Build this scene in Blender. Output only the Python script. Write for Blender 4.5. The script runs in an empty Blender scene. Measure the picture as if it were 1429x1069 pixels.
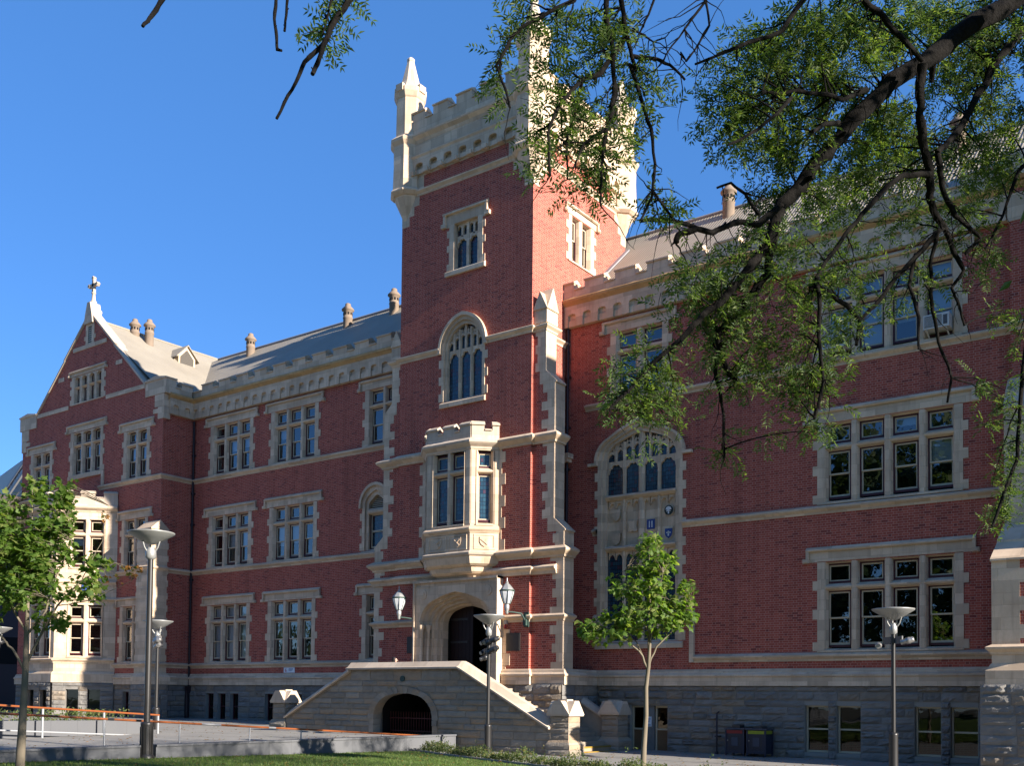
import bpy, bmesh, math, random
from mathutils import Vector, Matrix
R_ = math.radians
S = bpy.context.scene
COL = S.collection

# ------------------------------------------------------------------ camera
cam_d = bpy.data.cameras.new("camera")
cam = bpy.data.objects.new("camera", cam_d)
COL.objects.link(cam)
YAW, PIT, ROL = -0.6362, 0.0348, 0.0105
fw = Vector((math.sin(YAW)*math.cos(PIT), math.cos(YAW)*math.cos(PIT), math.sin(PIT)))
rt = Vector((math.cos(YAW), -math.sin(YAW), 0))
up = rt.cross(fw)
rt2 = rt*math.cos(ROL) + up*math.sin(ROL)
up2 = up*math.cos(ROL) - rt*math.sin(ROL)
CAMP = Vector((24.3176, -34.058, 2.6))
cam.matrix_world = Matrix(((rt2.x, up2.x, -fw.x, CAMP.x), (rt2.y, up2.y, -fw.y, CAMP.y),
                           (rt2.z, up2.z, -fw.z, CAMP.z), (0, 0, 0, 1)))
cam_d.sensor_width = 36
cam_d.lens = 1438.74/1429*36
cam_d.shift_y = (924.84-534.5)/1429
cam_d.clip_end = 2000
S.camera = cam

# ------------------------------------------------------------------ light
SUN_DIR = Vector((1.0, -0.008, 0.36)).normalized()
EL = math.asin(SUN_DIR.z)
AZ = math.atan2(SUN_DIR.x, SUN_DIR.y)            # clockwise from +Y
w = bpy.data.worlds.new("World"); S.world = w; w.use_nodes = True
nt = w.node_tree
bg = nt.nodes["Background"]
sky = nt.nodes.new("ShaderNodeTexSky"); sky.sky_type = 'NISHITA'; sky.sun_disc = False
sky.sun_elevation = EL; sky.sun_rotation = AZ
sky.altitude = 100; sky.air_density = 0.8; sky.dust_density = 0.0; sky.ozone_density = 4.0
hs = nt.nodes.new("ShaderNodeHueSaturation"); hs.inputs['Saturation'].default_value = 1.15; hs.inputs['Hue'].default_value = 0.507; nt.links.new(sky.outputs[0], hs.inputs['Color'])
mxs = nt.nodes.new("ShaderNodeMix"); mxs.data_type = 'RGBA'; mxs.inputs[0].default_value = .45; mxs.inputs[7].default_value = (.42, 1.32, 3.3, 1)   # clear morning sky evened out
nt.links.new(hs.outputs[0], mxs.inputs[6]); nt.links.new(mxs.outputs[2], bg.inputs[0]); bg.inputs[1].default_value = 0.068
sl = bpy.data.lights.new("sun", 'SUN'); sl.energy = 4.0; sl.angle = R_(0.53); sl.color = (1.0, 0.92, 0.82)
so = bpy.data.objects.new("sun", sl); COL.objects.link(so)
so.rotation_euler = SUN_DIR.to_track_quat('Z', 'Y').to_euler(); so.location = (60, -10, 60)
S.view_settings.view_transform = 'Standard'; S.view_settings.look = 'None'
S.view_settings.exposure = 1.9; S.view_settings.gamma = 1.0
S.render.engine = 'CYCLES'
try:
    S.cycles.max_bounces = 6; S.cycles.transparent_max_bounces = 12
except Exception: pass

# ------------------------------------------------------------------ materials
class NT:
    def __init__(s, name):
        s.m = bpy.data.materials.new(name); s.m.use_nodes = True; s.t = s.m.node_tree
        s.b = s.t.nodes["Principled BSDF"]; s.out = s.t.nodes["Material Output"]
    def n(s, ty, **k):
        x = s.t.nodes.new(ty)
        for a, b in k.items(): setattr(x, a, b)
        return x
    def l(s, a, b): s.t.links.new(a, b)
    def v(s, sock, val):
        if hasattr(val, 'is_output'): s.l(val, sock)
        else: sock.default_value = val
    def M(s, op, a, b=0.0, c=None):
        x = s.n("ShaderNodeMath", operation=op); s.v(x.inputs[0], a); s.v(x.inputs[1], b)
        if c is not None: s.v(x.inputs[2], c)
        return x.outputs[0]
    def mix(s, f, a, b):
        x = s.n("ShaderNodeMix", data_type='RGBA'); s.v(x.inputs[0], f)
        s.v(x.inputs[6], a if hasattr(a, 'is_output') else (*a, 1)); s.v(x.inputs[7], b if hasattr(b, 'is_output') else (*b, 1))
        return x.outputs[2]
    def noise(s, scale, detail=4, vec=None, rough=.55):
        x = s.n("ShaderNodeTexNoise"); x.inputs['Scale'].default_value = scale; x.inputs['Detail'].default_value = detail
        x.inputs['Roughness'].default_value = rough
        if vec is not None: s.l(vec, x.inputs['Vector'])
        return x.outputs[0]
    def ramp(s, f, lo, hi, a=0.0, b=1.0):
        x = s.n("ShaderNodeMapRange"); s.v(x.inputs[0], f); x.inputs[1].default_value = lo; x.inputs[2].default_value = hi
        x.inputs[3].default_value = a; x.inputs[4].default_value = b
        return x.outputs[0]
    def pos(s):
        g = s.n("ShaderNodeNewGeometry"); sp = s.n("ShaderNodeSeparateXYZ"); s.l(g.outputs['Position'], sp.inputs[0])
        sn = s.n("ShaderNodeSeparateXYZ"); s.l(g.outputs['True Normal'], sn.inputs[0])
        return g, sp.outputs, sn.outputs
    def rnd(s, a, b, c=0.0):
        cv = s.n("ShaderNodeCombineXYZ"); s.v(cv.inputs[0], a); s.v(cv.inputs[1], b); s.v(cv.inputs[2], c)
        x = s.n("ShaderNodeTexWhiteNoise"); s.l(cv.outputs[0], x.inputs[0]); return x.outputs[0]
    def bump(s, h, st=.3, dist=.02):
        x = s.n("ShaderNodeBump"); x.inputs['Strength'].default_value = st; x.inputs['Distance'].default_value = dist
        s.l(h, x.inputs['Height']); s.l(x.outputs[0], s.b.inputs['Normal'])
    def fin(s, col, rough=.8, spec=.3, metal=0.0):
        s.v(s.b.inputs['Base Color'], col if hasattr(col, 'is_output') else (*col, 1))
        s.v(s.b.inputs['Roughness'], rough); s.b.inputs['Specular IOR Level'].default_value = spec
        s.v(s.b.inputs['Metallic'], metal)
        return s.m
MAT = {}
def plain(name, col, rough=.6, spec=.4, metal=0.0, var=.12, scale=6):
    k = NT(name); f = k.noise(scale, 3)
    a = tuple(c*(1-var) for c in col); b = tuple(min(1, c*(1+var)) for c in col)
    MAT[name] = k.fin(k.mix(f, a, b), rough, spec, metal); return k

def make_brick():
    k = NT("red_brick"); g, P, N = k.pos()
    u = k.M('ADD', k.M('MULTIPLY', P[0], k.M('ABSOLUTE', N[1])), k.M('MULTIPLY', P[1], k.M('ABSOLUTE', N[0])))
    zr = k.M('DIVIDE', P[2], .0865); row = k.M('FLOOR', zr); v = k.M('FRACT', zr)
    s_ = k.M('DIVIDE', k.M('ADD', k.M('ADD', u, 200.0), k.M('MULTIPLY', k.M('MODULO', k.M('ADD', row, 1000.0), 2.0), .18)), .36)
    cell = k.M('FLOOR', s_); t = k.M('MULTIPLY', k.M('FRACT', s_), .36)
    hd = k.M('GREATER_THAN', t, .24)
    du = k.M('MINIMUM', k.M('MINIMUM', t, k.M('ABSOLUTE', k.M('SUBTRACT', t, .24))), k.M('SUBTRACT', .36, t))
    dv = k.M('MULTIPLY', k.M('MINIMUM', v, k.M('SUBTRACT', 1.0, v)), .0865)
    dd = k.M('MINIMUM', du, dv)
    mort = k.ramp(dd, .0045, .0075, 1, 0)
    r = k.rnd(k.M('ADD', k.M('MULTIPLY', cell, 2.0), hd), row)
    r2 = k.rnd(row, k.M('ADD', k.M('MULTIPLY', cell, 2.0), hd), 5.0)
    big = k.noise(.35, 5, g.outputs['Position']); fine = k.noise(60, 2, g.outputs['Position'])
    c = k.mix(r, (.285, .056, .037), (.43, .103, .066))
    c = k.mix(k.M('GREATER_THAN', r2, .92), c, (.19, .040, .032))
    c = k.mix(k.M('MULTIPLY', k.ramp(big, .35, .7), .35), c, (.32, .072, .050))
    c = k.mix(k.M('MULTIPLY', fine, .25), c, (.10, .03, .025))
    c = k.mix(mort, c, (.44, .245, .19))
    # rain streaking under ledges
    st = k.n("ShaderNodeCombineXYZ"); k.v(st.inputs[0], k.M('MULTIPLY', u, 1.6)); k.v(st.inputs[1], k.M('MULTIPLY', P[2], .12))
    sn = k.noise(1.0, 5, st.outputs[0])
    c = k.mix(k.M('MULTIPLY', k.ramp(sn, .48, .8), .34), c, (.055, .022, .02))
    k.bump(k.M('ADD', k.M('MULTIPLY', mort, -1.0), k.M('MULTIPLY', fine, .4)), .5, .006)
    MAT["red_brick"] = k.fin(c, .85, .2)
make_brick()

def make_stone(name, base, L, H, tone=.22, stain=.5, joint=.5):
    k = NT(name); g, P, N = k.pos()
    u = k.M('ADD', k.M('MULTIPLY', P[0], k.M('ABSOLUTE', N[1])), k.M('MULTIPLY', P[1], k.M('ABSOLUTE', N[0])))
    zr = k.M('DIVIDE', P[2], H); row = k.M('FLOOR', zr); v = k.M('FRACT', zr)
    s_ = k.M('DIVIDE', k.M('ADD', k.M('ADD', u, 300.0), k.M('MULTIPLY', k.rnd(row, 3.0), L)), L)
    cell = k.M('FLOOR', s_); t = k.M('MULTIPLY', k.M('FRACT', s_), L)
    du = k.M('MINIMUM', t, k.M('SUBTRACT', L, t))
    dv = k.M('MULTIPLY', k.M('MINIMUM', v, k.M('SUBTRACT', 1.0, v)), H)
    jt = k.ramp(k.M('MINIMUM', du, dv), .003, .008, 1, 0)
    vert = k.M('LESS_THAN', k.M('ABSOLUTE', N[2]), .3)
    jt = k.M('MULTIPLY', jt, vert)
    r = k.rnd(cell, row, 2.0)
    lo = tuple(c*(1-tone) for c in base); hi = tuple(c*(1+tone*.7) for c in base)
    c = k.mix(r, lo, hi)
    n1 = k.noise(1.3, 6, g.outputs['Position']); n2 = k.noise(14, 4, g.outputs['Position'])
    c = k.mix(k.M('MULTIPLY', k.ramp(n1, .45, .75), stain), c, tuple(b*q for b, q in zip(base, (.62, .55, .5))))
    c = k.mix(k.M('MULTIPLY', k.ramp(n2, .4, .8), .22), c, tuple(b*.72 for b in base))
    st = k.n("ShaderNodeCombineXYZ"); k.v(st.inputs[0], k.M('MULTIPLY', u, 5.0)); k.v(st.inputs[1], k.M('MULTIPLY', P[2], .5))
    sn = k.noise(1.0, 4, st.outputs[0])
    c = k.mix(k.M('MULTIPLY', k.ramp(sn, .52, .8), .35*stain/.35), c, tuple(b*q for b, q in zip(base, (.42, .40, .38))))
    c = k.mix(k.M('MULTIPLY', jt, joint), c, tuple(b*.45 for b in base))
    k.bump(k.M('SUBTRACT', k.M('MULTIPLY', n2, .6), jt), .35, .008)
    MAT[name] = k.fin(c, .82, .25)
make_stone("cream_sandstone", (.57, .435, .305), .75, .37)
make_stone("gold_sandstone", (.46, .29, .13), .9, .5, .2, .5)
make_stone("pale_coping", (.47, .38, .29), 1.1, .8, .14, .4)

def make_rock(name, a, b, warm):
    k = NT(name); g, P, N = k.pos()
    ri = g.outputs['Random Per Island']
    c = k.mix(ri, a, b)
    c = k.mix(k.M('GREATER_THAN', k.M('FRACT', k.M('MULTIPLY', ri, 7.31)), .72), c, warm)
    n1 = k.noise(2.5, 6, g.outputs['Position']); n2 = k.noise(22, 5, g.outputs['Position'], .65)
    c = k.mix(k.M('MULTIPLY', k.ramp(n1, .45, .75), .5), c, tuple(x*.55 for x in a))
    c = k.mix(k.M('MULTIPLY', n2, .35), c, tuple(x*.6 for x in b))
    k.bump(k.M('ADD', n2, k.noise(6, 5, g.outputs['Position'])), .7, .03)
    MAT[name] = k.fin(c, .9, .2)
make_rock("rock_faced_stone", (.165, .155, .142), (.245, .228, .205), (.25, .20, .148))
make_rock("porch_stone", (.245, .205, .158), (.345, .29, .225), (.34, .245, .16))

def make_roof():
    k = NT("cream_metal_roof"); g, P, N = k.pos()
    u = k.M('ADD', k.M('MULTIPLY', P[0], k.M('GREATER_THAN', k.M('ABSOLUTE', N[1]), .3)), k.M('MULTIPLY', P[1], k.M('GREATER_THAN', k.M('ABSOLUTE', N[0]), .3)))
    wv = k.M('SINE', k.M('MULTIPLY', u, 2*math.pi/.15))
    n1 = k.noise(.5, 6, g.outputs['Position']); n2 = k.noise(4, 5, g.outputs['Position'])
    c = k.mix(k.ramp(n1, .3, .7), (.235, .205, .160), (.29, .255, .20))
    c = k.mix(k.M('MULTIPLY', k.ramp(n2, .5, .8), .3), c, (.18, .15, .11))
    c = k.mix(k.M('MULTIPLY', k.ramp(wv, -1, -.5, 1, 0), .16), c, (.14, .11, .08))
    k.bump(wv, .55, .03)
    MAT["cream_metal_roof"] = k.fin(c, .6, .3)
make_roof()

def make_glass(name, tint, fac, rough=.015):
    k = NT(name); t = k.t; t.nodes.remove(k.b)
    g = k.n("ShaderNodeNewGeometry")
    tr = k.n("ShaderNodeBsdfTransparent"); tr.inputs[0].default_value = (*tint, 1)
    gl = k.n("ShaderNodeBsdfGlossy"); gl.inputs[0].default_value = (.95, .97, 1, 1); gl.inputs['Roughness'].default_value = rough
    lw = k.n("ShaderNodeFresnel"); lw.inputs[0].default_value = 1.52
    f = k.M('ADD', lw.outputs[0], fac)
    bp = k.n("ShaderNodeBump"); bp.inputs['Strength'].default_value = .04; bp.inputs['Distance'].default_value = .05
    k.l(k.noise(1.7, 2, g.outputs['Position']), bp.inputs['Height']); k.l(bp.outputs[0], gl.inputs['Normal'])
    mx = k.n("ShaderNodeMixShader"); k.l(f, mx.inputs[0]); k.l(tr.outputs[0], mx.inputs[1]); k.l(gl.outputs[0], mx.inputs[2])
    k.l(mx.outputs[0], k.out.inputs[0]); MAT[name] = k.m
make_glass("window_glass", (.70, .76, .80), .085)
make_glass("basement_glass", (.5, .55, .5), .0)
make_glass("lantern_glass", (.9, .92, .95), .02)

def make_leaded():
    k = NT("leaded_glass"); g, P, N = k.pos()
    u = k.M('ADD', k.M('MULTIPLY', P[0], k.M('ABSOLUTE', N[1])), k.M('MULTIPLY', P[1], k.M('ABSOLUTE', N[0])))
    a = k.M('MULTIPLY', u, 9.0); b = k.M('MULTIPLY', P[2], 6.0)
    da = k.M('ABSOLUTE', k.M('SUBTRACT', k.M('FRACT', a), .5)); db = k.M('ABSOLUTE', k.M('SUBTRACT', k.M('FRACT', b), .5))
    lead = k.M('GREATER_THAN', k.M('MAXIMUM', da, db), .44)
    r = k.rnd(k.M('FLOOR', a), k.M('FLOOR', b))
    c = k.mix(r, (.012, .028, .05), (.03, .075, .105))
    c = k.mix(k.M('GREATER_THAN', r, .86), c, (.06, .035, .05))
    c = k.mix(lead, c, (.012, .012, .014))
    k.bump(k.M('ADD', r, k.noise(3, 2, g.outputs['Position'])), .1, .02)
    MAT["leaded_glass"] = k.fin(c, .12, .5)
make_leaded()

plain("maroon_paint", (.055, .010, .014), .45, .4)
plain("cream_paint", (.47, .39, .27), .45, .4, var=.08)
plain("white_blind", (.66, .68, .70), .8, .1, var=.05, scale=2)
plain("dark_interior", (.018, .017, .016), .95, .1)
plain("door_paint", (.012, .004, .004), .5, .3)
plain("dark_metal", (.018, .018, .020), .4, .5)
plain("lamp_grey", (.028, .026, .025), .38, .5, .3)
plain("lamp_silver", (.27, .27, .26), .42, .5, .35, var=.06)
plain("spotlight_steel", (.30, .29, .28), .3, .5, .7)
plain("bronze_plaque", (.035, .030, .028), .5, .4, .3)
plain("pipe_maroon", (.022, .012, .014), .5, .4)
plain("milk_glass", (.52, .53, .54), .25, .5, var=.04)
plain("green_bronze", (.03, .055, .045), .6, .3)
plain("bin_blue", (.018, .022, .040), .45, .4)
plain("bin_panel", (.05, .055, .075), .5, .3)
plain("red_label", (.22, .022, .02), .5, .3)
plain("yellow_label", (.26, .28, .02), .5, .3)
plain("nosing_yellow", (.26, .16, .02), .6, .3)
plain("white_sign", (.62, .66, .70), .5, .3, var=.04)
plain("sign_red", (.42, .03, .04), .5, .3)
plain("sign_blue", (.10, .14, .28), .5, .3)
plain("sign_grey", (.20, .21, .24), .5, .3)
plain("gate_iron", (.085, .022, .02), .6, .3)
plain("timber_rail", (.21, .062, .018), .35, .5, var=.25, scale=3)
plain("rail_steel", (.35, .35, .36), .35, .5, .6)
plain("aircon_white", (.50, .48, .44), .5, .4)
plain("aircon_grille", (.08, .08, .08), .6, .3)
plain("buff_terracotta", (.20, .15, .11), .8, .2, var=.2, scale=5)
plain("bark_young", (.15, .125, .09), .9, .2, var=.35, scale=9)
plain("skin", (.50, .30, .22), .6, .3)
plain("hair_dark", (.015, .011, .010), .6, .3)
plain("cloth_blue", (.05, .07, .13), .9, .1)
plain("lime_mortar", (.25, .235, .205), .95, .1, var=.2, scale=8)
plain("weathered_timber", (.075, .066, .055), .8, .2, var=.2, scale=12)
plain("bench_timber", (.16, .09, .045), .7, .2)
plain("modern_cladding", (.055, .040, .038), .7, .3, var=.2, scale=1)
plain("zinc_roof", (.30, .33, .34), .5, .4, .3, var=.06, scale=.5)
plain("white_steel", (.26, .265, .27), .5, .3)
plain("lead_grey", (.20, .20, .21), .6, .3, var=.2)
plain("shield_blue", (.03, .06, .20), .6, .3)
plain("shield_dark", (.02, .03, .025), .5, .3)
plain("shield_white", (.6, .6, .6), .6, .3)
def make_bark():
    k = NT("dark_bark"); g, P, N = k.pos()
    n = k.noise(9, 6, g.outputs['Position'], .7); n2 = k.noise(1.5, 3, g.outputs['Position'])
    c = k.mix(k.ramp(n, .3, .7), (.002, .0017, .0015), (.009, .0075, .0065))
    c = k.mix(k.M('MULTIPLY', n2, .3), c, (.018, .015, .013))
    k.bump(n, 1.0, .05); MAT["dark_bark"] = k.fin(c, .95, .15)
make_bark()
def make_leaf(name, a, b, c3, tr=.45):
    k = NT(name); g, P, N = k.pos(); ri = g.outputs['Random Per Island']
    c = k.mix(ri, a, b)
    c = k.mix(k.M('GREATER_THAN', k.M('FRACT', k.M('MULTIPLY', ri, 13.7)), .82), c, c3)
    k.fin(c, .55, .3)
    tl = k.n("ShaderNodeBsdfTranslucent")
    m2 = k.n("ShaderNodeMix", data_type='RGBA', blend_type='MULTIPLY'); m2.inputs[0].default_value = 1
    k.l(c, m2.inputs[6]); m2.inputs[7].default_value = (1.9, 2.0, .8, 1); k.l(m2.outputs[2], tl.inputs[0])
    mx = k.n("ShaderNodeMixShader"); mx.inputs[0].default_value = tr
    k.l(k.b.outputs[0], mx.inputs[1]); k.l(tl.outputs[0], mx.inputs[2]); k.l(mx.outputs[0], k.out.inputs[0]); MAT[name] = k.m
make_leaf("pinnate_leaf", (.046, .082, .025), (.095, .140, .038), (.13, .16, .05), .5)
make_leaf("maple_leaf", (.065, .122, .022), (.125, .190, .036), (.17, .20, .055), .52)
make_leaf("autumn_leaf", (.18, .08, .02), (.22, .11, .03), (.12, .12, .03), .4)
make_leaf("hedge_leaf", (.055, .085, .025), (.105, .135, .04), (.15, .13, .05), .35)
make_leaf("grass_blade", (.055, .100, .018), (.10, .155, .03), (.16, .17, .06), .35)
make_leaf("far_leaf", (.030, .050, .022), (.055, .085, .030), (.07, .095, .035), .3)
def make_ground():
    k = NT("lawn_soil"); g, P, N = k.pos()
    n = k.noise(1.2, 6, g.outputs['Position']); n2 = k.noise(35, 4, g.outputs['Position'])
    c = k.mix(k.ramp(n, .3, .7), (.050, .092, .018), (.090, .135, .028))
    c = k.mix(k.M('MULTIPLY', n2, .55), c, (.12, .145, .045))
    k.bump(n2, .9, .05); MAT["lawn_soil"] = k.fin(c, .95, .1)
    k = NT("concrete_paving"); g, P, N = k.pos()
    n = k.noise(.8, 6, g.outputs['Position']); n2 = k.noise(40, 3, g.outputs['Position'])
    c = k.mix(k.ramp(n, .3, .7), (.205, .192, .170), (.285, .268, .238)); c = k.mix(k.M('MULTIPLY', n2, .35), c, (.16, .148, .13))
    fx = k.M('FRACT', k.M('DIVIDE', P[0], 1.2)); fy = k.M('FRACT', k.M('DIVIDE', P[1], 1.2))
    j = k.M('LESS_THAN', k.M('MINIMUM', fx, fy), .012)
    c = k.mix(k.M('MULTIPLY', j, .6), c, (.05, .047, .042)); k.bump(n2, .3, .01); MAT["concrete_paving"] = k.fin(c, .9, .2)
    k = NT("grey_granite"); g, P, N = k.pos()
    n = k.noise(50, 3, g.outputs['Position']); n1 = k.noise(1.0, 5, g.outputs['Position'])
    c = k.mix(n, (.070, .072, .078), (.120, .122, .128)); c = k.mix(k.M('MULTIPLY', k.ramp(n1, .4, .7), .4), c, (.11, .11, .11))
    fy = k.M('FRACT', k.M('DIVIDE', k.M('ADD', P[1], P[0]), .9)); c = k.mix(k.M('MULTIPLY', k.M('LESS_THAN', fy, .012), .7), c, (.05, .05, .05))
    MAT["grey_granite"] = k.fin(c, .6, .35)
    k = NT("earth"); MAT["earth"] = k.fin((.10, .09, .06), .95, .1)
make_ground()
# ------------------------------------------------------------------ mesh helpers
class MB:
    def __init__(s): s.v = []; s.f = []; s.o = (0, 0, 0); s.c = 1; s.s = 0; s.sm = []
    def at(s, x=0, y=0, rz=0, z=0): s.o = (x, y, z); s.c = math.cos(rz); s.s = math.sin(rz); return s
    def add(s, vs, fs, smooth=False):
        n = len(s.v); ox, oy, oz = s.o
        for x, y, z in vs: s.v.append((ox+x*s.c-y*s.s, oy+x*s.s+y*s.c, oz+z))
        for f in fs: s.f.append(tuple(i+n for i in f)); s.sm.append(smooth)
        return s
    def box(s, x0, x1, y0, y1, z0, z1):
        return s.add([(x0,y0,z0),(x1,y0,z0),(x1,y1,z0),(x0,y1,z0),(x0,y0,z1),(x1,y0,z1),(x1,y1,z1),(x0,y1,z1)],
                     [(3,2,1,0),(4,5,6,7),(0,1,5,4),(1,2,6,5),(2,3,7,6),(3,0,4,7)])
    def quad(s, a, b, c, d): return s.add([a, b, c, d], [(0, 1, 2, 3)])
    def _pr(s, A, B):
        n = len(A)
        return s.add(A+B, [tuple(range(n))[::-1], tuple(range(n, 2*n))]+[(i, (i+1) % n, n+(i+1) % n, n+i) for i in range(n)])
    def prism_y(s, p, y0, y1): return s._pr([(x, y0, z) for x, z in p], [(x, y1, z) for x, z in p])
    def prism_x(s, p, x0, x1): return s._pr([(x0, y, z) for y, z in p], [(x1, y, z) for y, z in p])
    def prism_z(s, p, z0, z1): return s._pr([(x, y, z0) for x, y in p], [(x, y, z1) for x, y in p])
    def frustum(s, p0, z0, p1, z1): return s._pr([(x, y, z0) for x, y in p0], [(x, y, z1) for x, y in p1])
    def rings(s, rings, closed=True, caps=True, smooth=False):
        n = len(rings[0]); vs = [p for r in rings for p in r]; fs = []
        for i in range(len(rings)-1):
            for j in range(n if closed else n-1):
                k = (j+1) % n; fs.append((i*n+j, i*n+k, (i+1)*n+k, (i+1)*n+j))
        s.add(vs, fs, smooth)
        if caps and closed: s.add(list(rings[0]), [tuple(range(n))[::-1]]); s.add(list(rings[-1]), [tuple(range(n))])
        return s
    def sweep(s, path, prof, z=0.0):
        """profile (d outward, z) along an xy path; outward is right of travel."""
        P = [Vector(p) for p in path]; rr = []
        for i, p in enumerate(P):
            d0 = (P[i]-P[i-1]).normalized() if i > 0 else None
            d1 = (P[i+1]-P[i]).normalized() if i < len(P)-1 else None
            if d0 is None: d0 = d1
            if d1 is None: d1 = d0
            n0 = Vector((d0.y, -d0.x)); n1 = Vector((d1.y, -d1.x))
            m = (n0+n1); m = m/ max(.2, m.dot(n0))
            rr.append([(p.x+m.x*d, p.y+m.y*d, z+h) for d, h in prof])
        return s.rings(rr)
    def sweep_xz(s, pts, prof):
        return s.rings([[(x, y, z+h) for y, h in prof] for x, z in pts])
    def lathe(s, cx, cy, prof, n=16, rot=0.0, smooth=True):
        return s.rings([[(cx+r*math.cos(rot+2*math.pi*i/n), cy+r*math.sin(rot+2*math.pi*i/n), z) for i in range(n)] for r, z in prof], smooth=smooth)
    def tube(s, pts, rad, n=6, smooth=True):
        P = [Vector(p) for p in pts]
        if not isinstance(rad, (list, tuple)): rad = [rad]*len(P)
        rr = []; ref = None
        for i, p in enumerate(P):
            d = (P[min(i+1, len(P)-1)]-P[max(i-1, 0)])
            d = d.normalized() if d.length > 1e-6 else Vector((0, 0, 1))
            if ref is None: ref = Vector((0, 0, 1)).cross(d); ref = ref.normalized() if ref.length > .05 else Vector((1, 0, 0))
            a = (ref-d*ref.dot(d)); a = a.normalized() if a.length > 1e-4 else d.orthogonal().normalized(); ref = a; b = d.cross(a)
            rr.append([tuple(p+(a*math.cos(2*math.pi*j/n)+b*math.sin(2*math.pi*j/n))*rad[i]) for j in range(n)])
        return s.rings(rr, smooth=smooth)
    def beam(s, a, b, w, h):
        a = Vector(a); b = Vector(b); d = (b-a).normalized(); x = Vector((0, 0, 1)).cross(d)
        x = x.normalized() if x.length > .05 else Vector((1, 0, 0)); y = d.cross(x)
        r = lambda p: [tuple(p+x*w*i+y*h*j) for i, j in ((-.5,-.5),(.5,-.5),(.5,.5),(-.5,.5))]
        return s.rings([r(a), r(b)])
    def build(s, name, mat, parent=None, recalc=True):
        me = bpy.data.meshes.new(name); me.from_pydata(s.v, [], s.f)
        if recalc and len(s.f) < 60000:
            bm = bmesh.new(); bm.from_mesh(me); bmesh.ops.recalc_face_normals(bm, faces=bm.faces); bm.to_mesh(me); bm.free()
        if any(s.sm):
            me.polygons.foreach_set("use_smooth", s.sm[:len(me.polygons)])
        me.materials.append(MAT[mat]); me.update()
        o = bpy.data.objects.new(name, me); COL.objects.link(o)
        if parent is not None: setpar(o, parent)
        return o
def wloc(o):
    p = Vector((0, 0, 0)); q = o
    return q.location.copy() if q.parent is None else p
def setpar(o, parent):
    o.parent = parent
    if parent.parent is None and parent.data is None: o.matrix_parent_inverse = Matrix.Translation(-parent.location)
def tag(o, label=None, cat=None, group=None, kind=None):
    if label: o['label'] = label
    if cat: o['category'] = cat
    if group: o['group'] = group
    if kind: o['kind'] = kind
    return o
def empty(name, loc, label, cat, group=None):
    o = bpy.data.objects.new(name, None); COL.objects.link(o); o.location = loc; o.empty_display_size = .3
    return tag(o, label, cat, group)
def dup(root, loc, rz, label, group=None):
    r = root.copy(); COL.objects.link(r); r.location = loc; r.rotation_euler = (0, 0, rz); r['label'] = label
    if group: r['group'] = group
    for ch in list(root.children):
        c = ch.copy(); COL.objects.link(c); c.parent = r
        for g in list(ch.children):
            d = g.copy(); COL.objects.link(d); d.parent = c
    return r

def wall(mb, x0, x1, z0, z1, holes=(), y=0.0):
    """flat wall in the local xz plane with rectangular openings"""
    xs = sorted({x0, x1, *[a for h in holes for a in h[:2]]}); zs = sorted({z0, z1, *[a for h in holes for a in h[2:]]})
    xs = [x for x in xs if x0 <= x <= x1]; zs = [z for z in zs if z0 <= z <= z1]
    for i in range(len(xs)-1):
        for j in range(len(zs)-1):
            cx = (xs[i]+xs[i+1])/2; cz = (zs[j]+zs[j+1])/2
            if any(h[0] < cx < h[1] and h[2] < cz < h[3] for h in holes): continue
            mb.quad((xs[i], y, zs[j]), (xs[i+1], y, zs[j]), (xs[i+1], y, zs[j+1]), (xs[i], y, zs[j+1]))
def arch(hw, zs, za, n=10, tudor=None):
    """points of a pointed arch from (-hw,zs) over (0,za) to (hw,zs)"""
    h = za-zs; L = []
    if tudor is None and h >= hw:
        c = (h*h-hw*hw)/(2*hw); Rr = hw+c
        a1 = math.acos(max(-1, min(1, c/Rr)))
        for i in range(n+1):
            a = a1*i/n; L.append((c-Rr*math.cos(a), zs+Rr*math.sin(a)))
    else:
        r = hw*(tudor or .5); r = min(r, h*.95); cx = -hw+r; best = None
        for i in range(400):
            ph = math.pi/2*i/400; px = cx-r*math.cos(ph); pz = r*math.sin(ph); tx, tz = math.sin(ph), math.cos(ph)
            if tx < 1e-6: continue
            zz = pz+(-px)/tx*tz
            if best is None or abs(zz-h) < best[0]: best = (abs(zz-h), ph)
        ph = best[1]; m = n*6//10
        for i in range(m+1): a = ph*i/m; L.append((cx-r*math.cos(a), zs+r*math.sin(a)))
        bx, bz = L[-1]
        for i in range(1, n-m+1):
            t = i/(n-m); L.append((bx+(0-bx)*t, bz+(za-bz)*t+math.sin(t*math.pi)*.02*hw))
    return L+[(-x, z) for x, z in L[-2::-1]]
def arch_plate(mb, A, W, ztop, y0, y1, zbot=None):
    """plate from y0 to y1 with the arch A cut out, filling up to ztop and out to +-W (jambs down to zbot)"""
    n = len(A)
    for i in range(n-1):
        (xa, za), (xb, zb) = A[i], A[i+1]
        mb._pr([(xa, y0, za), (xb, y0, zb), (xb, y0, ztop), (xa, y0, ztop)], [(xa, y1, za), (xb, y1, zb), (xb, y1, ztop), (xa, y1, ztop)])
    hw = A[-1][0]; zs = A[0][1] if zbot is None else zbot
    if W > hw+1e-4:
        mb.box(-W, -hw, y0, y1, zs, ztop); mb.box(hw, W, y0, y1, zs, ztop)
def ring(mb, A, B, y0, y1):
    n = len(A)
    for i in range(n-1):
        q = [A[i], A[i+1], B[i+1], B[i]]
        mb._pr([(x, y0, z) for x, z in q], [(x, y1, z) for x, z in q])

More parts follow.
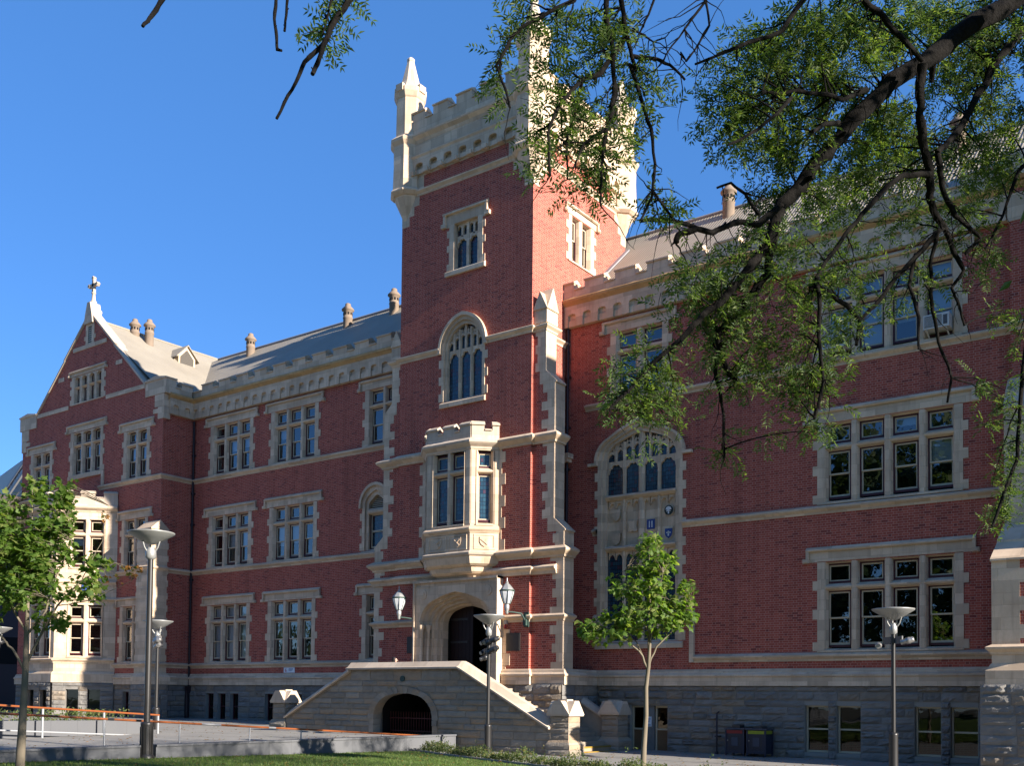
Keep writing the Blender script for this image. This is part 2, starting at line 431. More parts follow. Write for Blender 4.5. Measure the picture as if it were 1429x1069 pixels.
def window(par, x, y, rz, zs, cx, sp, levels, mw=.2, jamb=.27, lintel=.5, hood=True, quoin=True, sill=True, blinds=(), archhead=0.0,
           ear=.36, glass="window_glass", label=None, mat="cream_sandstone", sash=True, name="window", dep=.0, midrail=True):
    """stone mullioned window: lights at cx (local), spaced sp; levels = [(z0,z1,'lo'|'hi')] bottom to top"""
    st = MB(); half = (len(cx)*sp-mw)/2; mid = sum(cx)/len(cx); d = dep
    zt = levels[-1][1]
    for sg in (-1, 1):
        e = mid+sg*half
        q = [(e+sg*jamb, -.03), (e, -.03), (e-sg*.03, .02), (e-sg*.09, .16), (e-sg*.09, .42), (e+sg*jamb, .42)]
        st.prism_z(q, zs, zt+.03)
        if quoin:
            H = zt-zs
            for fz, hh in ((0.0, .32), (.36, .36), (.69, .34)):
                a, b = sorted((e+sg*(jamb-.04), e+sg*(jamb+.17))); st.box(a, b, -.028, .1, zs+.002+fz*H, zs+fz*H+hh)
    for i in range(len(cx)-1):
        m = (cx[i]+cx[i+1])/2; k = mw/2
        st.prism_z([(m-k-.04, .42), (m-k-.04, .17), (m-k, .03), (m-k*.6, -.01), (m+k*.6, -.01), (m+k, .03), (m+k+.04, .17), (m+k+.04, .42)], zs+.03, zt+.03)
    for i in range(len(levels)-1):
        za, zb = levels[i][1], levels[i+1][0]
        st.prism_x([(.42, za-.03), (.17, za-.03), (.02, za+.02), (-.015, za+.07), (-.015, zb-.09), (.16, zb+.02), (.42, zb+.02)], mid-half-.02, mid+half+.02)
    if sill: st.prism_x([(-.06, zs-.04), (-.06, zs+.03), (.17, zs+.10), (.42, zs+.10), (.42, zs-.04)], mid-half-jamb-.002, mid+half+jamb+.002)
    if lintel:
        X0, X1 = mid-half-jamb-ear, mid+half+jamb+ear
        st.prism_x([(-.031, zt+.06), (-.031, zt+lintel), (.42, zt+lintel), (.42, zt-.02), (.17, zt-.02), (.0, zt+.05)], mid-half-jamb*.99, mid+half+jamb*.99)
        if ear > 0:
            st.box(X0, mid-half-jamb*.99-.001, -.031, .1, zt+.04, zt+lintel); st.box(mid+half+jamb*.99+.001, X1, -.031, .1, zt+.04, zt+lintel)
    if hood:
        zh = zt+lintel; pr = [(-.14, zh-.05), (-.14, zh), (-.03, zh+.09), (.1, zh+.09), (.1, zh-.02), (-.05, zh-.02), (-.08, zh-.09)]
        st.prism_x(pr, X0-.02, X1+.02)
        for sg, e in ((-1, X0), (1, X1)):
            a, b = sorted((e+sg*.02, e-sg*.09)); st.box(a, b, -.12, -.02, zt+.16, zh-.051)
            a, b = sorted((e+sg*.14, e-sg*.10)); st.box(a, b, -.13, .05, zt+.02, zt+.17)
            a, b = sorted((e+sg*.10, e-sg*.05)); st.box(a, b, -.16, -.12, zt+.05, zt+.14)
    fr = MB(); sa = MB(); pn = MB(); bl = MB()
    for li, (z0, z1, kd) in enumerate(levels):
        za = z0+(.10 if li == 0 and sill else .02); zb = z1-.02
        for ci, c in enumerate(cx):
            k = sp/2-mw/2-.04; x0, x1 = c-k, c+k
            if archhead and kd == 'hi':
                A = arch(k+.045, z1-archhead, z1-.02, 6, .8); A = [(px+c, pz) for px, pz in A]
                n = len(A)
                for i in range(n-1):
                    (xa, q0), (xb, q1) = A[i], A[i+1]; st._pr([(xa, .0, q0), (xb, .0, q1), (xb, .0, z1+.04), (xa, .0, z1+.04)], [(xa, .2, q0), (xb, .2, q1), (xb, .2, z1+.04), (xa, .2, z1+.04)])
            w1 = .055
            if sash:
                fr.box(x0-.02, x0+w1, .18, .32, za, zb); fr.box(x1-w1, x1+.02, .18, .32, za, zb)
                fr.box(x0+w1, x1-w1, .18, .32, zb-w1, zb); fr.box(x0+w1, x1-w1, .16, .32, za, za+.085)
                a0, a1, q0, q1 = x0+w1, x1-w1, za+.085, zb-w1; t = .05
                def rg(p0, p1, yy, bt=t):
                    sa.box(a0, a0+t, yy, yy+.045, p0, p1); sa.box(a1-t, a1, yy, yy+.045, p0, p1)
                    sa.box(a0+t, a1-t, yy, yy+.045, p0, p0+bt); sa.box(a0+t, a1-t, yy, yy+.045, p1-t, p1)
                if kd == 'lo' and midrail:
                    zm = (q0+q1)/2+.02; rg(zm-.02, q1, .20); rg(q0, zm+.02, .25, .085)
                    pn.quad((a0+t, .225, zm), (a1-t, .225, zm), (a1-t, .225, q1-t), (a0+t, .225, q1-t))
                    pn.quad((a0+t, .275, q0+.08), (a1-t, .275, q0+.08), (a1-t, .275, zm), (a0+t, .275, zm))
                else:
                    rg(q0, q1, .22); pn.quad((a0+t, .245, q0+t), (a1-t, .245, q0+t), (a1-t, .245, q1-t), (a0+t, .245, q1-t))
            else:
                pn.quad((x0-.01, .25, za), (x1+.01, .25, za), (x1+.01, .25, zb), (x0-.01, .25, zb))
            for (bi, blv, fr_) in blinds:
                if bi == ci and blv == li: bl.quad((x0, .37, zb-(zb-za)*fr_), (x1, .37, zb-(zb-za)*fr_), (x1, .37, zb), (x0, .37, zb))
    o = st.build(name, mat); o.location = (x, y, 0); o.rotation_euler = (0, 0, rz)
    o.parent = par; o.matrix_parent_inverse = Matrix.Translation(-par.location)
    if label: o['label'] = label
    for nm, m_, mm in (("frame", fr, "maroon_paint"), ("sash", sa, "cream_paint"), ("pane", pn, glass), ("blind", bl, "white_blind")):
        if m_.v: q = m_.build(nm, mm, None, recalc=(nm not in ("pane", "blind"))); q.parent = o
    return (mid-half-.05, mid+half+.05, zs+.02, zt+.02)
def at_hole(h, x): return (h[0]+x, h[1]+x, h[2], h[3])

def parapet(mb, x0, x1, y, th, zb, zc, zt, mer, lo=True, hi=True):
    mb.box(x0, x1, y, y+th, zb, zc)
    m = sorted(mer); edges = [x0]+[e for ab in m for e in ab]+[x1]
    for a, b in m:
        mb.box(a, b, y+.002, y+th-.002, zc, zt-.10)
        mb.prism_x([(y-.06, zt-.12), (y-.06, zt-.06), (y+th*.5, zt+.07), (y+th+.06, zt-.06), (y+th+.06, zt-.12)], a-.025, b+.025)
    for i in range(0, len(edges), 2):
        a, b = edges[i], edges[i+1]
        if b-a > .08: mb.prism_x([(y-.06, zc-.005), (y-.06, zc+.04), (y+th*.5, zc+.11), (y+th+.06, zc+.04), (y+th+.06, zc-.005)], a+.027, b-.027)
def corbel_arches(mb, x0, x1, y, zb, zt, za, period, w, dep=.12, xs=None):
    """corbel table: plate with small pointed arches cut from below"""
    n = max(1, round((x1-x0)/period)); p = (x1-x0)/n; rise = .5*w
    for i in range(n):
        c = x0+p*(i+.5); A = arch(w/2, za-rise*.62, za, 6, .6)
        pl = [(x0+p*i, zb), (c-w/2, zb)]+[(c+a, b) for a, b in A]+[(c+w/2, zb), (x0+p*(i+1), zb), (x0+p*(i+1), zt), (x0+p*i, zt)]
        mb.prism_y(pl, y, y+dep)
        mb.box(c-w/2+.002, c+w/2-.002, y+dep*.45, y+dep, zb+.02, zb+(za-zb)*.5)
def rockwall(mb, x0, x1, z0, z1, y, rnd, holes=(), relief=.07, hs=(.24, .34), ls=(.55, 1.15), limit=None, flat=False):
    """rock-faced coursed blocks, each its own pillowed island"""
    z = z0
    while z < z1-.05:
        h = min(rnd.uniform(*hs), z1-z)
        if z1-(z+h) < .14: h = z1-z
        L, Rr = x0, x1
        if limit: L, Rr = limit(z, z+h)
        cuts = sorted([(a, b) for a, b, c, d in holes if c < z+h-.02 and d > z+.02]); segs = []; p = L
        for a, b in cuts:
            if a > p: segs.append((p, min(a, Rr)))
            p = max(p, b)
        if p < Rr: segs.append((p, Rr))
        for a, b in segs:
            x = a
            while x < b-.02:
                l = rnd.uniform(*ls)
                if b-(x+l) < .3: l = b-x
                g = .008; X0, X1, Z0, Z1 = x+g, x+l-g, z+g, z+h-g
                nx, nz = 6, 4; vs = []; base = rnd.uniform(.3, 1)*relief; tx = rnd.uniform(-.5, .5); tz = rnd.uniform(-.3, .6)
                for j in range(nz+1):
                    for i in range(nx+1):
                        fu, fz = i/nx, j/nz; e = 0 if i in (0, nx) or j in (0, nz) else 1
                        if e:
                            fu += rnd.uniform(-.05, .05); fz += rnd.uniform(-.06, .06)
                            dd = base*(1+tx*(fu-.5)+tz*(fz-.5))*rnd.uniform(.45, 1.15)
                            if flat: dd = base*rnd.uniform(.75, 1)
                        else: dd = .006
                        vs.append((X0+(X1-X0)*fu, y-dd, Z0+(Z1-Z0)*fz))
                fs = [(j*(nx+1)+i, j*(nx+1)+i+1, (j+1)*(nx+1)+i+1, (j+1)*(nx+1)+i) for j in range(nz) for i in range(nx)]
                mb.add(vs, fs); x += l
        z += h
# ------------------------------------------------------------------ the college building
YW, XT, DT = 2.6, -7.3, 7.5           # wing wall plane, tower left side, tower depth
B = empty("college_building", (-3.65, 5.0, .5), "red brick college with cream stone dressings, square battlemented tower and gabled wing", "building")
rnd = random.Random(7)
G_ = [(4.46, 6.64, 'lo'), (6.85, 7.62, 'hi')]; F_ = [(9.84, 11.74, 'lo'), (11.95, 12.68, 'hi')]; S_ = [(15.13, 16.98, 'lo'), (17.18, 17.86, 'hi')]
ZS = {0: 4.42, 1: 9.79, 2: 15.08}; LV = {0: G_, 1: F_, 2: S_}
H3 = [-1.12, 0, 1.12]; H2 = [-.56, .56]
lw_h, rw_h = [], []
# left wing windows
bl3 = {(0, 2): [(1, 0, .35), (2, 0, .3)], (0, 1): [(1, 0, .45), (2, 0, .5)], (1, 1): [(0, 0, .6), (1, 0, .55)], (1, 2): [(0, 0, .3)], (0, 0): [(0, 0, .95), (1, 0, .95), (2, 0, .95), (0, 1, .9), (1, 1, .9), (2, 1, .9)]}
for i, X in enumerate((-22.43, -17.25)):
    for fl in (0, 1, 2):
        h = window(B, X, YW, 0, ZS[fl], H3, 1.12, LV[fl], blinds=bl3.get((i, fl), ()))
        lw_h.append(at_hole(h, X))
for fl in (0, 2):
    h = window(B, -10.75, YW, 0, ZS[fl], H2, 1.12, LV[fl]); lw_h.append(at_hole(h, -10.75))
# right wing windows
H4 = [-1.755, -.585, .585, 1.755]
for fl in (0, 1, 2):
    bl = [(0, 0, 1), (1, 0, 1), (2, 0, .55), (3, 0, .8), (0, 1, 1), (1, 1, 1), (3, 1, 1), (2, 1, .4)] if fl == 2 else ([(3, 0, .5), (2, 1, .5)] if fl == 1 else ())
    h = window(B, 13.52, YW, 0, ZS[fl], H4, 1.17, LV[fl], mw=.22, blinds=bl, ear=.38); rw_h.append(at_hole(h, 13.52))
h = window(B, 3.55, YW, 0, ZS[2], [-.6, .6], 1.2, S_, mw=.24, ear=.35); rw_h.append(at_hole(h, 3.55))

def archwin(x, y, rz, hwo, hwi, zs, zsp, zai, zao, nl, mwid=.14, cmul=None, rows=None, zlow=None, tud=None, hoodret=0.0, sash=False, lab=None, name="traceried_window", zlh=.45):
    st = MB(); pn = MB()
    Ao, Ai = arch(hwo, zsp, zao, 14, tud), arch(hwi, zsp, zai, 14, tud)
    Am = [((a[0]+b[0])/2, (a[1]+b[1])/2) for a, b in zip(Ao, Ai)]
    ring(st, Ao, Am, -.03, .3); ring(st, Am, Ai, .07, .42)
    jm = (hwo+hwi)/2
    for sg in (-1, 1):
        a, b = sorted((sg*hwo, sg*jm)); st.box(a, b, -.03, .3, zs, zsp)
        a, b = sorted((sg*jm, sg*hwi)); st.box(a, b, .07, .42, zs, zsp)
        n = int((zsp-zs)/.75)
        for k in range(n):
            a, b = sorted((sg*(hwo-.05), sg*(hwo+.15))); zz = zs+.75*k+.02; st.box(a, b, -.027, .1, zz, zz+.36)
    st.prism_x([(-.1, zs-.28), (-.1, zs-.1), (.1, zs+.06), (.42, zs+.06), (.42, zs-.28)], -hwo-.05, hwo+.05)
    Ah = arch(hwo+.13, zsp, zao+.15, 14, tud); ring(st, Ah, Ao, -.15, -.0)
    for sg in (-1, 1):
        a, b = sorted((sg*(hwo), sg*(hwo+.14+hoodret))); st.box(a, b, -.15, .02, zsp-.12, zsp-.001)
    sp = 2*hwi/nl
    for i in range(1, nl):
        c = -hwi+sp*i; k = (cmul if (cmul and i == nl//2) else mwid)/2
        st.prism_z([(c-k, .36), (c-k, .2), (c-k*.4, .12), (c+k*.4, .12), (c+k, .2), (c+k, .36)], zs, min(zai, zsp+ (zai-zsp)*(1-abs(c)/hwi)**.6+.05))
    zh = zsp-.05 if zlow is None else zlow
    for i in range(nl):                                     # cusped heads and upper tracery
        c = -hwi+sp*(i+.5); k = sp/2-mwid/2+.02
        A = [(p+c, q) for p, q in arch(k, zh-zlh, zh-.05, 7)]
        A2 = []
        for j, (p, q) in enumerate(A):
            A2.append((p, q-(.06 if j % 3 == 1 else 0)))
        for j in range(len(A2)-1):
            (xa, q0), (xb, q1) = A2[j], A2[j+1]; st._pr([(xa, .17, q0), (xb, .17, q1), (xb, .17, zh+.06), (xa, .17, zh+.06)], [(xa, .3, q0), (xb, .3, q1), (xb, .3, zh+.06), (xa, .3, zh+.06)])
        st.box(c-.05, c+.05, .16, .32, zh, zai)
        for s2 in (-1, 1):
            cc = c+s2*sp/4; kk = sp/4-.05; z2 = zh+(zai-zh)*.62*(1-(abs(cc)/hwi)**2*.55)
            A = [(p+cc, q) for p, q in arch(kk, z2-.16, z2-.02, 4)]
            for j in range(len(A)-1):
                (xa, q0), (xb, q1) = A[j], A[j+1]; st._pr([(xa, .18, q0), (xb, .18, q1), (xb, .18, z2+.07), (xa, .18, z2+.07)], [(xa, .29, q0), (xb, .29, q1), (xb, .29, z2+.07), (xa, .29, z2+.07)])
            st.beam((cc-kk, .24, z2+.05), (cc+kk*.2, .24, z2+.32), .08, .1); st.beam((cc+kk, .24, z2+.05), (cc-kk*.2, .24, z2+.32), .08, .1)
    if rows: rows(st, pn, hwi, sp)
    else: pn.quad((-hwi, .27, zs), (hwi, .27, zs), (hwi, .27, zai), (-hwi, .27, zai))
    o = st.build(name, "cream_sandstone"); o.location = (x, y, 0); o.rotation_euler = (0, 0, rz)
    o.parent = B; o.matrix_parent_inverse = Matrix.Translation(-B.location)
    if lab: o['label'] = lab
    q = pn.build("pane", "leaded_glass", None, recalc=False); q.parent = o
    return o, Ao
# walls ------------------------------------------------------------
bw = MB()                                                   # left wing
o, Ao = archwin(-11.2, YW, 0, .93, .56, 9.85, 12.1, 12.62, 13.05, 1, lab="pointed window with a louvred head, half hidden by the tower buttress", zlow=12.75, zlh=.3,
    rows=lambda st, pn, h, sp: (st.prism_x([(.42, 11.66), (.1, 11.66), (-.0, 11.72), (-.0, 11.84), (.12, 11.96), (.42, 11.96)], -h-.02, h+.02), pn.quad((-h, .3, 9.9), (h, .3, 9.9), (h, .3, 11.7), (-h, .3, 11.7))))
m = MB(); A = arch(.5, 11.98, 12.56, 8)
m.prism_y(A, .30, .33); ou = m.build("louvre_backing", "maroon_paint"); ou.parent = o
m = MB()
for k in range(6):
    z = 12.03+.09*k; hw = max(.05, .5*(1-max(0, (z-12.0)/.60)**2)); m.prism_x([(.2, z), (.3, z+.07), (.3, z+.085), (.2, z+.015)], -hw, hw)
ou = m.build("louvre", "cream_paint"); ou.parent = o
m = MB()
for (a, b) in ((10.0, 10.82), (10.8, 11.66)):
    m.box(-.5, -.45, .22, .27, a, b); m.box(.45, .5, .22, .27, a, b); m.box(-.45, .45, .22, .27, a, a+.06); m.box(-.45, .45, .22, .27, b-.05, b)
ou = m.build("sash", "cream_paint"); ou.parent = o
m = MB(); m.box(-.57, -.5, .2, .29, 9.9, 11.7); m.box(.5, .57, .2, .29, 9.9, 11.7); m.box(-.5, .5, .2, .29, 9.9, 9.98)
ou = m.build("frame", "maroon_paint"); ou.parent = o
ah = (-11.2-.93, -11.2+.93, 9.85, 13.06)
wall(bw, -25.85, XT, 3.6, 19.4, lw_h+[ah], YW); bw.at(-11.2, YW); arch_plate(bw, Ao, .931, 13.06, 0, .25); bw.at()
bw.build("brick_wall", "red_brick", B)
bw = MB()                                                   # right wing
def rwrows(st, pn, h, sp):
    pn.quad((-h, .27, 11.0), (h, .27, 11.0), (h, .27, 13.7), (-h, .27, 13.7)); pn.quad((-h, .27, 4.9), (h, .27, 4.9), (h, .27, 8.75), (-h, .27, 8.75))
    for z in (11.0, 8.85): st.prism_x([(.42, z-.12), (.12, z-.12), (.0, z-.02), (.0, z+.03), (.2, z+.12), (.42, z+.12)], -h-.02, h+.02)
    st.box(-h, h, .30, .42, 8.85, 11.0)
    for zz in (10.82, 8.68):
        for i in range(4):
            c = -h+sp*(i+.5); k = sp/2-.06
            for (cc, kk) in ((c-k/2, k/2), (c+k/2, k/2)):
                A = [(p+cc, q) for p, q in arch(kk-.02, zz-.28, zz-.05, 4)]
                for j in range(len(A)-1):
                    (xa, q0), (xb, q1) = A[j], A[j+1]; st._pr([(xa, .2, q0), (xb, .2, q1), (xb, .2, zz+.06), (xa, .2, zz+.06)], [(xa, .33, q0), (xb, .33, q1), (xb, .33, zz+.06), (xa, .33, zz+.06)])
o, Ao = archwin(3.6, YW, 0, 1.97, 1.62, 4.95, 12.5, 13.62, 14.0, 4, cmul=.28, tud=.5, hoodret=.3, rows=rwrows, lab="tall stained glass window with a stone panel of shields")
def shield(mb, cx, cz, w, h, y0, y1, kind=0):
    if kind == 0: p = [(-.5, .5), (.5, .5), (.5, 0), (.36, -.28), (0, -.5), (-.36, -.28), (-.5, 0)]
    elif kind == 1: p = [(-.5, .42), (-.2, .5), (0, .38), (.2, .5), (.5, .42), (.38, 0), (.5, -.42), (.2, -.5), (0, -.4), (-.2, -.5), (-.5, -.42), (-.38, 0)]
    elif kind == 2: p = [(-.5, .5), (.5, .5), (.5, -.5), (-.5, -.5)]
    else: p = [(.5*math.cos(2*math.pi*i/16), .5*math.sin(2*math.pi*i/16)) for i in range(16)]
    mb.prism_y([(cx+a*w, cz+b*h) for a, b in p], y0, y1)
def sub(name, mat, par, fn, label=None):
    m = MB(); fn(m); q = m.build(name, mat); q.parent = par
    if label: q['label'] = label
    return q
sub("shield", "cream_sandstone", o, lambda m: (shield(m, -1.21, 10.25, .40, .5, .22, .31), shield(m, -1.21, 9.25, .42, .5, .22, .31), shield(m, -.42, 9.75, .44, .48, .22, .31, 1), shield(m, .41, 9.75, .56, .56, .27, .31, 2), shield(m, 1.22, 10.25, .48, .48, .26, .31, 3), shield(m, 1.22, 9.3, .42, .5, .26, .31)))
sub("shield_paint", "shield_blue", o, lambda m: (shield(m, .41, 9.75, .36, .40, .24, .27, 2), shield(m, 1.22, 9.3, .33, .40, .235, .26)), "two shields painted blue")
sub("roundel", "shield_dark", o, lambda m: shield(m, 1.22, 10.25, .40, .40, .235, .26, 3))
sub("emblem", "shield_white", o, lambda m: (m.prism_y([(1.09, 10.27), (1.12, 10.36), (1.22, 10.40), (1.32, 10.36), (1.35, 10.27), (1.22, 10.25)], .222, .235), m.box(1.19, 1.25, .222, .235, 10.10, 10.25), m.beam((1.13, .228, 10.2), (1.20, .228, 10.24), .03, .03), m.beam((1.31, .228, 10.2), (1.24, .228, 10.24), .03, .03), m.box(.33, .37, .226, .24, 9.62, 9.88), m.box(.45, .49, .226, .24, 9.62, 9.88), m.box(1.19, 1.25, .222, .235, 9.2, 9.4), m.box(1.12, 1.32, .222, .235, 9.31, 9.36)))
ah = (3.6-1.97, 3.6+1.97, 4.95, 14.01)
wall(bw, 0, 24.0, 3.6, 19.4, rw_h+[ah], YW); bw.at(3.6, YW); arch_plate(bw, Ao, 1.971, 14.01, 0, .25); bw.at()
bw.build("brick_wall", "red_brick", B)
# tower walls
h1 = (-3.65-1.97, -3.65+1.97, 3.2, 7.28)
o, Ao = archwin(-3.63, 0, 0, 1.2, .97, 15.5, 17.75, 18.8, 19.12, 3, lab="pointed three-light window high on the tower front")
ha = (-3.63-1.2, -3.63+1.2, 15.5, 19.13)
o2 = MB(); p2 = MB()
for sg in (-1, 1):
    a, b = sorted((sg*.66, sg*.93)); o2.box(a, b, -.03, .4, 21.25, 23.3)
    for z in (21.27, 22.1, 22.75):
        a, b = sorted((sg*.9, sg*1.06)); o2.box(a, b, -.027, .1, z, z+.3)
    a, b = sorted((sg*.93, sg*1.2)); o2.box(a, b, -.03, .1, 23.2, 23.75)
    a, b = sorted((sg*1.10, sg*1.22)); o2.box(a, b, -.13, .0, 23.38, 23.741)
    a, b = sorted((sg*1.08, sg*1.34)); o2.box(a, b, -.14, .0, 23.2, 23.38)
o2.box(-.929, .929, -.03, .4, 23.3, 23.75)
o2.prism_x([(-.15, 23.74), (-.15, 23.82), (-.02, 23.9), (.05, 23.9), (.05, 23.74)], -1.24, 1.24)
o2.prism_x([(-.12, 21.0), (-.12, 21.18), (.1, 21.33), (.4, 21.33), (.4, 21.0)], -1.1, 1.1)
o2.box(-.07, .07, .12, .3, 21.3, 23.3)
for c in (-.33, .33):
    A = [(p+c, q) for p, q in arch(.28, 22.3, 22.62, 7)]
    for j in range(len(A)-1):
        (xa, q0), (xb, q1) = A[j], A[j+1]; q0 -= .05*(j % 3 == 1); q1 -= .05*((j+1) % 3 == 1)
        o2._pr([(xa, .14, q0), (xb, .14, q1), (xb, .14, 22.76), (xa, .14, 22.76)], [(xa, .28, q0), (xb, .28, q1), (xb, .28, 22.76), (xa, .28, 22.76)])
    o2.box(c-.05, c+.05, .14, .3, 22.7, 23.3)
    for cc in (c-.16, c+.16):
        A = [(p+cc, q) for p, q in arch(.11, 23.05, 23.2, 4)]
        for j in range(len(A)-1):
            (xa, q0), (xb, q1) = A[j], A[j+1]; o2._pr([(xa, .15, q0), (xb, .15, q1), (xb, .15, 23.32), (xa, .15, 23.32)], [(xa, .27, q0), (xb, .27, q1), (xb, .27, 23.32), (xa, .27, 23.32)])
p2.quad((-.66, .26, 21.3), (.66, .26, 21.3), (.66, .26, 23.3), (-.66, .26, 23.3))
ow = o2.build("traceried_window", "cream_sandstone", B); ow.location = (-3.55, 0, 0)
q = p2.build("pane", "leaded_glass", None, recalc=False); q.parent = ow
ht = (-3.55-.7, -3.55+.7, 21.2, 23.4)
bw = MB(); wall(bw, XT, 0, 3.2, 26.3, [h1, ha, ht], 0)
bw.at(-3.63, 0); arch_plate(bw, Ao, 1.201, 19.13, 0, .25); bw.at()
# right side of the tower, with its window
h = window(B, 0, 3.66, math.pi/2, 21.62, [-.45, .45], .9, [(21.68, 23.62, 'lo')], mw=.26, jamb=.27, lintel=.42, ear=.26, sash=True)
bw.at(0, 0, math.pi/2); wall(bw, 0, DT, 3.2, 26.3, [at_hole(h, 3.66)], 0)
bw.at(XT, DT, -math.pi/2); wall(bw, 0, DT, 3.2, 26.3, [], 0); bw.at(0, DT, math.pi); wall(bw, 0, -XT, 18, 26.3, [], 0); bw.at()
bw.build("brick_wall", "red_brick", B)
# gabled wing
XG0, XG1, YG, XC = -40.95, -25.85, .5, -33.4
gh = []
for fl in (0, 1, 2):
    for X in (-28.3, -38.6):
        if X < -30 and fl < 2: continue
        h = window(B, X, YG, 0, ZS[fl], [-.55, .55], 1.1, LV[fl], archhead=.22 if fl == 2 else 0, blinds=[(0, 0, .35), (1, 0, .4)] if fl == 2 else ()); gh.append(at_hole(h, X))
h = window(B, -33.5, YG, 0, 15.98, [-1.06, 0, 1.06], 1.06, [(16.03, 17.78, 'lo'), (17.95, 18.62, 'hi')], archhead=.2, lintel=.45, blinds=[(1, 0, .4), (2, 0, .4)]); gh.append(at_hole(h, -33.5))
h4 = window(B, -33.54, YG, 0, 20.42, [-1.2, -.4, .4, 1.2], .8, [(20.46, 21.42, 'lo'), (21.56, 22.12, 'hi')], archhead=.25, lintel=.32, mw=.24, ear=.2, midrail=False)
h4 = at_hole(h4, -33.54)
bw = MB(); wall(bw, XG0, XG1, 3.6, 20.3, gh, YG)
def gx(z): t = (z-20.3)/(25.75-20.3); return (-39.35+(XC+39.35)*t, -27.45+(XC+27.45)*t)
for z0, z1, hole in ((20.3, h4[2], 0), (h4[2], h4[3], 1), (h4[3], 25.75, 0)):
    a0, b0 = gx(z0); a1, b1 = gx(z1)
    if hole:
        bw.quad((a0, YG, z0), (h4[0], YG, z0), (h4[0], YG, z1), (a1, YG, z1)); bw.quad((h4[1], YG, z0), (b0, YG, z0), (b1, YG, z1), (h4[1], YG, z1))
    else: bw.quad((a0, YG, z0), (b0, YG, z0), (b1+.001, YG, z1), (a1-.001, YG, z1))
bw.at(XG1, YG, math.pi/2); wall(bw, 0, YW-YG, 3.6, 19.4, [], 0); bw.at(XG0, 20, -math.pi/2); wall(bw, 0, 19.5, 1, 20, [], 0); bw.at()
bw.build("brick_wall", "red_brick", B)
# back and inner walls that close the building
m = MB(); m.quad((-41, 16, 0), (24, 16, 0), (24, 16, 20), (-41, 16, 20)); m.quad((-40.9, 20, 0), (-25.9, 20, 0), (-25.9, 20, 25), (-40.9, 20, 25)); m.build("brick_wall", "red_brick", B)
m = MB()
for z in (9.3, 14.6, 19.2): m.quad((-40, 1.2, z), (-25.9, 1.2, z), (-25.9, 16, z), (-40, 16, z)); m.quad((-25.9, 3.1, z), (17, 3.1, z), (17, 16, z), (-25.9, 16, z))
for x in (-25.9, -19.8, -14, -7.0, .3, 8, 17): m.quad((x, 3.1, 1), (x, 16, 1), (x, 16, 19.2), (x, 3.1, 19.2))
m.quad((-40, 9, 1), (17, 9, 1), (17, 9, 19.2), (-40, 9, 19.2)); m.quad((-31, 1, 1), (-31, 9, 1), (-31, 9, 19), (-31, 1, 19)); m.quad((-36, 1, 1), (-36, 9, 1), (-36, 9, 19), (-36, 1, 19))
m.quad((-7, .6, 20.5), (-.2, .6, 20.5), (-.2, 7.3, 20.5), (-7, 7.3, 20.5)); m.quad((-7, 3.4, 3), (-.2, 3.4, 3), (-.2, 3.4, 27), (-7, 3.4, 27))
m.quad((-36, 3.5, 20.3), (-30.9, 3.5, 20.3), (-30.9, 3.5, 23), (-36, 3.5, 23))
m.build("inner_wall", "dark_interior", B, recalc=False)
# ------------------------------------------------------------------ buttresses of the tower
def buttress(xe, sg):
    """sideways buttress on the tower corner; xe corner x, sg +1 right / -1 left"""
    br = MB(); st = MB(); Y0, Y1 = .15, .88
    stages = [(3.7, 9.35, 1.56), (9.9, 15.45, 1.07), (16.0, 18.0, .62)]
    for k, (z0, z1, wd) in enumerate(stages):
        zt = stages[k+1][0] if k < 2 else z1
        a, b = sorted((xe, xe+sg*(wd-.28))); br.box(a, b, Y0, Y1, (3.4 if k == 0 else stages[k-1][1]+.003), z1)
        z = z0; i = 0; bt = random.Random(k+3)
        while z < z1-.1:
            hh = min(.37, z1-z); L = .36 if i % 2 else .58
            L = min(L + bt.choice((0, .06, -.05)), wd-.06)
            a, b = sorted((xe+sg*(wd-L), xe+sg*wd)); st.box(a, b, Y0-.008, Y1+.008, z, z+hh); z += hh; i += 1
        if k < 2:                                            # sloped set-off
            wn = stages[k+1][2]; zz = stages[k+1][0]
            p = [(xe+sg*wd+sg*.06, z1), (xe+sg*wd+sg*.06, z1+.06), (xe+sg*(wn-.0), zz), (xe+sg*(wn-.3), zz), (xe+sg*(wn-.3), z1)]
            st.prism_y(p, Y0-.012, Y1+.012)
    # gabled cap
    a, b = xe+sg*.02, xe+sg*.66
    ym = (Y0+Y1)/2; x0, x1 = sorted((a, b))
    st.box(x0, x1, Y0-.03, Y1+.03, 18.0, 18.55); st.prism_x([(Y0-.07, 18.55), (ym, 19.5), (Y1+.07, 18.55)], x0+.0, x1+.04)
    st.prism_y([(x0-.02, 18.56), ((x0+x1)/2, 19.3), (x1+.05, 18.56)], Y0-.09, ym)
    p = br.build("buttress", "red_brick", B); q = st.build("quoin", "cream_sandstone", None); q.parent = p
buttress(0, 1); buttress(XT, -1)
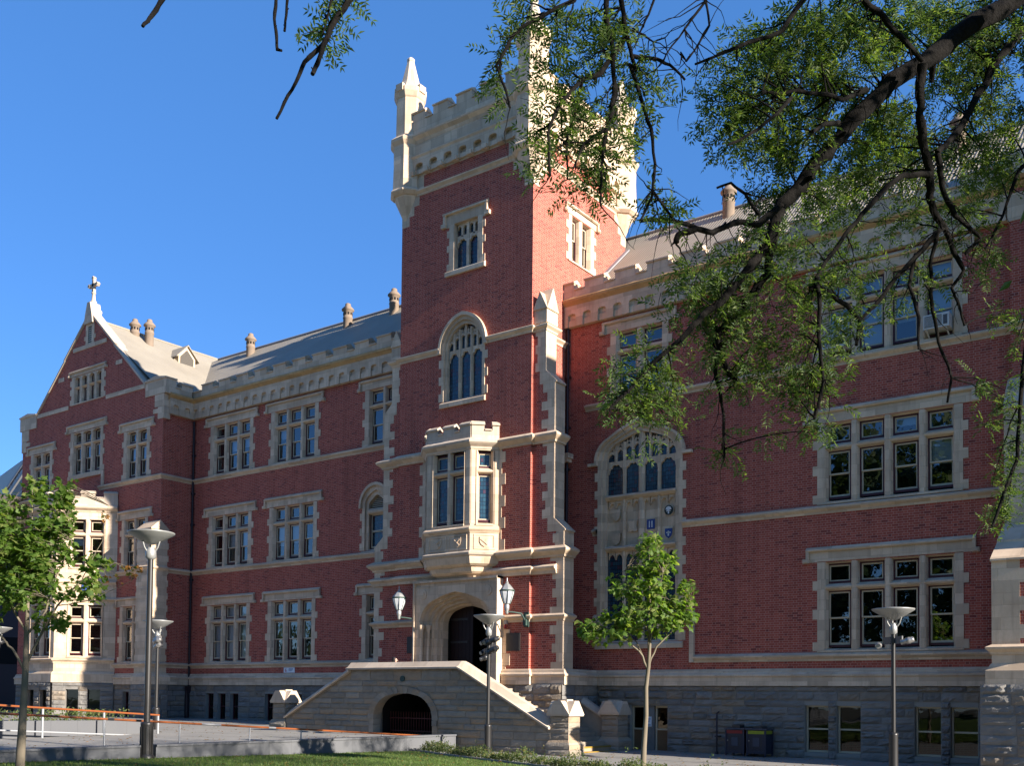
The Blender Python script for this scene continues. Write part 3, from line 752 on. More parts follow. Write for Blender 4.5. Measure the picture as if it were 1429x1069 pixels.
# ------------------------------------------------------------------ string courses, plinth mouldings, cornices
STR = [(-.02, -.30), (.03, -.30), (.05, -.22), (.16, -.13), (.17, -.07), (.0, .02), (-.02, .02)]
def course(path, z, prof=STR, mat="cream_sandstone", name="string_course"):
    m = MB(); m.sweep(path, prof, z); return m.build(name, mat, B)
LWP = [(XG1, YG), (XG1, YW), (XT-.9, YW)]
course([(-32.0, YG)]+[(XG1, YG), (XG1, YW), (XT-1.0, YW)], 15.06)
course([(XG0, YG), (-35.5, YG)], 15.06)
m = MB(); m.box(-31.75, -31.55, YG-.1, YG+.02, 14.9, 15.95); m.box(-31.75, -35.35, YG-.12, YG+.02, 15.72, 15.94); m.build("string_course", "cream_sandstone", B)
course([(-29.9, YG), (XG1, YG), (XG1, YW), (XT-1.5, YW)], 9.77); course([(-30.1, YG), (XG1, YG), (XG1, YW), (XT-1.5, YW)], 4.4)
course([(1.0, YW), (24, YW)], 15.06); course([(1.5, YW), (1.5+.12, YW)], 9.72); course([(5.58, YW), (17.6, YW)], 9.72); course([(1.4, YW), (1.62, YW)], 9.72)
course([(6.1, YW), (17.6, YW)], 4.36); course([(1.5, YW), (1.62, YW)], 6.1); m = MB(); m.box(5.93, 6.12, YW-.12, YW+.02, 4.08, 6.2); m.build("string_course", "cream_sandstone", B)
course([(5.58, YW), (6.11, YW)], 6.1)
def tpath(wd, back=.95, to=None):
    p = [(XT-wd, back), (XT-wd, .15), (XT, .15), (XT, 0), (0, 0), (0, .15), (wd, .15), (wd, .9)]
    return p+([(0, .9), (0, to)] if to else [])
def split(path, xs):
    """leave a gap in the front run between xs[0] and xs[1] (at y = 0)"""
    i = path.index((0, 0)); return path[:i]+[(xs[0], 0)], [(xs[1], 0)]+path[i:]
for pth in split(tpath(.62, .9, YW), (-4.92, -2.34)): course(pth, 17.95)
BIG = [(-.02, -.42), (.06, -.42), (.08, -.34), (.20, -.24), (.26, -.18), (.27, -.10), (.05, .04), (-.02, .04)]
for pth in split(tpath(1.08, .95), (-5.72, -1.58)): course(pth, 13.42, BIG)
for pth in split(tpath(1.57, .95), (-5.72, -1.58)): course(pth, 8.72, BIG)
course([(XT-1.57, .95), (XT-1.57, .15), (XT, .15), (XT, 0), (0, 0), (0, .15), (1.25, .15)], 7.98, [(-.02, -.34), (.08, -.34), (.10, -.24), (.12, -.2), (.22, -.12), (.23, -.06), (.05, .04), (-.02, .04)])
for pth in split(tpath(1.57, .95), (-5.95, -1.35)): course(pth, 6.02)
course([(-6.4, 0), (-.9, 0)], 25.42); m = MB(); m.at(0, 0, math.pi/2).sweep([(.9, 0), (6.6, 0)], STR, 25.42); m.build("string_course", "cream_sandstone", B)
# arch window's string continues both ways on the tower (it is the hood spring)
PL = [(-41.0, YG), (-37.9, YG)], [(-29.9, YG), (XG1, YG), (XG1, YW), (XT-1.6, YW), (XT-1.6, .15), (XT, .15), (XT, 0), (-6.0, 0)], [(-1.3, 0), (0, 0), (0, .15), (1.6, .15), (1.6, .9), (1.6, YW), (24, YW)]
for p in PL:
    course(p, 3.78, [(-.05, -.62), (.14, -.62), (.14, -.30), (.19, -.26), (.19, -.20), (.10, -.12), (.08, -.05), (.02, .02), (-.05, .02)], name="plinth_moulding")
# rock-faced basement
rk = random.Random(11); 
base_h = [(3.26, 4.95, .2, 2.36), (10.55, 11.42, .75, 2.45), (11.72, 12.58, .75, 2.45), (14.42, 15.28, .75, 2.45), (15.58, 16.45, .75, 2.45)]
lbase = [(-24.25, -23.55, 1.25, 2.7), (-23.2, -22.5, 1.25, 2.7), (-22.1, -21.4, 1.25, 2.7), (-19.2, -18.5, 1.25, 2.7), (-18.1, -17.4, 1.25, 2.7), (-17.0, -16.3, 1.25, 2.7)]
gb = [(-29.1, -28.5, 1.2, 2.75), (-28.2, -27.6, 1.2, 2.75)]
def plinth(x0, x1, z0, y, hs, rel, ox=0, oy=0, rz=0):
    m = MB(); m.at(ox, oy, rz); rockwall(m, x0, x1, z0, 3.17, y, rk, hs, relief=rel); m.build("rock_faced_plinth", "rock_faced_stone", B)
plinth(1.7, 17.6, .2, YW-.02, base_h, .10); plinth(XG1, XT-1.6, .8, YW-.02, lbase, .07); plinth(-30.0, XG1, .8, YG-.02, gb, .07); plinth(-41, -37.8, .8, YG-.02, (), .07)
plinth(0, YW-YG, .8, 0, (), .06, XG1+.02, YG, math.pi/2); plinth(XT-1.62, -6.0, .8, -.05, (), .08); plinth(-1.3, 1.65, .2, -.05, (), .09); plinth(0, YW, .2, 0, (), .09, 1.66, -.04, math.pi/2)
for x0, x1, z0, z1, y in ((XT-1.6, -5.2, .5, 3.2, 0), (-2.1, 1.6, 0, 3.2, 0)):
    m = MB(); wall(m, x0, x1, z0, z1, [], y); m.build("plinth_wall", "lime_mortar", B, recalc=False)
for x0, x1, z0, hs, y, dp in ((1.6, 17.6, 0, base_h, YW, .34), (XG1, XT, .5, lbase, YW, .4), (-41, XG1, .5, gb, YG, .4)):
    m = MB(); wall(m, x0, x1, z0, 3.6, hs, y+.004)
    for a, b, c, d in hs:                                    # reveals
        m.box(a-.12, a, y-.01, y+dp, c-.05, d+.1); m.box(b, b+.12, y-.01, y+dp, c-.05, d+.1); m.box(a, b, y-.01, y+dp, d, d+.16); m.box(a, b, y-.03, y+dp, c-.15, c)
    m.build("plinth_wall", "lime_mortar", B, recalc=False)
def bwin(a, b, c, d, y, timber="cream_paint"):
    fr = MB(); t = .055
    fr.box(a+.003, a+t, y+.2, y+.3, c+.003, d-.003); fr.box(b-t, b-.003, y+.2, y+.3, c+.003, d-.003); fr.box(a+t, b-t, y+.2, y+.3, d-t, d-.003); fr.box(a+t, b-t, y+.2, y+.3, c+.003, c+t+.02)
    zm = (c+d)/2; fr.box(a+t, b-t, y+.19, y+.31, zm-.03, zm+.03)
    o = fr.build("basement_window", timber, B); pn = MB(); pn.quad((a, y+.25, c), (b, y+.25, c), (b, y+.25, d), (a, y+.25, d)); q = pn.build("pane", "basement_glass", None, recalc=False); q.parent = o
for hh in base_h[1:]: bwin(*hh, YW)
for hh in lbase: bwin(*hh, YW, "maroon_paint")
for hh in gb: bwin(*hh, YG, "maroon_paint")
# basement doors
m = MB(); m.box(3.86, 4.30, YW+.06, YW+.3, .3, 2.35); m.build("door_post", "rock_faced_stone", B)
for a, b in ((3.28, 3.85), (4.34, 4.93)):
    f = MB(); t = .06
    f.box(a, a+t, YW+.15, YW+.25, .5, 2.35); f.box(b-t, b, YW+.15, YW+.25, .5, 2.35); f.box(a+t, b-t, YW+.15, YW+.25, 2.28, 2.35); f.box(a+t, b-t, YW+.14, YW+.26, 1.38, 1.45)
    o = f.build("door", "cream_paint", B); sub("door_panel", "bench_timber", o, lambda mm: mm.box(a+t, b-t, YW+.18, YW+.22, .5, 1.38)); sub("pane", "basement_glass", o, lambda mm: mm.quad((a+t, YW+.2, 1.45), (b-t, YW+.2, 1.45), (b-t, YW+.2, 2.28), (a+t, YW+.2, 2.28)))
# cornice, corbel table and battlements ------------------------------
CORN = [(-.05, -.18), (.22, -.18), (.24, -.10), (.34, .0), (.40, .05), (.41, .14), (.30, .22), (-.05, .22)]
def frieze(path_run, rz, ox, oy, x0, x1, y, per=.75):
    m = MB(); m.at(ox, oy, rz); m.box(x0, x1, y+.12, y+.3, 18.5, 19.42); corbel_arches(m, x0, x1, y, 18.5, 19.42, 19.05, per, .40)
    m.build("corbel_table", "cream_sandstone", B)
frieze(None, 0, 0, 0, XG1+.02, XT-.62, YW-.24); frieze(None, 0, 0, 0, .02, 24, YW-.24)
frieze(None, math.pi/2, XG1, 0, YG+.3, YW-.25, -.24)
m = MB(); m.sweep([(XG1, YG+.25), (XG1, YW), (XT-.62, YW)], CORN, 19.5); m.build("cornice", "gold_sandstone", B)
m = MB(); m.sweep([(.02, YW), (24, YW)], CORN, 19.5); m.build("cornice", "gold_sandstone", B)
m = MB(); parapet(m, XG1-.3, XT-.05, YW-.30, .42, 19.70, 20.02, 20.42, [(-25.2+1.53*k+.4, -25.2+1.53*k+1.37) for k in range(12) if -25.2+1.53*k+1.37 < XT-.1])
m.build("parapet", "cream_sandstone", B)
m = MB(); parapet(m, -.09, 24, YW-.30, .42, 19.70, 20.02, 20.45, [(-.07, .54)]+[(1.06+1.5*k, 2.03+1.5*k) for k in range(15)]); m.build("parapet", "cream_sandstone", B)
m = MB(); m.at(XG1+.30, 0, math.pi/2); parapet(m, YG+.55, YW-.42, 0, .42, 19.70, 20.02, 20.42, [(YG+1.0, YG+1.75)]); m.at()
# kneeler blocks at the gable's feet
for sg in (-1, 1):
    xe = XC+sg*(XG1-XC)
    a, b = sorted((xe+sg*.32, XC+sg*5.9)); m.box(a, b, YG-.06, YG+.62, 19.62, 20.45); m.prism_y([(a-.05, 20.45), (a-.05, 20.52), ((a+b)/2, 20.68), (b+.05, 20.52), (b+.05, 20.45)], YG-.12, YG+.66)
    a, b = sorted((xe+sg*.12, xe-sg*.75)); m.box(a, b, YG-.04, YG+.4, 18.9, 19.6); a, b = sorted((xe+sg*.1, xe-sg*.45)); m.box(a, b, YG-.035, YG+.4, 18.2, 18.89)
    a, b = sorted((xe+sg*.11, xe-sg*.9)); m.box(a, b, YG-.037, YG+.4, 18.55, 18.8)
m.build("kneeler", "cream_sandstone", B)
# gable coping, apex and cross
m = MB()
for sg in (-1, 1):
    for (za, zb, o_) in ((20.35, 23.35, 0.0), (23.25, 25.95, .10)):
        def px(z): t = (z-20.3)/(25.75-20.3); return XC+sg*5.95*(1-t)
        A = (px(za), za+.1+o_); Bq = (px(zb), zb+.1+o_)
        pr = lambda P: [(P[0]+sg*.0, YG-.10, P[1]-.14), (P[0]+sg*.06, YG-.10, P[1]-.05), (P[0]+sg*.06, YG+.62, P[1]-.05), (P[0]+sg*.0, YG+.62, P[1]-.20)]
        m.rings([pr(A), pr(Bq)])
m.build("gable_coping", "pale_coping", B)
m = MB(); m.prism_y([(XC-.46, 25.15), (XC-.36, 25.7), (XC-.15, 26.45), (XC+.15, 26.45), (XC+.36, 25.7), (XC+.46, 25.15)], YG-.18, YG+.5)
m.lathe(XC, YG+.15, [(.18, 26.4), (.2, 26.55), (.12, 26.65), (.1, 27.05), (.15, 27.1), (.1, 27.16)], 8)
m.box(XC-.09, XC+.09, YG+.07, YG+.23, 27.1, 28.0); m.box(XC-.42, XC+.42, YG+.07, YG+.23, 27.5, 27.68)
for dx, dz in ((-.42, 27.59), (.42, 27.59), (0, 28.02)): m.prism_y([(XC+dx-.13, dz), (XC+dx, dz-.13), (XC+dx+.13, dz), (XC+dx, dz+.13)], YG+.05, YG+.25)
m.build("gable_cross", "pale_coping", B)
m = MB(); m.sweep([(-39.2, YG), (-35.6, YG)], [(-.02, -.22), (.05, -.22), (.06, .02), (-.02, .02)], 20.42); m.sweep([(-31.5, YG), (-27.6, YG)], [(-.02, -.22), (.05, -.22), (.06, .02), (-.02, .02)], 20.42)
m.sweep([(-35.2, YG), (-31.6, YG)], [(-.02, -.22), (.05, -.22), (.06, .02), (-.02, .02)], 23.9); m.box(-30.6, -29.95, YG-.02, YG+.1, 22.1, 22.35); m.box(-36.85, -36.2, YG-.02, YG+.1, 22.1, 22.35)
m.build("string_course", "cream_sandstone", B)
m = MB()
m.box(XC-.45, XC-.2, YG-.04, YG+.1, 23.85, 25.25); m.box(XC+.2, XC+.45, YG-.04, YG+.1, 23.85, 25.25); m.box(XC-.2, XC+.2, YG-.04, YG+.1, 25.0, 25.25); m.box(XC-.6, XC-.2, YG-.035, YG+.1, 24.2, 24.45); m.box(XC+.2, XC+.6, YG-.035, YG+.1, 24.2, 24.45)
o = m.build("gable_vent", "cream_sandstone", B); sub("vent_back", "dark_interior", o, lambda m: m.box(XC-.2, XC+.2, YG-.012, YG+.05, 23.9, 25.0))
sub("louvre", "cream_paint", o, lambda m: [m.prism_x([(YG-.03, z), (YG-.005, z+.07), (YG-.005, z+.09), (YG-.03, z+.02)], XC-.19, XC+.19) for z in [23.95+.13*i for i in range(8)]])
# ------------------------------------------------------------------ roofs
m = MB(); RY, RZ = 8.9, 24.95
def roofz(y): return 22.07+.9*(y-5.71)
m.quad((-30.5, 2.9, roofz(2.9)), (XT, 2.9, roofz(2.9)), (XT, RY, RZ), (-33.4, RY, RZ)); m.quad((-33.4, RY, RZ), (24, RY, RZ), (24, 16, 18.6), (-33.4, 16, 18.6))
m.quad((0, 2.9, roofz(2.9)), (24, 2.9, roofz(2.9)), (24, RY, RZ), (0, RY, RZ)); m.quad((XT, 7.4, roofz(7.4)), (0, 7.4, roofz(7.4)), (0, RY, RZ), (XT, RY, RZ))
o = m.build("roof", "cream_metal_roof", B, recalc=False)
sub("ridge_cap", "lead_grey", o, lambda m: (m.tube([(-32, RY, RZ+.03), (24, RY, RZ+.03)], .09, 6)))
sub("flashing", "lead_grey", o, lambda m: (m.beam((.12, 5.0, roofz(5.0)+.05), (.12, 7.5, roofz(7.5)+.05), .22, .06), m.beam((.12, 2.9, roofz(2.9)+.05), (.12, 5.0, roofz(5.0)+.05), .22, .06)))
m = MB(); gz = lambda x: 25.5-.8*abs(x-XC)
m.quad((XC, .75, 25.5), (XG1-.1, .75, gz(XG1-.1)), (XG1-.1, 20, gz(XG1-.1)), (XC, 20, 25.5)); m.quad((XC, .75, 25.5), (XG0+.1, .75, gz(XG0+.1)), (XG0+.1, 20, gz(XG0+.1)), (XC, 20, 25.5))
o = m.build("roof", "cream_metal_roof", B, recalc=False)
sub("ridge_cap", "cream_metal_roof", o, lambda m: m.tube([(XC, .8, 25.52), (XC, 20, 25.52)], .08, 6))
# roof lead valley where wing roof meets gable roof handled by intersection; small dormer vent
dx0, dy = -31.95, 5.7; m = MB()
zb = gz(-30.75)
m.prism_x([(dy-.75, 0), (dy+.75, 0), (dy+.75, .62), (dy, 1.5), (dy-.75, .62)], 0, 0.0)
m = MB(); zf = 23.45
m.prism_x([(dy-.62, zf), (dy+.62, zf), (dy+.62, zf+.6), (dy, zf+1.25), (dy-.62, zf+.6)], -33.0, -31.0)
o = m.build("dormer", "cream_sandstone", B)
def drm(m):
    for sg in (-1, 1): m._pr([(-33.2, dy, zf+1.3), (-30.85, dy, zf+1.3), (-30.85, dy+sg*.85, zf+.42), (-33.2, dy+sg*.85, zf+.42)], [(-33.2, dy, zf+1.38), (-30.85, dy, zf+1.38), (-30.85, dy+sg*.85, zf+.5), (-33.2, dy+sg*.85, zf+.5)])
sub("dormer_roof", "cream_metal_roof", o, drm)
sub("louvre", "weathered_timber", o, lambda m: (m.prism_x([(dy-.5, zf+.05), (dy+.5, zf+.05), (dy+.5, zf+.55), (dy, zf+1.08), (dy-.5, zf+.55)], -31.0, -30.985)))
def ventpot(x, y, z0, zt, lab=None, r=.27):
    m = MB(); m.lathe(x, y, [(r, z0), (r, zt-.95), (r*1.08, zt-.92), (r*1.08, zt-.86), (r*.98, zt-.82), (r*.98, zt-.50), (r*1.35, zt-.44), (r*1.38, zt-.38), (r*1.0, zt-.26), (r*.62, zt-.16), (r*.62, zt-.05), (r*.4, zt), (.02, zt)], 16)
    o = m.build("roof_vent", "buff_terracotta", B)
    def holes(mm):
        for i in range(10):
            a = 2*math.pi*i/10; c, s = math.cos(a), math.sin(a)
            mm.at(x+c*(r*.98-.01), y+s*(r*.98-.01), a); mm.box(0, .025, -.045, .045, zt-.72, zt-.58)
    sub("vent_opening", "dark_interior", o, holes)
for x, y, z, t in ((-28.0, 8.3, 24.0, 25.75), (-19.3, 8.35, 24.0, 25.78), (-15.6, 8.35, 24.0, 25.82), (4.85, 8.35, 24.0, 25.9), (14.6, 8.4, 24.0, 25.9), (-32.4, 3.9, 24.4, 26.25), (-33.2, 3.4, 24.9, 26.3)): ventpot(x, y, z, t)
# ------------------------------------------------------------------ tower crown
def face(fn):                                                # same piece on the four tower sides
    m = MB()
    for (ox, oy, rz, L) in ((XT, 0, 0, -XT), (0, 0, math.pi/2, DT), (0, DT, math.pi, -XT), (XT, DT, -math.pi/2, DT)):
        m.at(ox, oy, rz); fn(m, L)
    return m
def f1(m, L):
    m.box(.75, L-.75, -.02, .3, 26.0, 26.75); corbel_arches(m, .75, L-.75, -.22, 26.06, 26.78, 26.52, .82, .44, .2)
    for i in range(int((L-1.5)/.82)+1):
        x = .75+i*(L-1.5)/round((L-1.5)/.82); m.box(x-.13, x+.13, -.30, -.02, 26.0, 26.2)
    m.sweep([(.7, 0), (L-.7, 0)], [(0, -.02), (.22, -.02), (.28, .06), (.28, .10), (.2, .16), (0, .16)], 26.78)
    m.box(.7, L-.7, -.14, .3, 26.9, 27.6)
face(f1).build("corbel_table", "cream_sandstone", B)
face(lambda m, L: m.sweep([(.6, 0), (L-.6, 0)], [(0, -.25), (.15, -.25), (.2, -.12), (.34, .0), (.36, .08), (.22, .18), (0, .18)], 27.72)).build("cornice", "cream_sandstone", B)
face(lambda m, L: parapet(m, .6, L-.6, -.16, .4, 27.85, 28.5, 29.0, [(.57+1.335*k, .57+1.335*k+.86) for k in range(5) if .57+1.335*k+.86 < L-.5])).build("parapet", "cream_sandstone", B)
m = MB(); m.box(XT+.3, -.3, .3, DT-.3, 27.6, 27.8); m.build("tower_roof", "lead_grey", B)
for tx, ty in ((XT+.2, .2), (-.2, .2), (-.2, DT-.2), (XT+.2, DT-.2)):
    m = MB(); r = 1/math.cos(math.pi/8)
    m.lathe(tx, ty, [(q*r, z) for q, z in ((.12, 23.95), (.30, 24.45), (.62, 25.2), (.70, 25.24), (.82, 25.36), (.82, 25.42), (.74, 25.52), (.70, 26.85), (.71, 27.5), (.83, 27.66), (.85, 27.78), (.68, 27.95), (.62, 28.0), (.60, 29.72), (.64, 29.78), (.70, 29.95), (.72, 30.0), (.72, 30.18))], 8, math.pi/8, smooth=False)
    for k in range(4):
        a = math.pi/4*(2*k); m.at(tx, ty, a); m.box(-.2, .2, -.76, -.6, 30.0, 30.32)
    m.at()
    o = m.build("turret", "cream_sandstone", B)
    sub("spire", "pale_coping", o, lambda m: (m.lathe(tx, ty, [(q*r, z) for q, z in ((.66, 30.18), (.56, 30.3), (.40, 30.62), (.15, 31.66), (.17, 31.70), (.17, 31.78), (.10, 31.86), (.02, 31.9))], 8, math.pi/8, smooth=False)))
    if ty < 1:
        sx = 1 if tx < -3 else -1; e = XT if tx < -3 else 0
        def br(m):
            for k, (wd, z0, z1) in enumerate(((1.28, 25.12, 26.05), (1.02, 24.72, 25.11), (.72, 24.32, 24.71), (.44, 23.9, 24.31))):
                a, b = sorted((e, e+sx*wd)); m.box(a, b, -.012, .1, z0, z1)
            if sx < 0:
                for wd, z0, z1 in ((1.28, 25.12, 26.05), (1.02, 24.72, 25.11), (.72, 24.32, 24.71), (.44, 23.9, 24.31)): m.box(-.1, .012, 0, wd, z0, z1)
        sub("bracket_stones", "cream_sandstone", o, br)
    elif tx > -3:
        sub("bracket_stones", "cream_sandstone", o, lambda m: [m.box(-.1, .012, DT-wd, DT, z0, z1) for wd, z0, z1 in ((1.28, 25.12, 26.05), (1.02, 24.72, 25.11), (.72, 24.32, 24.71), (.44, 23.9, 24.31))])
# ------------------------------------------------------------------ oriel over the door and bay of the gabled wing
def seg(p, q):
    p, q = Vector(p), Vector(q); d = q-p; return (p+q)/2, math.atan2(d.y, d.x), d.length
def subwin(par, mid, rz, zs, cx, sp, levels, **k):
    return window(B, mid.x, mid.y, rz, zs, cx, sp, levels, jamb=.02, lintel=0, hood=False, quoin=False, sill=True, ear=0, name="window", **k)
OP = [(-5.70, 0), (-4.85, -.85), (-2.45, -.85), (-1.60, 0)]
st = MB(); olv = [(9.86, 12.0, 'lo'), (12.2, 12.92, 'hi')]
for i in range(3):
    mid, rz, L = seg(OP[i], OP[i+1]); cx, sp = (([-.47, .47], .94) if i == 1 else ([0], .86))
    h = subwin(B, mid, rz, 9.82, cx, sp, olv, mw=.16, glass="leaded_glass", midrail=False)
    st.at(mid.x, mid.y, rz); wall(st, -L/2, L/2, 9.6, 13.3, [h], 0)
    for a, b in (((-L/2+.03, h[0]-.03), (h[1]+.03, L/2-.03)) if L > 1.5 else ((-L/2+.03, h[0]-.03), (h[1]+.03, L/2-.03))):
        if b-a > .05: st.box(a, b, -.012, .05, 9.85, 12.95)
st.at(); o = st.build("oriel", "cream_sandstone", B, recalc=False); o['label'] = "projecting stone oriel window with battlements over the doorway"
def ob(m):
    m.sweep(OP, [(-.3, .3), (-.3, -.02), (.06, -.02), (.06, .0), (.16, .1), (.16, .16), (.04, .26), (-.02, .3)], 9.5)
    m.sweep(OP, [(-.3, -1.0), (.02, -1.0), (.02, -.02), (-.3, -.02)], 9.5)
    for i in range(3):
        mid, rz, L = seg(OP[i], OP[i+1]); m.at(mid.x, mid.y, rz); n = 2 if i == 1 else 1; W = (L-.2)/n
        for k in range(n):
            c = -L/2+.1+W*(k+.5); w2, z0, z1 = W/2-.05, 8.78, 9.42
            m.box(c-w2, c+w2, -.045, -.02, z1-.06, z1); m.box(c-w2, c+w2, -.045, -.02, z0, z0+.06); m.box(c-w2, c-w2+.07, -.045, -.02, z0+.06, z1-.06); m.box(c+w2-.07, c+w2, -.045, -.02, z0+.06, z1-.06)
            shield(m, c, (z0+z1)/2, .40, .42, -.06, -.02, 0); m.beam((c-.15, -.065, 9.2), (c+.12, -.065, 8.98), .05, .03); m.beam((c+.14, -.065, 9.22), (c-.02, -.065, 9.1), .05, .03)
    m.at()
sub("shield_panel", "cream_sandstone", o, ob)
sub("corbel", "cream_sandstone", o, lambda m: m.sweep(OP, [(-.9, .02), (.05, .02), (.05, -.05), (.02, -.16), (-.02, -.3), (-.12, -.38), (-.22, -.40), (-.22, -.46), (-.26, -.6), (-.36, -.68), (-.5, -.70), (-.55, -.86), (-.62, -.95), (-.9, -.98)], 8.5))
sub("moulding", "pale_coping", o, lambda m: (m.sweep(OP, [(-.3, -.42), (.03, -.42), (.05, -.34), (.18, -.24), (.24, -.18), (.25, -.10), (.05, .04), (-.3, .04)], 13.42), m.sweep(OP, [(-.3, -.2), (.02, -.2), (.14, -.1), (.16, -.02), (.05, .06), (-.3, .06)], 8.66)))
def obat(m):
    for i, mer in ((0, [(-.58, -.22), (.2, .58)]), (1, [(-1.18, -.62), (-.3, .3), (.62, 1.18)]), (2, [(-.58, -.05), (.3, .58)])):
        mid, rz, L = seg(OP[i], OP[i+1]); m.at(mid.x, mid.y, rz); parapet(m, -L/2+.02, L/2-.02, -.02, .26, 13.45, 13.78, 14.12, mer)
    m.at(); m.prism_z([(-5.6, 0), (-4.8, -.72), (-2.5, -.72), (-1.7, 0)], 13.3, 13.5)
sub("battlement", "pale_coping", o, obat)
m = MB()
for z in range(10):                                          # long-and-short stones where the oriel meets the brick
    zz = 8.75+.46*z; w2 = .12 if z % 2 else .3
    m.box(-5.72-w2, -5.6, -.02, .1, zz, zz+.455); m.box(-1.7, -1.58+w2, -.02, .1, zz, zz+.455)
m.build("quoin", "cream_sandstone", B)
# bay
BP = [(-37.8, .5), (-35.4, -1.9), (-32.4, -1.9), (-30.0, .5)]
st = MB(); blv = {0: [(4.78, 6.74, 'lo'), (6.98, 7.75, 'hi')], 1: [(9.95, 11.8, 'lo'), (12.02, 12.75, 'hi')]}
for i in range(3):
    mid, rz, L = seg(BP[i], BP[i+1]); cx, sp = (([-.6, .6], 1.2) if i == 1 else ([-.53, .53], 1.06)); hs = []
    for fl in (0, 1): hs.append(subwin(B, mid, rz, 4.72 if fl == 0 else 9.9, cx, sp, blv[fl], mw=.22, blinds=[(0, 0, .3)] if fl else ()))
    st.at(mid.x, mid.y, rz); wall(st, -L/2, L/2, 3.2, 13.6, hs, 0)
    hk = MB()
st.at(); o = st.build("bay_window", "cream_sandstone", B, recalc=False); o['label'] = "two-storey battlemented stone bay on the gabled wing"
sub("moulding", "cream_sandstone", o, lambda m: [m.sweep(BP, pr, z) for pr, z in ((STR, 4.66), (STR, 9.2), (STR, 8.2), ([(-.2, -.6), (.16, -.6), (.16, -.1), (.05, .02), (-.2, .02)], 3.85), ([(-.2, -.35), (.03, -.35), (.06, -.26), (.2, -.16), (.24, -.1), (.24, -.02), (.05, .1), (-.2, .1)], 13.55))])
def bbat(m):
    for i in range(3):
        mid, rz, L = seg(BP[i], BP[i+1]); m.at(mid.x, mid.y, rz); parapet(m, -L/2+.02, L/2-.02, -.04, .34, 13.6, 14.05, 14.42, [(-L/2+.03+1.28*k, -L/2+.03+1.28*k+.76) for k in range(3)])
    m.at(); m.prism_z([(-37.7, .5), (-35.3, -1.7), (-32.5, -1.7), (-30.1, .5)], 13.5, 13.7)
sub("battlement", "pale_coping", o, bbat)
sub("shield", "shield_blue", o, lambda m: [(m.at(seg(BP[i], BP[i+1])[0].x, seg(BP[i], BP[i+1])[0].y, seg(BP[i], BP[i+1])[1]), shield(m, 0, 8.72, .45, .5, -.06, .0, 0)) for i in (1, 2)], "blue painted shields between the two storeys")
m = MB()
for i in range(3):
    mid, rz, L = seg(BP[i], BP[i+1]); m.at(mid.x, mid.y, rz)
    rockwall(m, -L/2+.02, L/2-.02, .8, 3.22, -.14, rk, [(-.95, -.25, 1.3, 2.85), (.25, .95, 1.3, 2.85)] if i != 1 else [(-1.1, -.3, 1.3, 2.8), (.3, 1.1, 1.3, 2.8)], relief=.07)
o = m.build("rock_faced_plinth", "rock_faced_stone", B)
m2 = MB(); m3 = MB()
for i in range(3):
    mid, rz, L = seg(BP[i], BP[i+1]); m2.at(mid.x, mid.y, rz); m3.at(mid.x, mid.y, rz)
    hs = [(-.95, -.25, 1.3, 2.85), (.25, .95, 1.3, 2.85)] if i != 1 else [(-1.1, -.3, 1.3, 2.8), (.3, 1.1, 1.3, 2.8)]
    wall(m2, -L/2, L/2, .5, 3.25, hs, -.12)
    for a, b, c, d in hs: m2.box(a-.1, a, -.11, .2, c, d); m2.box(b, b+.1, -.11, .2, c, d); m2.box(a, b, -.11, .2, d, d+.1); m3.quad((a, .1, c), (b, .1, c), (b, .1, d), (a, .1, d))
q = m2.build("bay_wall", "rock_faced_stone", None, recalc=False); q.parent = o; q = m3.build("pane", "basement_glass", None, recalc=False); q.parent = o
# corner buttress of the gabled wing
m = MB(); 
for k in range(23):
    z = 3.75+.35*k; e = .0 if k % 2 else .012
    m.box(-26.85-e*4, -25.55+e, -.27-e, .78+e*6, z, z+.349)
m.prism_x([(-.33, 11.8), (-.33, 11.86), (.25, 12.35), (.83, 11.86), (.83, 11.8)], -26.9, -25.48)
m.sweep([(-26.85, .4), (-26.85, -.27), (-25.55, -.27), (-25.55, .78)], STR, 9.77); m.sweep([(-26.85, .4), (-26.85, -.27), (-25.55, -.27), (-25.55, .78)], STR, 4.4)
m.sweep([(-26.85, .5), (-26.85, -.35), (-25.45, -.35), (-25.45, .9), (-25.84, .9)], [(-.3, -.62), (.1, -.62), (.1, -.2), (-.05, .02), (-.3, .02)], 3.78)
m.build("buttress", "cream_sandstone", B)
m = MB(); rockwall(m, -26.95, -25.4, .8, 3.17, -.42, rk, relief=.07); m.at(-25.38, -.42, math.pi/2); rockwall(m, 0, 1.3, .8, 3.17, 0, rk, relief=.08); m.at(); m.box(-26.9, -25.42, -.4, .9, .6, 3.16)
m.build("rock_faced_plinth", "rock_faced_stone", B)
# ------------------------------------------------------------------ doorway
XD = -3.65; m = MB(); m.at(XD, 0)
orders = [(1.98, 7.12, -.34, -.12, 2.0), (1.78, 6.98, -.12, .06, 1.98), (1.6, 6.84, .06, .22, 1.78), (1.42, 6.68, .22, .42, 1.6), (1.30, 6.58, .42, .8, 1.42)]
for hw, za, y0, y1, W in orders:
    A = arch(hw, 5.75, za, 16, .55); arch_plate(m, A, W if hw < 1.9 else 2.24, 7.3 if hw < 1.9 else 7.56, y0, y1, 2.9)
m.box(-2.32, -2.24, -.42, 0, 2.9, 7.66); m.box(2.24, 2.32, -.42, 0, 2.9, 7.66); m.box(-2.32, 2.32, -.44, 0, 7.561, 7.66)
for sg in (-1, 1):
    for c, y in ((1.9, -.36), (1.7, -.14)):
        m.lathe(sg*c, y+.06, [(.12, 2.9), (.12, 3.3), (.08, 3.4), (.08, 5.5), (.13, 5.62), (.14, 5.75)], 8)
    A = [(sg*(1.2+.8*q), 7.42) for q in (0, 1)]
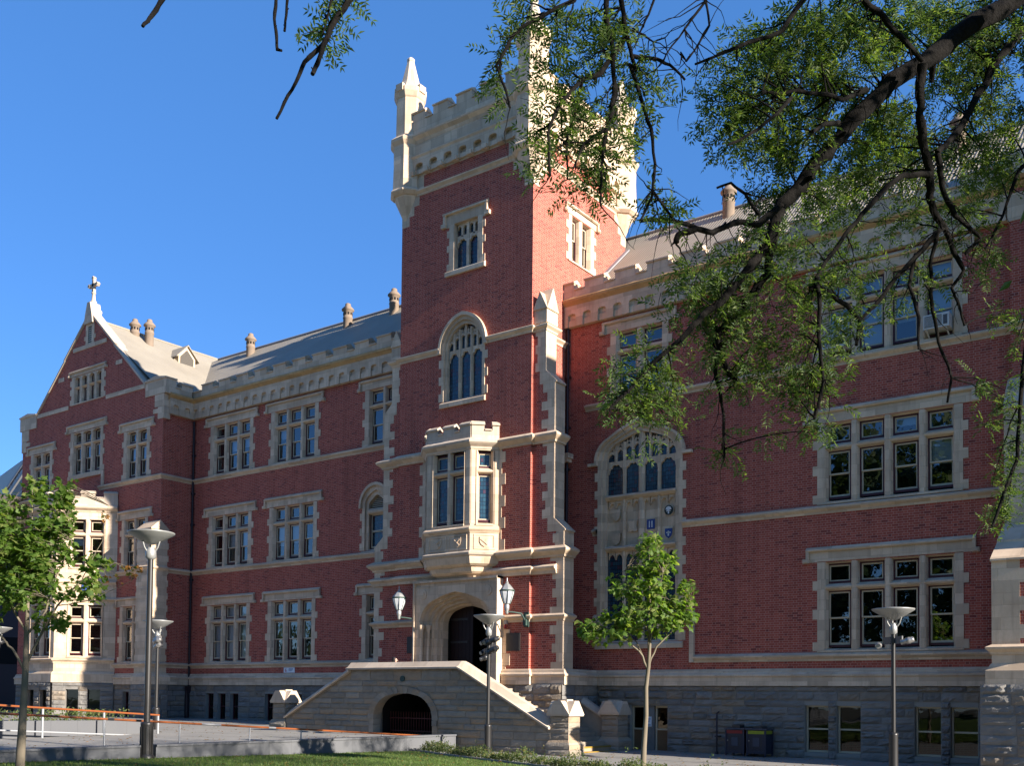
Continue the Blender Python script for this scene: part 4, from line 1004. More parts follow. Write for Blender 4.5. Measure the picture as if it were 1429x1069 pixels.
m.at(); o = m.build("doorway", "cream_sandstone", B)
sub("spandrel_carving", "cream_sandstone", o, lambda m: [(m.at(XD+sg*1.78, -.345, 0), shield(m, 0, 7.08, .42, .42, -.03, .01, 3), shield(m, 0, 7.08, .18, .18, -.06, .01, 3), m.box(-.4, .35, -.02, .01, 7.36, 7.4)) for sg in (-1, 1)])
m = MB()
for k in range(9):
    z = 2.95+.5*k; w2 = .16 if k % 2 else .36
    m.box(XD-2.33-w2, XD-2.2, -.025, .1, z, z+.49); m.box(XD+2.2, XD+2.33+w2, -.025, .1, z, z+.49)
    if k == 5: break
m.build("quoin", "cream_sandstone", B)
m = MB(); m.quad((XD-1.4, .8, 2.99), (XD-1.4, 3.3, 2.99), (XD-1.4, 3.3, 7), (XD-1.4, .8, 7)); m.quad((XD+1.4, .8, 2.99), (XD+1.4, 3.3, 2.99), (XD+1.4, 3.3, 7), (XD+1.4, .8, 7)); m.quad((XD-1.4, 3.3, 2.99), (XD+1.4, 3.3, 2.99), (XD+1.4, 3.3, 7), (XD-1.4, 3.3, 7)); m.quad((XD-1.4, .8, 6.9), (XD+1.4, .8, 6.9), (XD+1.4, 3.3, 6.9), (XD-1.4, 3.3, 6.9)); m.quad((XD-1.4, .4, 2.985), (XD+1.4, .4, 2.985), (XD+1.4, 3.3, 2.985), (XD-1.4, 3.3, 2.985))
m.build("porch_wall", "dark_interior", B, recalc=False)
m = MB(); m.box(XD-1.28, XD-.02, .95, 1.02, 3.0, 6.62)
for k in range(6): m.box(XD-1.27+.21*k, XD-1.25+.21*k, .94, .95, 3.05, 6.4)
o = m.build("door", "door_paint", B); o['label'] = "closed dark red boarded left leaf"
sub("strap_hinge", "dark_metal", o, lambda m: [m.box(XD-1.27, XD-.3, .925, .94, z, z+.09) for z in (3.6, 5.0, 6.0)])
m = MB(); m.box(XD+.12, XD+1.2, 3.1, 3.2, 3.0, 4.7); m.build("inner_door", "bin_panel", B)
# ------------------------------------------------------------------ downpipes
for x, y, z0, z1 in ((-25.72, YW-.1, 1.2, 18.4), (.12, YW-.1, 6.2, 18.5)):
    m = MB(); m.tube([(x, y, z0), (x, y, z1)], .065, 8)
    for z in (9.2, 12.4, 14.2, 16.4): 
        if z > z0: m.lathe(x, y, [(.09, z-.07), (.1, z), (.09, z+.07)], 8); m.box(x-.14, x+.14, y-.02, y+.1, z-.03, z+.03)
    if x < -20: m.box(x-.13, x+.13, y-.2, y+.1, 2.7, 3.1); m.tube([(x, y-.12, .9), (x, y-.12, 2.9)], .11, 8)
    m.build("downpipe", "pipe_maroon", B)
m = MB(); m.box(-.0, .0, 0, 0, 0, 0)
m = MB(); m.box(-.01, .38, YW-.4, YW, 12.85, 13.05); m.box(.0, .3, YW-.34, YW, 12.7, 12.851); m.build("string_course", "cream_sandstone", B)
# ------------------------------------------------------------------ pavilion at the right end
XP = 17.55; m = MB(); YP = 2.30
m.quad((XP, YP, .3), (24, YP, .3), (24, YP, 19.5), (XP, YP, 19.5)); m.quad((XP, YP, .3), (XP, YW, .3), (XP, YW, 19.5), (XP, YP, 19.5))
m.build("brick_wall", "red_brick", B, recalc=False)
m = MB(); m.box(XP-.1, XP+1.1, YP-.42, YP+.4, 19.72, 20.55); m.box(XP-.06, XP+.6, YP-.03, YP+.3, 18.4, 19.3); m.build("parapet", "cream_sandstone", B)
course([(XP, YW), (XP, YP), (24, YP)], 15.06)
m = MB(); q = MB()                                           # forward buttress with two set-offs
BX0, BX1 = 17.5, 18.95; YL, YM = -.45, 1.5
for z0, z1, yf in ((3.7, 6.9, YL), (8.1, 12.0, YM)):
    z = z0; i = 0
    while z < z1-.05:
        hh = min(.42, z1-z); L = .28 if i % 2 else .5
        m.box(BX0-.006, BX0+(.78 if i % 2 else .98), yf-.008, yf+L+.3, z, z+hh); z += hh; i += 1
    q.box(BX0, BX1, yf, YP+.2, z0, z1)
for z0, z1, ya, yb in ((6.9, 8.3, YL, YM), (12.0, 13.2, YM, YP-.01)):
    yc, zc = (ya+yb)/2, (z0+z1)/2
    m.prism_x([(ya-.08, z0), (ya-.08, z0+.06), (yc-.06, zc-.02), (yc-.06, zc+.05), (yb, z1), (yb+.3, z1), (yb+.3, z0)], BX0-.03, BX1+.03)
BP_ = [(BX0, YP), (BX0, YL), (BX1, YL), (BX1, YP)]
m.sweep(BP_, STR, 4.36); m.sweep(BP_, [(-.1, -.62), (.16, -.62), (.16, -.2), (.02, .02), (-.1, .02)], 3.78); m.sweep([(BX1, YP), (24, YP)], [(-.05, -.62), (.16, -.62), (.16, -.2), (.02, .02), (-.05, .02)], 3.78)
o = q.build("buttress", "red_brick", B); p = m.build("quoin", "cream_sandstone", None); p.parent = o
m = MB(); rockwall(m, BX0-.30, BX1+.2, .2, 3.17, YL-.22, rk, relief=.1); m.at(BX1+.2, YL-.22, math.pi/2); rockwall(m, 0, 2.6, .2, 3.17, 0, rk, relief=.1); m.at(); m.box(BX0-.29, BX1+.19, YL-.21, YP+.2, .2, 3.16)
m.build("rock_faced_plinth", "rock_faced_stone", B)
m = MB(); rockwall(m, BX1+.1, 24, .2, 3.17, YP-.1, rk, relief=.1); m.box(BX1+.15, 24, YP-.09, YP, .2, 3.16); m.build("rock_faced_plinth", "rock_faced_stone", B)
# unseen wing added beyond it to keep the morning sun off the front
m = MB(); wall(m, 21.5, 36.5, .3, 23.6, [], .0); m.at(21.5, 16, -math.pi/2); wall(m, 0, 16, .3, 23.6, [], 0); m.at(36.5, 0, math.pi/2); wall(m, 0, 16, .3, 23.6, [], 0); m.at(); m.build("brick_wall", "red_brick", B, recalc=False)
m = MB(); m.box(21.4, 36.6, -.06, .4, 23.6, 24.1); m.box(21.4, 21.8, .4, 16, 23.6, 24.1); m.box(36.2, 36.6, .4, 16, 23.6, 24.1); m.build("parapet", "cream_sandstone", B)
m = MB(); m.quad((21.6, .4, 23.7), (36.4, .4, 23.7), (36.4, 16, 23.7), (21.6, 16, 23.7)); m.build("roof", "cream_metal_roof", B, recalc=False)
# ------------------------------------------------------------------ ground
def gz_low(x, y):                                            # lawn and path on the right of the retaining wall
    t = max(0, min(1, (-y-5)/14)); 
    a = .58+.012*max(0, 4-x)-.006*max(0, x-4)
    return a*(1-t)+.86*t+max(0, -y-19)*.011
m = MB(); m.quad((-400, -400, -.25), (400, -400, -.25), (400, 400, -.25), (-400, 400, -.25)); o = m.build("ground", "earth", None, False); tag(o, kind="structure")
def sheet(name, mat, xs, ys, zf, up_=0.0):
    m = MB(); nx, ny = len(xs), len(ys)
    m.add([(x, y, zf(x, y)+up_) for y in ys for x in xs], [(j*nx+i, j*nx+i+1, (j+1)*nx+i+1, (j+1)*nx+i) for j in range(ny-1) for i in range(nx-1)])
    return tag(m.build(name, mat, None, False), kind="structure")
def frange(a, b, n): return [a+(b-a)*i/n for i in range(n+1)]
def edge_y(x): return -6.15-.47*(x+.6) if x < 14 else -13.0-.0*(x-14)
m = MB(); cols = frange(-.78, 60, 60)
m.add([(x, (-70+(edge_y(x)+70)*j/40), gz_low(x, -70+(edge_y(x)+70)*j/40)) for j in range(41) for x in cols], [(j*61+i, j*61+i+1, (j+1)*61+i+1, (j+1)*61+i) for j in range(40) for i in range(60)])
tag(m.build("lawn", "lawn_soil", None, False), kind="structure")
sheet("path", "concrete_paving", frange(-.78, 60, 60), frange(-22, 3.2, 40), gz_low, -.012)
def gz_up(x, y): return 1.03+.0095*min(30, max(0, -x))+.0*y
sheet("plaza", "concrete_paving", frange(-90, -1.0, 40), frange(-60, 3.0, 30), gz_up)
# retaining wall along the plaza edge
RW = empty("retaining_wall", (-.9, -14, .6), "low grey stone retaining wall between the plaza and the lawn", "wall")
m = MB(); m.box(-1.12, -.78, -40, -17.25, -.1, 1.14); m.box(-1.12, -.78, -16.75, -3.62, -.1, 1.14); m.box(-1.12, -1.0, -17.3, -16.7, -.1, 1.14); m.build("wall", "grey_granite", RW)
m = MB(); m.box(-1.16, -.74, -40, -17.25, 1.14, 1.2); m.box(-1.16, -.74, -16.75, -3.62, 1.14, 1.2); m.build("coping", "grey_granite", RW)
# handrail on the wall
H1 = empty("handrail", (-1.3, -14, 1.1), "orange timber handrail on steel posts along the top of the retaining wall", "handrail")
hz = lambda y: 2.09+(y+21)*(1.16-2.09)/16.0
m = MB(); m.tube([(-1.25, y, hz(y)) for y in (-40, -21, -17.95)], .032, 8); m.tube([(-1.25, y, hz(y)) for y in (-17.8, -12.35)], .032, 8); m.tube([(-1.25, y, hz(y)) for y in (-12.1, -5.0)], .032, 8); m.build("rail", "timber_rail", H1)
m = MB(); m.tube([(-1.25, -17.97, hz(-17.97)), (-1.25, -17.78, hz(-17.78))], .036, 8); m.build("rail_joint", "dark_metal", H1)
m = MB(); m.tube([(-1.25, -12.37, hz(-12.37)), (-1.25, -12.08, hz(-12.08))], .036, 8); m.tube([(-1.25, -14.9, hz(-14.9)), (-1.25, -14.2, hz(-14.2))], .0335, 8); m.build("rail_joint", "rail_steel", H1)
for y in (-35, -30, -26, -21.4, -18.05, -15.65, -13.1, -11.0, -7.2):
    m = MB(); m.tube([(-1.25, y, 1.02), (-1.25, y, hz(y)-.03)], .024, 6); m.box(-1.30, -1.20, y-.05, y+.05, 1.05, 1.07); m.build("post", "rail_steel", H1)
# second rail and the low panel wall behind it
H2_ = empty("handrail", (-10, -13, 1.1), "orange timber handrail on white steel posts in front of the grey panel wall", "handrail")
A0, A1 = Vector((-8.2, -18.4)), Vector((-9.55, -10.6)); dr = (A1-A0).normalized(); A_ = A0-dr*26
def ah_(t): return A_+(A1-A_)*t
zr = lambda p: 2.27+(p.y+18.4)*(1.82-2.27)/7.8
m = MB(); m.tube([(p.x, p.y, zr(p)) for p in (A_, A0, A1)], .035, 8); m.build("rail", "timber_rail", H2_)
m = MB(); m.tube([(p.x, p.y, zr(p)-.80) for p in (A_, A0, A1)], .03, 6); m.build("lower_rail", "white_steel", H2_)
L2 = (A1-A_).length; n = int(L2/2.55)
for i in range(n+1):
    p = A1-dr*(.05+2.55*i); m = MB(); m.tube([(p.x, p.y, 1.05), (p.x, p.y, zr(p)-.03)], .04, 6); m.build("post", "white_steel", H2_)
nrm = Vector((dr.y, -dr.x))*-1
PW = empty("panel_wall", (-10.5, -13, 1.1), "low wall of pale grey stone panels along the ramp", "wall")
m = MB(); q0, q1 = A_+nrm*.45, A1+nrm*.45; q2, q3 = q1+nrm*.3, q0+nrm*.3
m._pr([(q0.x, q0.y, .6), (q1.x, q1.y, .6), (q2.x, q2.y, .6), (q3.x, q3.y, .6)], [(q0.x, q0.y, 1.98), (q1.x, q1.y, 1.62), (q2.x, q2.y, 1.62), (q3.x, q3.y, 1.98)]); m.build("wall", "grey_granite", PW)
# ------------------------------------------------------------------ entrance steps
E_ = empty("entrance_stair", (-3.65, -1.5, .6), "grey stone porch stair with an arched opening and sloping cream copings", "stair")
YS = -3.5; prk = random.Random(5)
def top(x):
    if x < -6.55: return 1.55+(x+10.7)*(3.72-1.55)/(10.7-6.55)
    if x < -.75: return 3.72
    return 3.72-(x+.75)*(3.72-1.45)/(3.6+.75)
def lim(z0, z1):
    zz = z1
    if zz <= 1.5: return (-10.6, 3.5)
    L = -10.7+(zz-1.55)*(10.7-6.55)/(3.72-1.55); Rr = -.75+(3.72-zz)*(3.6+.75)/(3.72-1.45); return (max(-10.6, L), min(3.5, Rr))
AX = -3.65; Aa = arch(1.58, 1.70, 2.74, 14, .62)
def archholes():
    r = []
    for k in range(24):
        z = .3+.12*k
        if z < 1.70: hw = 1.58
        elif z < 2.72:
            hw = max([abs(a[0]) for a in Aa if a[1] >= z]+[.05])
        else: break
        r.append((AX-hw-.24, AX+hw+.24, z, z+.12))
    r.append((AX-.5, AX+.5, 2.7, 2.95)); return r
m = MB(); rockwall(m, -10.6, 3.5, .3, 3.70, YS, prk, archholes(), relief=.05, hs=(.19, .30), ls=(.5, 1.5), limit=lim, flat=True)
o = m.build("front_wall", "porch_stone", E_)
def vous(m):
    n = len(Aa); Ob = arch(1.88, 1.70, 3.04, 14, .62)
    for i in range(n-1):
        q = [Aa[i], Aa[i+1], Ob[i+1], Ob[i]]; dp = prk.uniform(.03, .075)
        m._pr([(AX+a, YS-dp, b) for a, b in q], [(AX+a, YS+.4, b) for a, b in q])
    for sg in (-1, 1):
        z = .4
        while z < 1.69:
            h = min(.36, 1.70-z); a, b = sorted((AX+sg*1.58, AX+sg*prk.uniform(1.78, 1.87))); m.box(a, b, YS-prk.uniform(.03, .07), YS+.4, z, z+h-.01); z += h
sub("arch_ring", "porch_stone", o, vous)
m = MB(); m.at(AX, YS+.012); 
n = len(Aa)
for i in range(n-1):
    (xa, za), (xb, zb) = Aa[i], Aa[i+1]; m.quad((xa, 0, za), (xb, 0, zb), (xb, 0, 3.0), (xa, 0, 3.0))
m.at(); 
P0 = [(-10.7, .3), (AX-1.58, .3), (AX-1.58, 3.0), (-7.93, 3.0), (-10.7, 1.55)]; P1 = [(AX+1.58, .3), (3.5, .3), (3.5, 1.5), (.63, 3.0), (AX+1.58, 3.0)]
for P in (P0, P1, [(-7.93, 3.0), (.63, 3.0), (-.75, 3.72), (-6.55, 3.72)]): m.add([(x, YS+.012, z) for x, z in P], [tuple(range(len(P)))])
m.add([(x, YS+.5, z) for x, z in [(-10.7, .3), (AX-1.58, .3), (AX-1.58, 3.0), (-7.93, 3.0), (-10.7, 1.55)]], [(0, 1, 2, 3, 4)]); m.add([(x, YS+.5, z) for x, z in P1], [tuple(range(5))]); m.add([(x, YS+.5, z) for x, z in [(-7.93, 3.0), (.63, 3.0), (-.75, 3.72), (-6.55, 3.72)]], [(0, 1, 2, 3)])
m.build("wall_core", "porch_stone", E_, recalc=False)
m = MB(); CP = [(YS-.16, 0), (YS-.16, .07), (YS-.06, .10), (YS+.16, .30), (YS+.42, .30), (YS+.62, .10), (YS+.66, 0)]
m.sweep_xz([(-10.55, 1.63), (-6.60, 3.62), (-6.60, 3.71)], CP); m.sweep_xz([(-6.75, 3.715), (-.78, 3.715)], CP); m.sweep_xz([(-.779, 3.715), (-.60, 3.64), (3.5, 1.50)], CP)
m.build("coping", "pale_coping", E_)
m = MB(); m.tube([(AX, YS-.07, 3.33), (AX, YS-.03, 3.33)], .12, 12); m.lathe(AX, 0, [(.001, 0)], 3) if False else None; m.build("bronze_boss", "green_bronze", E_)
# stairs and landing
m = MB(); m.box(-6.7, -.7, YS+.45, 0, 2.86, 3.0); m.build("landing", "porch_stone", E_)
m = MB(); ny = MB(); NS = 14; rise = (3.0-.60)/NS; go = 4.25/NS
for i in range(NS):
    x1 = -.7+go*(i+1); z = 3.0-rise*(i+1)
    if z < .55: break
    m.box(-.7+go*i, x1+.02, YS+.45, 1.35, .2, z+.0)
    if z < .9: ny.box(x1-.05, x1+.026, YS+.52, 1.2, z+.002, z+.008); ny.box(x1+.021, x1+.028, YS+.52, 1.2, z-.05, z+.002)
m.build("steps", "porch_stone", E_); ny.build("nosing", "nosing_yellow", E_)
m = MB(); NL = 12; rl = (3.0-1.1)/NL
for i in range(NL):
    z = 3.0-rl*(i+1)
    if z < 1.1: break
    m.box(-6.7-.3*(i+1), -6.7-.3*i, YS+.45, 1.35, .5, z)
m.build("steps", "porch_stone", E_)
def balus(x0, z0, x1, z1):
    mm = MB(); rockwall_lim = None
    a = [(x0, .3), (x1, .3), (x1, z1), (x0, z0)] if x0 < x1 else [(x1, .3), (x0, .3), (x0, z0), (x1, z1)]
    mm.prism_y(a, 1.36, 1.78); mm.build("back_wall", "porch_stone", E_)
    mm = MB(); mm.sweep_xz(sorted([(x0, z0), (x1, z1)]), [(1.28, 0), (1.28, .07), (1.45, .24), (1.68, .24), (1.86, .07), (1.86, 0)]); mm.build("coping", "pale_coping", E_)
balus(1.6, 2.48, 3.1, 1.6); balus(-8.9, 2.5, -10.6, 1.6)
def pier(x, y, zb, h=1.42):
    mm = MB(); zt = zb+h; r_ = random.Random(int(x*10))
    for (ox, oy, rz) in ((0, -1, 0), (1, 0, math.pi/2), (0, 1, math.pi), (-1, 0, -math.pi/2)):
        for hw, z0, z1, rel in ((.50, zb-.3, zb+.36, .05), (.38, zb+.52, zt, .06)):
            mm.at(x+ox*hw, y+oy*hw, rz); rockwall(mm, -hw, hw, z0, z1, 0, r_, relief=rel, hs=(.2, .26), ls=(2, 3))
    mm.at(); mm.box(x-.49, x+.49, y-.49, y+.49, zb-.3, zb+.355); mm.box(x-.37, x+.37, y-.37, y+.37, zb+.3, zt)
    for k, (a, b, z0, z1) in enumerate(((.50, .46, zb+.36, zb+.44), (.46, .39, zb+.44, zb+.53))):
        sq = lambda q: [(x-q, y-q), (x+q, y-q), (x+q, y+q), (x-q, y+q)]; mm.frustum(sq(a), z0, sq(b), z1)
    oo = mm.build("pier", "porch_stone", E_)
    def cap(m2):
        m2.box(x-.48, x+.48, y-.48, y+.48, zt, zt+.05)
        tr = [(-.50, zt+.05), (.50, zt+.05), (.13, zt+.55), (-.13, zt+.55)]
        m2.prism_y([(x+a, z) for a, z in tr], y-.50, y+.50)
        m2.prism_x([(y+a, z-.004) for a, z in tr], x-.497, x+.497)
        m2.box(x-.20, x+.20, y-.20, y+.20, zt+.5, zt+.60)
    sub("pier_cap", "pale_coping", oo, cap)
pier(3.87, -3.13, .60, 1.38); pier(3.12, 1.58, .58, 1.4); pier(-11.0, -3.13, 1.06, 1.22); pier(-11.0, 1.58, 1.06, 1.22)
# gate and dark undercroft inside the arch
m = MB()
for i in range(22): x = AX-1.5+.1428*i; m.box(x-.011, x+.011, YS+.9, YS+.93, .6, 2.0)
m.box(AX-1.54, AX+1.54, YS+.89, YS+.94, 1.2, 1.24); m.box(AX-1.54, AX+1.54, YS+.89, YS+.94, 1.72, 1.76); m.build("gate", "gate_iron", E_)
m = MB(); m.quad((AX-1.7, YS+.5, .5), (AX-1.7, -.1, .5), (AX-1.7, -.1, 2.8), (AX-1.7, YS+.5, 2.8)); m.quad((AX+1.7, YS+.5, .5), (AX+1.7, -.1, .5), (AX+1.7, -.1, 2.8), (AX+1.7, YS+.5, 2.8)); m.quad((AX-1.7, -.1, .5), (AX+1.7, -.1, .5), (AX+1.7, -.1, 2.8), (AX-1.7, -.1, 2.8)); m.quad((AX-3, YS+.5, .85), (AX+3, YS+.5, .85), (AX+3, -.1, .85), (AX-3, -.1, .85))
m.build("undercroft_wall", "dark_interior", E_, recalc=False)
m = MB(); m.box(-6.5, -3.6, YS+.5, YS+.95, 3.0, 3.42); m.build("bench", "porch_stone", E_)
# ------------------------------------------------------------------ street lamps
def lamp(name, label, H, R=.61, pr=.06, sl=(.13, .95), big=False, group=None):
    r = empty(name, (0, 0, 0), label, "street lamp", group)
    MB().tube([(0, 0, 0), (0, 0, H-.62)], [pr*1.15, pr], 12).build("pole", "lamp_grey", r)
    m = MB(); m.lathe(0, 0, [(sl[0], -.3), (sl[0], sl[1]-.08), (sl[0]*1.02, sl[1]-.06), (sl[0]*1.02, sl[1]), (pr*1.1, sl[1]+.02)], 20)
    if big:
        for i in range(12): a = math.pi*2*i/12; m.at(0, 0, a); m.box(sl[0]*.98, sl[0]*1.08, -.02, .02, -.1, sl[1]-.12)
        m.at(); m.lathe(0, 0, [(sl[0]*1.5, -.2), (sl[0]*1.4, .03), (sl[0]*1.1, .10)], 20)
    m.build("base_sleeve", "lamp_grey", r)
    m = MB(); m.lathe(0, 0, [(pr*1.2, H-.75), (pr*1.9, H-.70), (pr*1.9, H-.52), (pr*1.4, H-.46), (pr*1.5, H-.42)], 12); o = m.build("neck", "lamp_silver", r)
    m = MB(); m.lathe(0, 0, [(.10, H-.33), (R*.40, H-.26), (R*.64, H-.17), (R*.97, H-.045), (R, H-.02), (R, H), (R*.5, H+.035), (.01, H+.045)], 32); o = m.build("reflector_dish", "lamp_silver", r)
    m = MB()
    for i in range(3):
        a = 2*math.pi*i/3+.5; c, s = math.cos(a), math.sin(a)
        m.tube([(c*pr, s*pr, H-.60), (c*R*.32, s*R*.32, H-.42), (c*R*.40, s*R*.40, H-.26), (c*R*.42, s*R*.42, H-.18)], .022, 6)
    m.build("arm", "lamp_silver", r)
    return r
def spot(r, x, z, yaw, pit=-.3, y=0, s=1.0, mat="spotlight_steel"):
    d = Vector((math.sin(yaw)*math.cos(pit), -math.cos(yaw)*math.cos(pit), math.sin(pit))); p = Vector((x, y, z))
    m = MB(); m.tube([tuple(p-d*.20*s), tuple(p-d*.18*s), tuple(p-d*.10*s), tuple(p-d*.09*s), tuple(p+d*.02*s), tuple(p+d*.03*s), tuple(p+d*.17*s)], [.06*s, .085*s, .085*s, .10*s, .10*s, .078*s, .078*s], 14)
    o = m.build("spotlight", mat, r); q = MB(); q.tube([tuple(p+d*.171*s), tuple(p+d*.176*s)], .07*s, 14); k = q.build("lens", "lamp_silver", None); k.parent = o
def bracket(r, z, spans):
    m = MB(); m.lathe(0, 0, [(.10, z-.07), (.10, z+.07)], 12)
    for a, b in spans: m.box(a, b, -.02, .02, z-.10, z+.12)
    m.build("bracket", "dark_metal", r)
def lsz(x, y): return gz_low(x, y)
lp = lamp("street_lamp", "dish street lamp with two steel spotlights, in front of the big right-hand windows", 4.62)
bracket(lp, 3.68, ((-.42, -.1), (.1, .42))); spot(lp, -.70, 3.56, .9, -.15); spot(lp, .62, 3.64, -.9, -.25)
lp.location = (15.3, -2.9, .74); lp.rotation_euler = (0, 0, R_(-37))
lc = lamp("street_lamp", "dish street lamp crowded with black spotlights, before the porch stair", 4.92, R=.57)
bracket(lc, 3.95, ((-.5, -.1), (.1, .5))); bracket(lc, 3.62, ((-.5, -.1), (.1, .5)))
for x, z, yw in ((-.62, 3.98, .3), (-.42, 4.0, .9), (-.66, 3.62, .4), (-.60, 3.4, .1), (.42, 3.98, -.9), (.72, 4.0, -.6), (.42, 3.6, -.7), (.70, 3.66, -.9), (.2, 3.95, -.4)): spot(lc, x, z, yw, -.35, mat="dark_metal")
lc.location = (1.43, -4.5, .68); lc.rotation_euler = (0, 0, R_(-37))
l2 = lamp("street_lamp", "tallest dish street lamp, on the lawn edge beside the retaining wall", 6.28, .64, .078, (.165, .98), True); l2.location = (-.84, -17.02, .84)
l3 = lamp("street_lamp", "dish street lamp with black spotlights, just right of the tall lamp on the plaza", 4.55)
bracket(l3, 3.75, ((-.4, -.1), (.1, .4)))
for x, z, yw in ((-.5, 3.9, .5), (-.6, 3.65, .9), (.35, 3.8, -.8), (.62, 3.7, -.6), (.45, 3.5, -.9), (-.3, 3.5, .2)): spot(l3, x, z, yw, -.35, mat="dark_metal" if x < 0 else "spotlight_steel")
l3.location = (-12.8, -8.5, 1.1); l3.rotation_euler = (0, 0, R_(-37))
l4 = lamp("street_lamp", "dish street lamp half out of view behind the leafy tree at the left edge", 4.6)
bracket(l4, 3.75, ((-.4, -.1), (.1, .4)))
for x, z, yw in ((-.5, 3.9, .5), (.45, 3.8, -.8), (.5, 3.5, -.9)): spot(l4, x, z, yw, -.35, mat="dark_metal")
l4.location = (-25.0, -8.9, 1.15); l4.rotation_euler = (0, 0, R_(-37))
# ------------------------------------------------------------------ wall lanterns
def lantern(x, label):
    r = empty("wall_lantern", (x, -.2, 6.2), label, "wall lantern", "lanterns beside the doorway")
    y = -.85; m = MB(); m.at(x, y)
    m.tube([(.42, .84, 5.62), (.42, .72, 5.72), (.36, .5, 6.036), (.2, .2, 6.071), (0, 0, 6.088)], .035, 8); m.box(.28, .52, .78, .84, 5.5, 6.105); m.box(.33, .47, .66, .79, 5.56, 6.019)
    m.build("wall_bracket", "green_bronze", r)
    m = MB(); m.at(x, y); m.lathe(0, 0, [(.03, 5.985), (.07, 6.036), (.06, 6.105), (.10, 6.191), (.11, 6.346), (.07, 6.380), (.14, 6.415)], 12); m.build("holder", "lamp_silver", r)
    m = MB(); m.at(x, y); m.lathe(0, 0, [(.13, 6.415), (.22, 6.638), (.28, 6.845), (.29, 6.922)], 8, smooth=False); m.build("glass_shade", "milk_glass", r)
    m = MB(); m.at(x, y)
    for i in range(8):
        a = 2*math.pi*i/8; c, s = math.cos(a), math.sin(a); m.tube([(c*.14, s*.14, 6.406), (c*.235, s*.235, 6.638), (c*.30, s*.30, 6.905)], .012, 4)
    m.lathe(0, 0, [(.30, 6.905), (.33, 6.939), (.31, 6.965)], 8); m.build("frame", "green_bronze", r)
    m = MB(); m.at(x, y); m.lathe(0, 0, [(.30, 6.956), (.24, 7.051), (.12, 7.189), (.06, 7.240), (.07, 7.275), (.025, 7.326), (.02, 7.447), (.001, 7.481)], 8, smooth=False); m.build("cap", "lamp_silver", r)
lantern(-6.38, "white glass lantern bracketed to the brick left of the doorway"); lantern(-.50, "white glass lantern bracketed to the brick right of the doorway")
# ------------------------------------------------------------------ small fixtures
def small(name, mat, fn, label, cat, loc=None):
    m = MB(); fn(m); o = m.build(name, mat); return tag(o, label, cat)
small("plaque", "bronze_plaque", lambda m: (m.box(-6.62, -5.97, -.05, -.01, 4.54, 5.28), m.box(-6.57, -6.02, -.058, -.05, 4.60, 5.22)), "dark bronze plaque on the brick left of the doorway", "plaque")
small("plaque", "bronze_plaque", lambda m: (m.box(-1.12, -.42, -.05, -.01, 4.54, 5.28), m.box(-1.07, -.47, -.058, -.05, 4.60, 5.22)), "dark bronze plaque on the brick right of the doorway", "plaque")
ab = empty("alarm_box", (-1.15, -.05, 5.7), "small red and grey alarm beacon under the string course right of the door", "alarm")
m = MB(); m.box(-1.22, -1.06, -.1, -.005, 5.66, 5.82); m.build("housing", "lead_grey", ab); m = MB(); m.at(-1.12, -.12); m.lathe(0, 0, [(.05, 5.46), (.065, 5.52), (.06, 5.6), (.02, 5.64)], 10); m.build("beacon", "red_label", ab)
sg_ = empty("street_number_sign", (-17.3, YW-.05, 4.0), "small white sign with a red number 6 low on the left wing wall", "sign")
m = MB(); m.box(-17.72, -16.88, YW-.03, YW-.005, 3.82, 4.09); m.build("board", "white_sign", sg_)
fc = bpy.data.curves.new("digit", 'FONT'); fc.body = "6"; fc.size = .27; fc.extrude = .003; fo = bpy.data.objects.new("digit_src", fc); COL.objects.link(fo)
bpy.context.view_layer.update(); me = bpy.data.meshes.new_from_object(fo); bpy.data.objects.remove(fo); me.materials.clear(); me.materials.append(MAT["sign_red"])
o = bpy.data.objects.new("digit", me); COL.objects.link(o); o.rotation_euler = (math.pi/2, 0, 0); o.location = (-17.62, YW-.037, 3.86); o.parent = sg_; o.matrix_parent_inverse = Matrix.Translation(-sg_.location)
m = MB(); 
for z, x1 in ((4.01, -17.0), (3.96, -17.04), (3.91, -17.1)): m.box(-17.34, x1, YW-.036, YW-.0301, z, z+.025)
m.build("lettering", "sign_blue", sg_)
nt_ = empty("door_notice", (4.05, YW+.05, 1.7), "white paper notice taped between the basement doors", "notice")
m = MB(); m.box(3.97, 4.20, YW+.045, YW+.06, 1.52, 1.92); m.build("paper", "white_sign", nt_); m = MB(); m.box(4.0, 4.17, YW+.041, YW+.0449, 1.56, 1.60); m.box(4.0, 4.12, YW+.041, YW+.0449, 1.72, 1.75); m.box(4.0, 4.16, YW+.041, YW+.0449, 1.80, 1.84); m.build("lettering", "sign_blue", nt_)
small("standpipe", "pipe_maroon", lambda m: (m.tube([(7.2, 2.32, .5), (7.2, 2.32, 2.1), (7.2, 2.5, 2.16)], .035, 8), m.lathe(7.2, 2.32, [(.07, .5), (.07, .62), (.035, .66)], 8), m.box(7.12, 7.28, 2.3, 2.55, 1.2, 1.25)), "thin dark standpipe against the rock-faced wall left of the bins", "pipe")
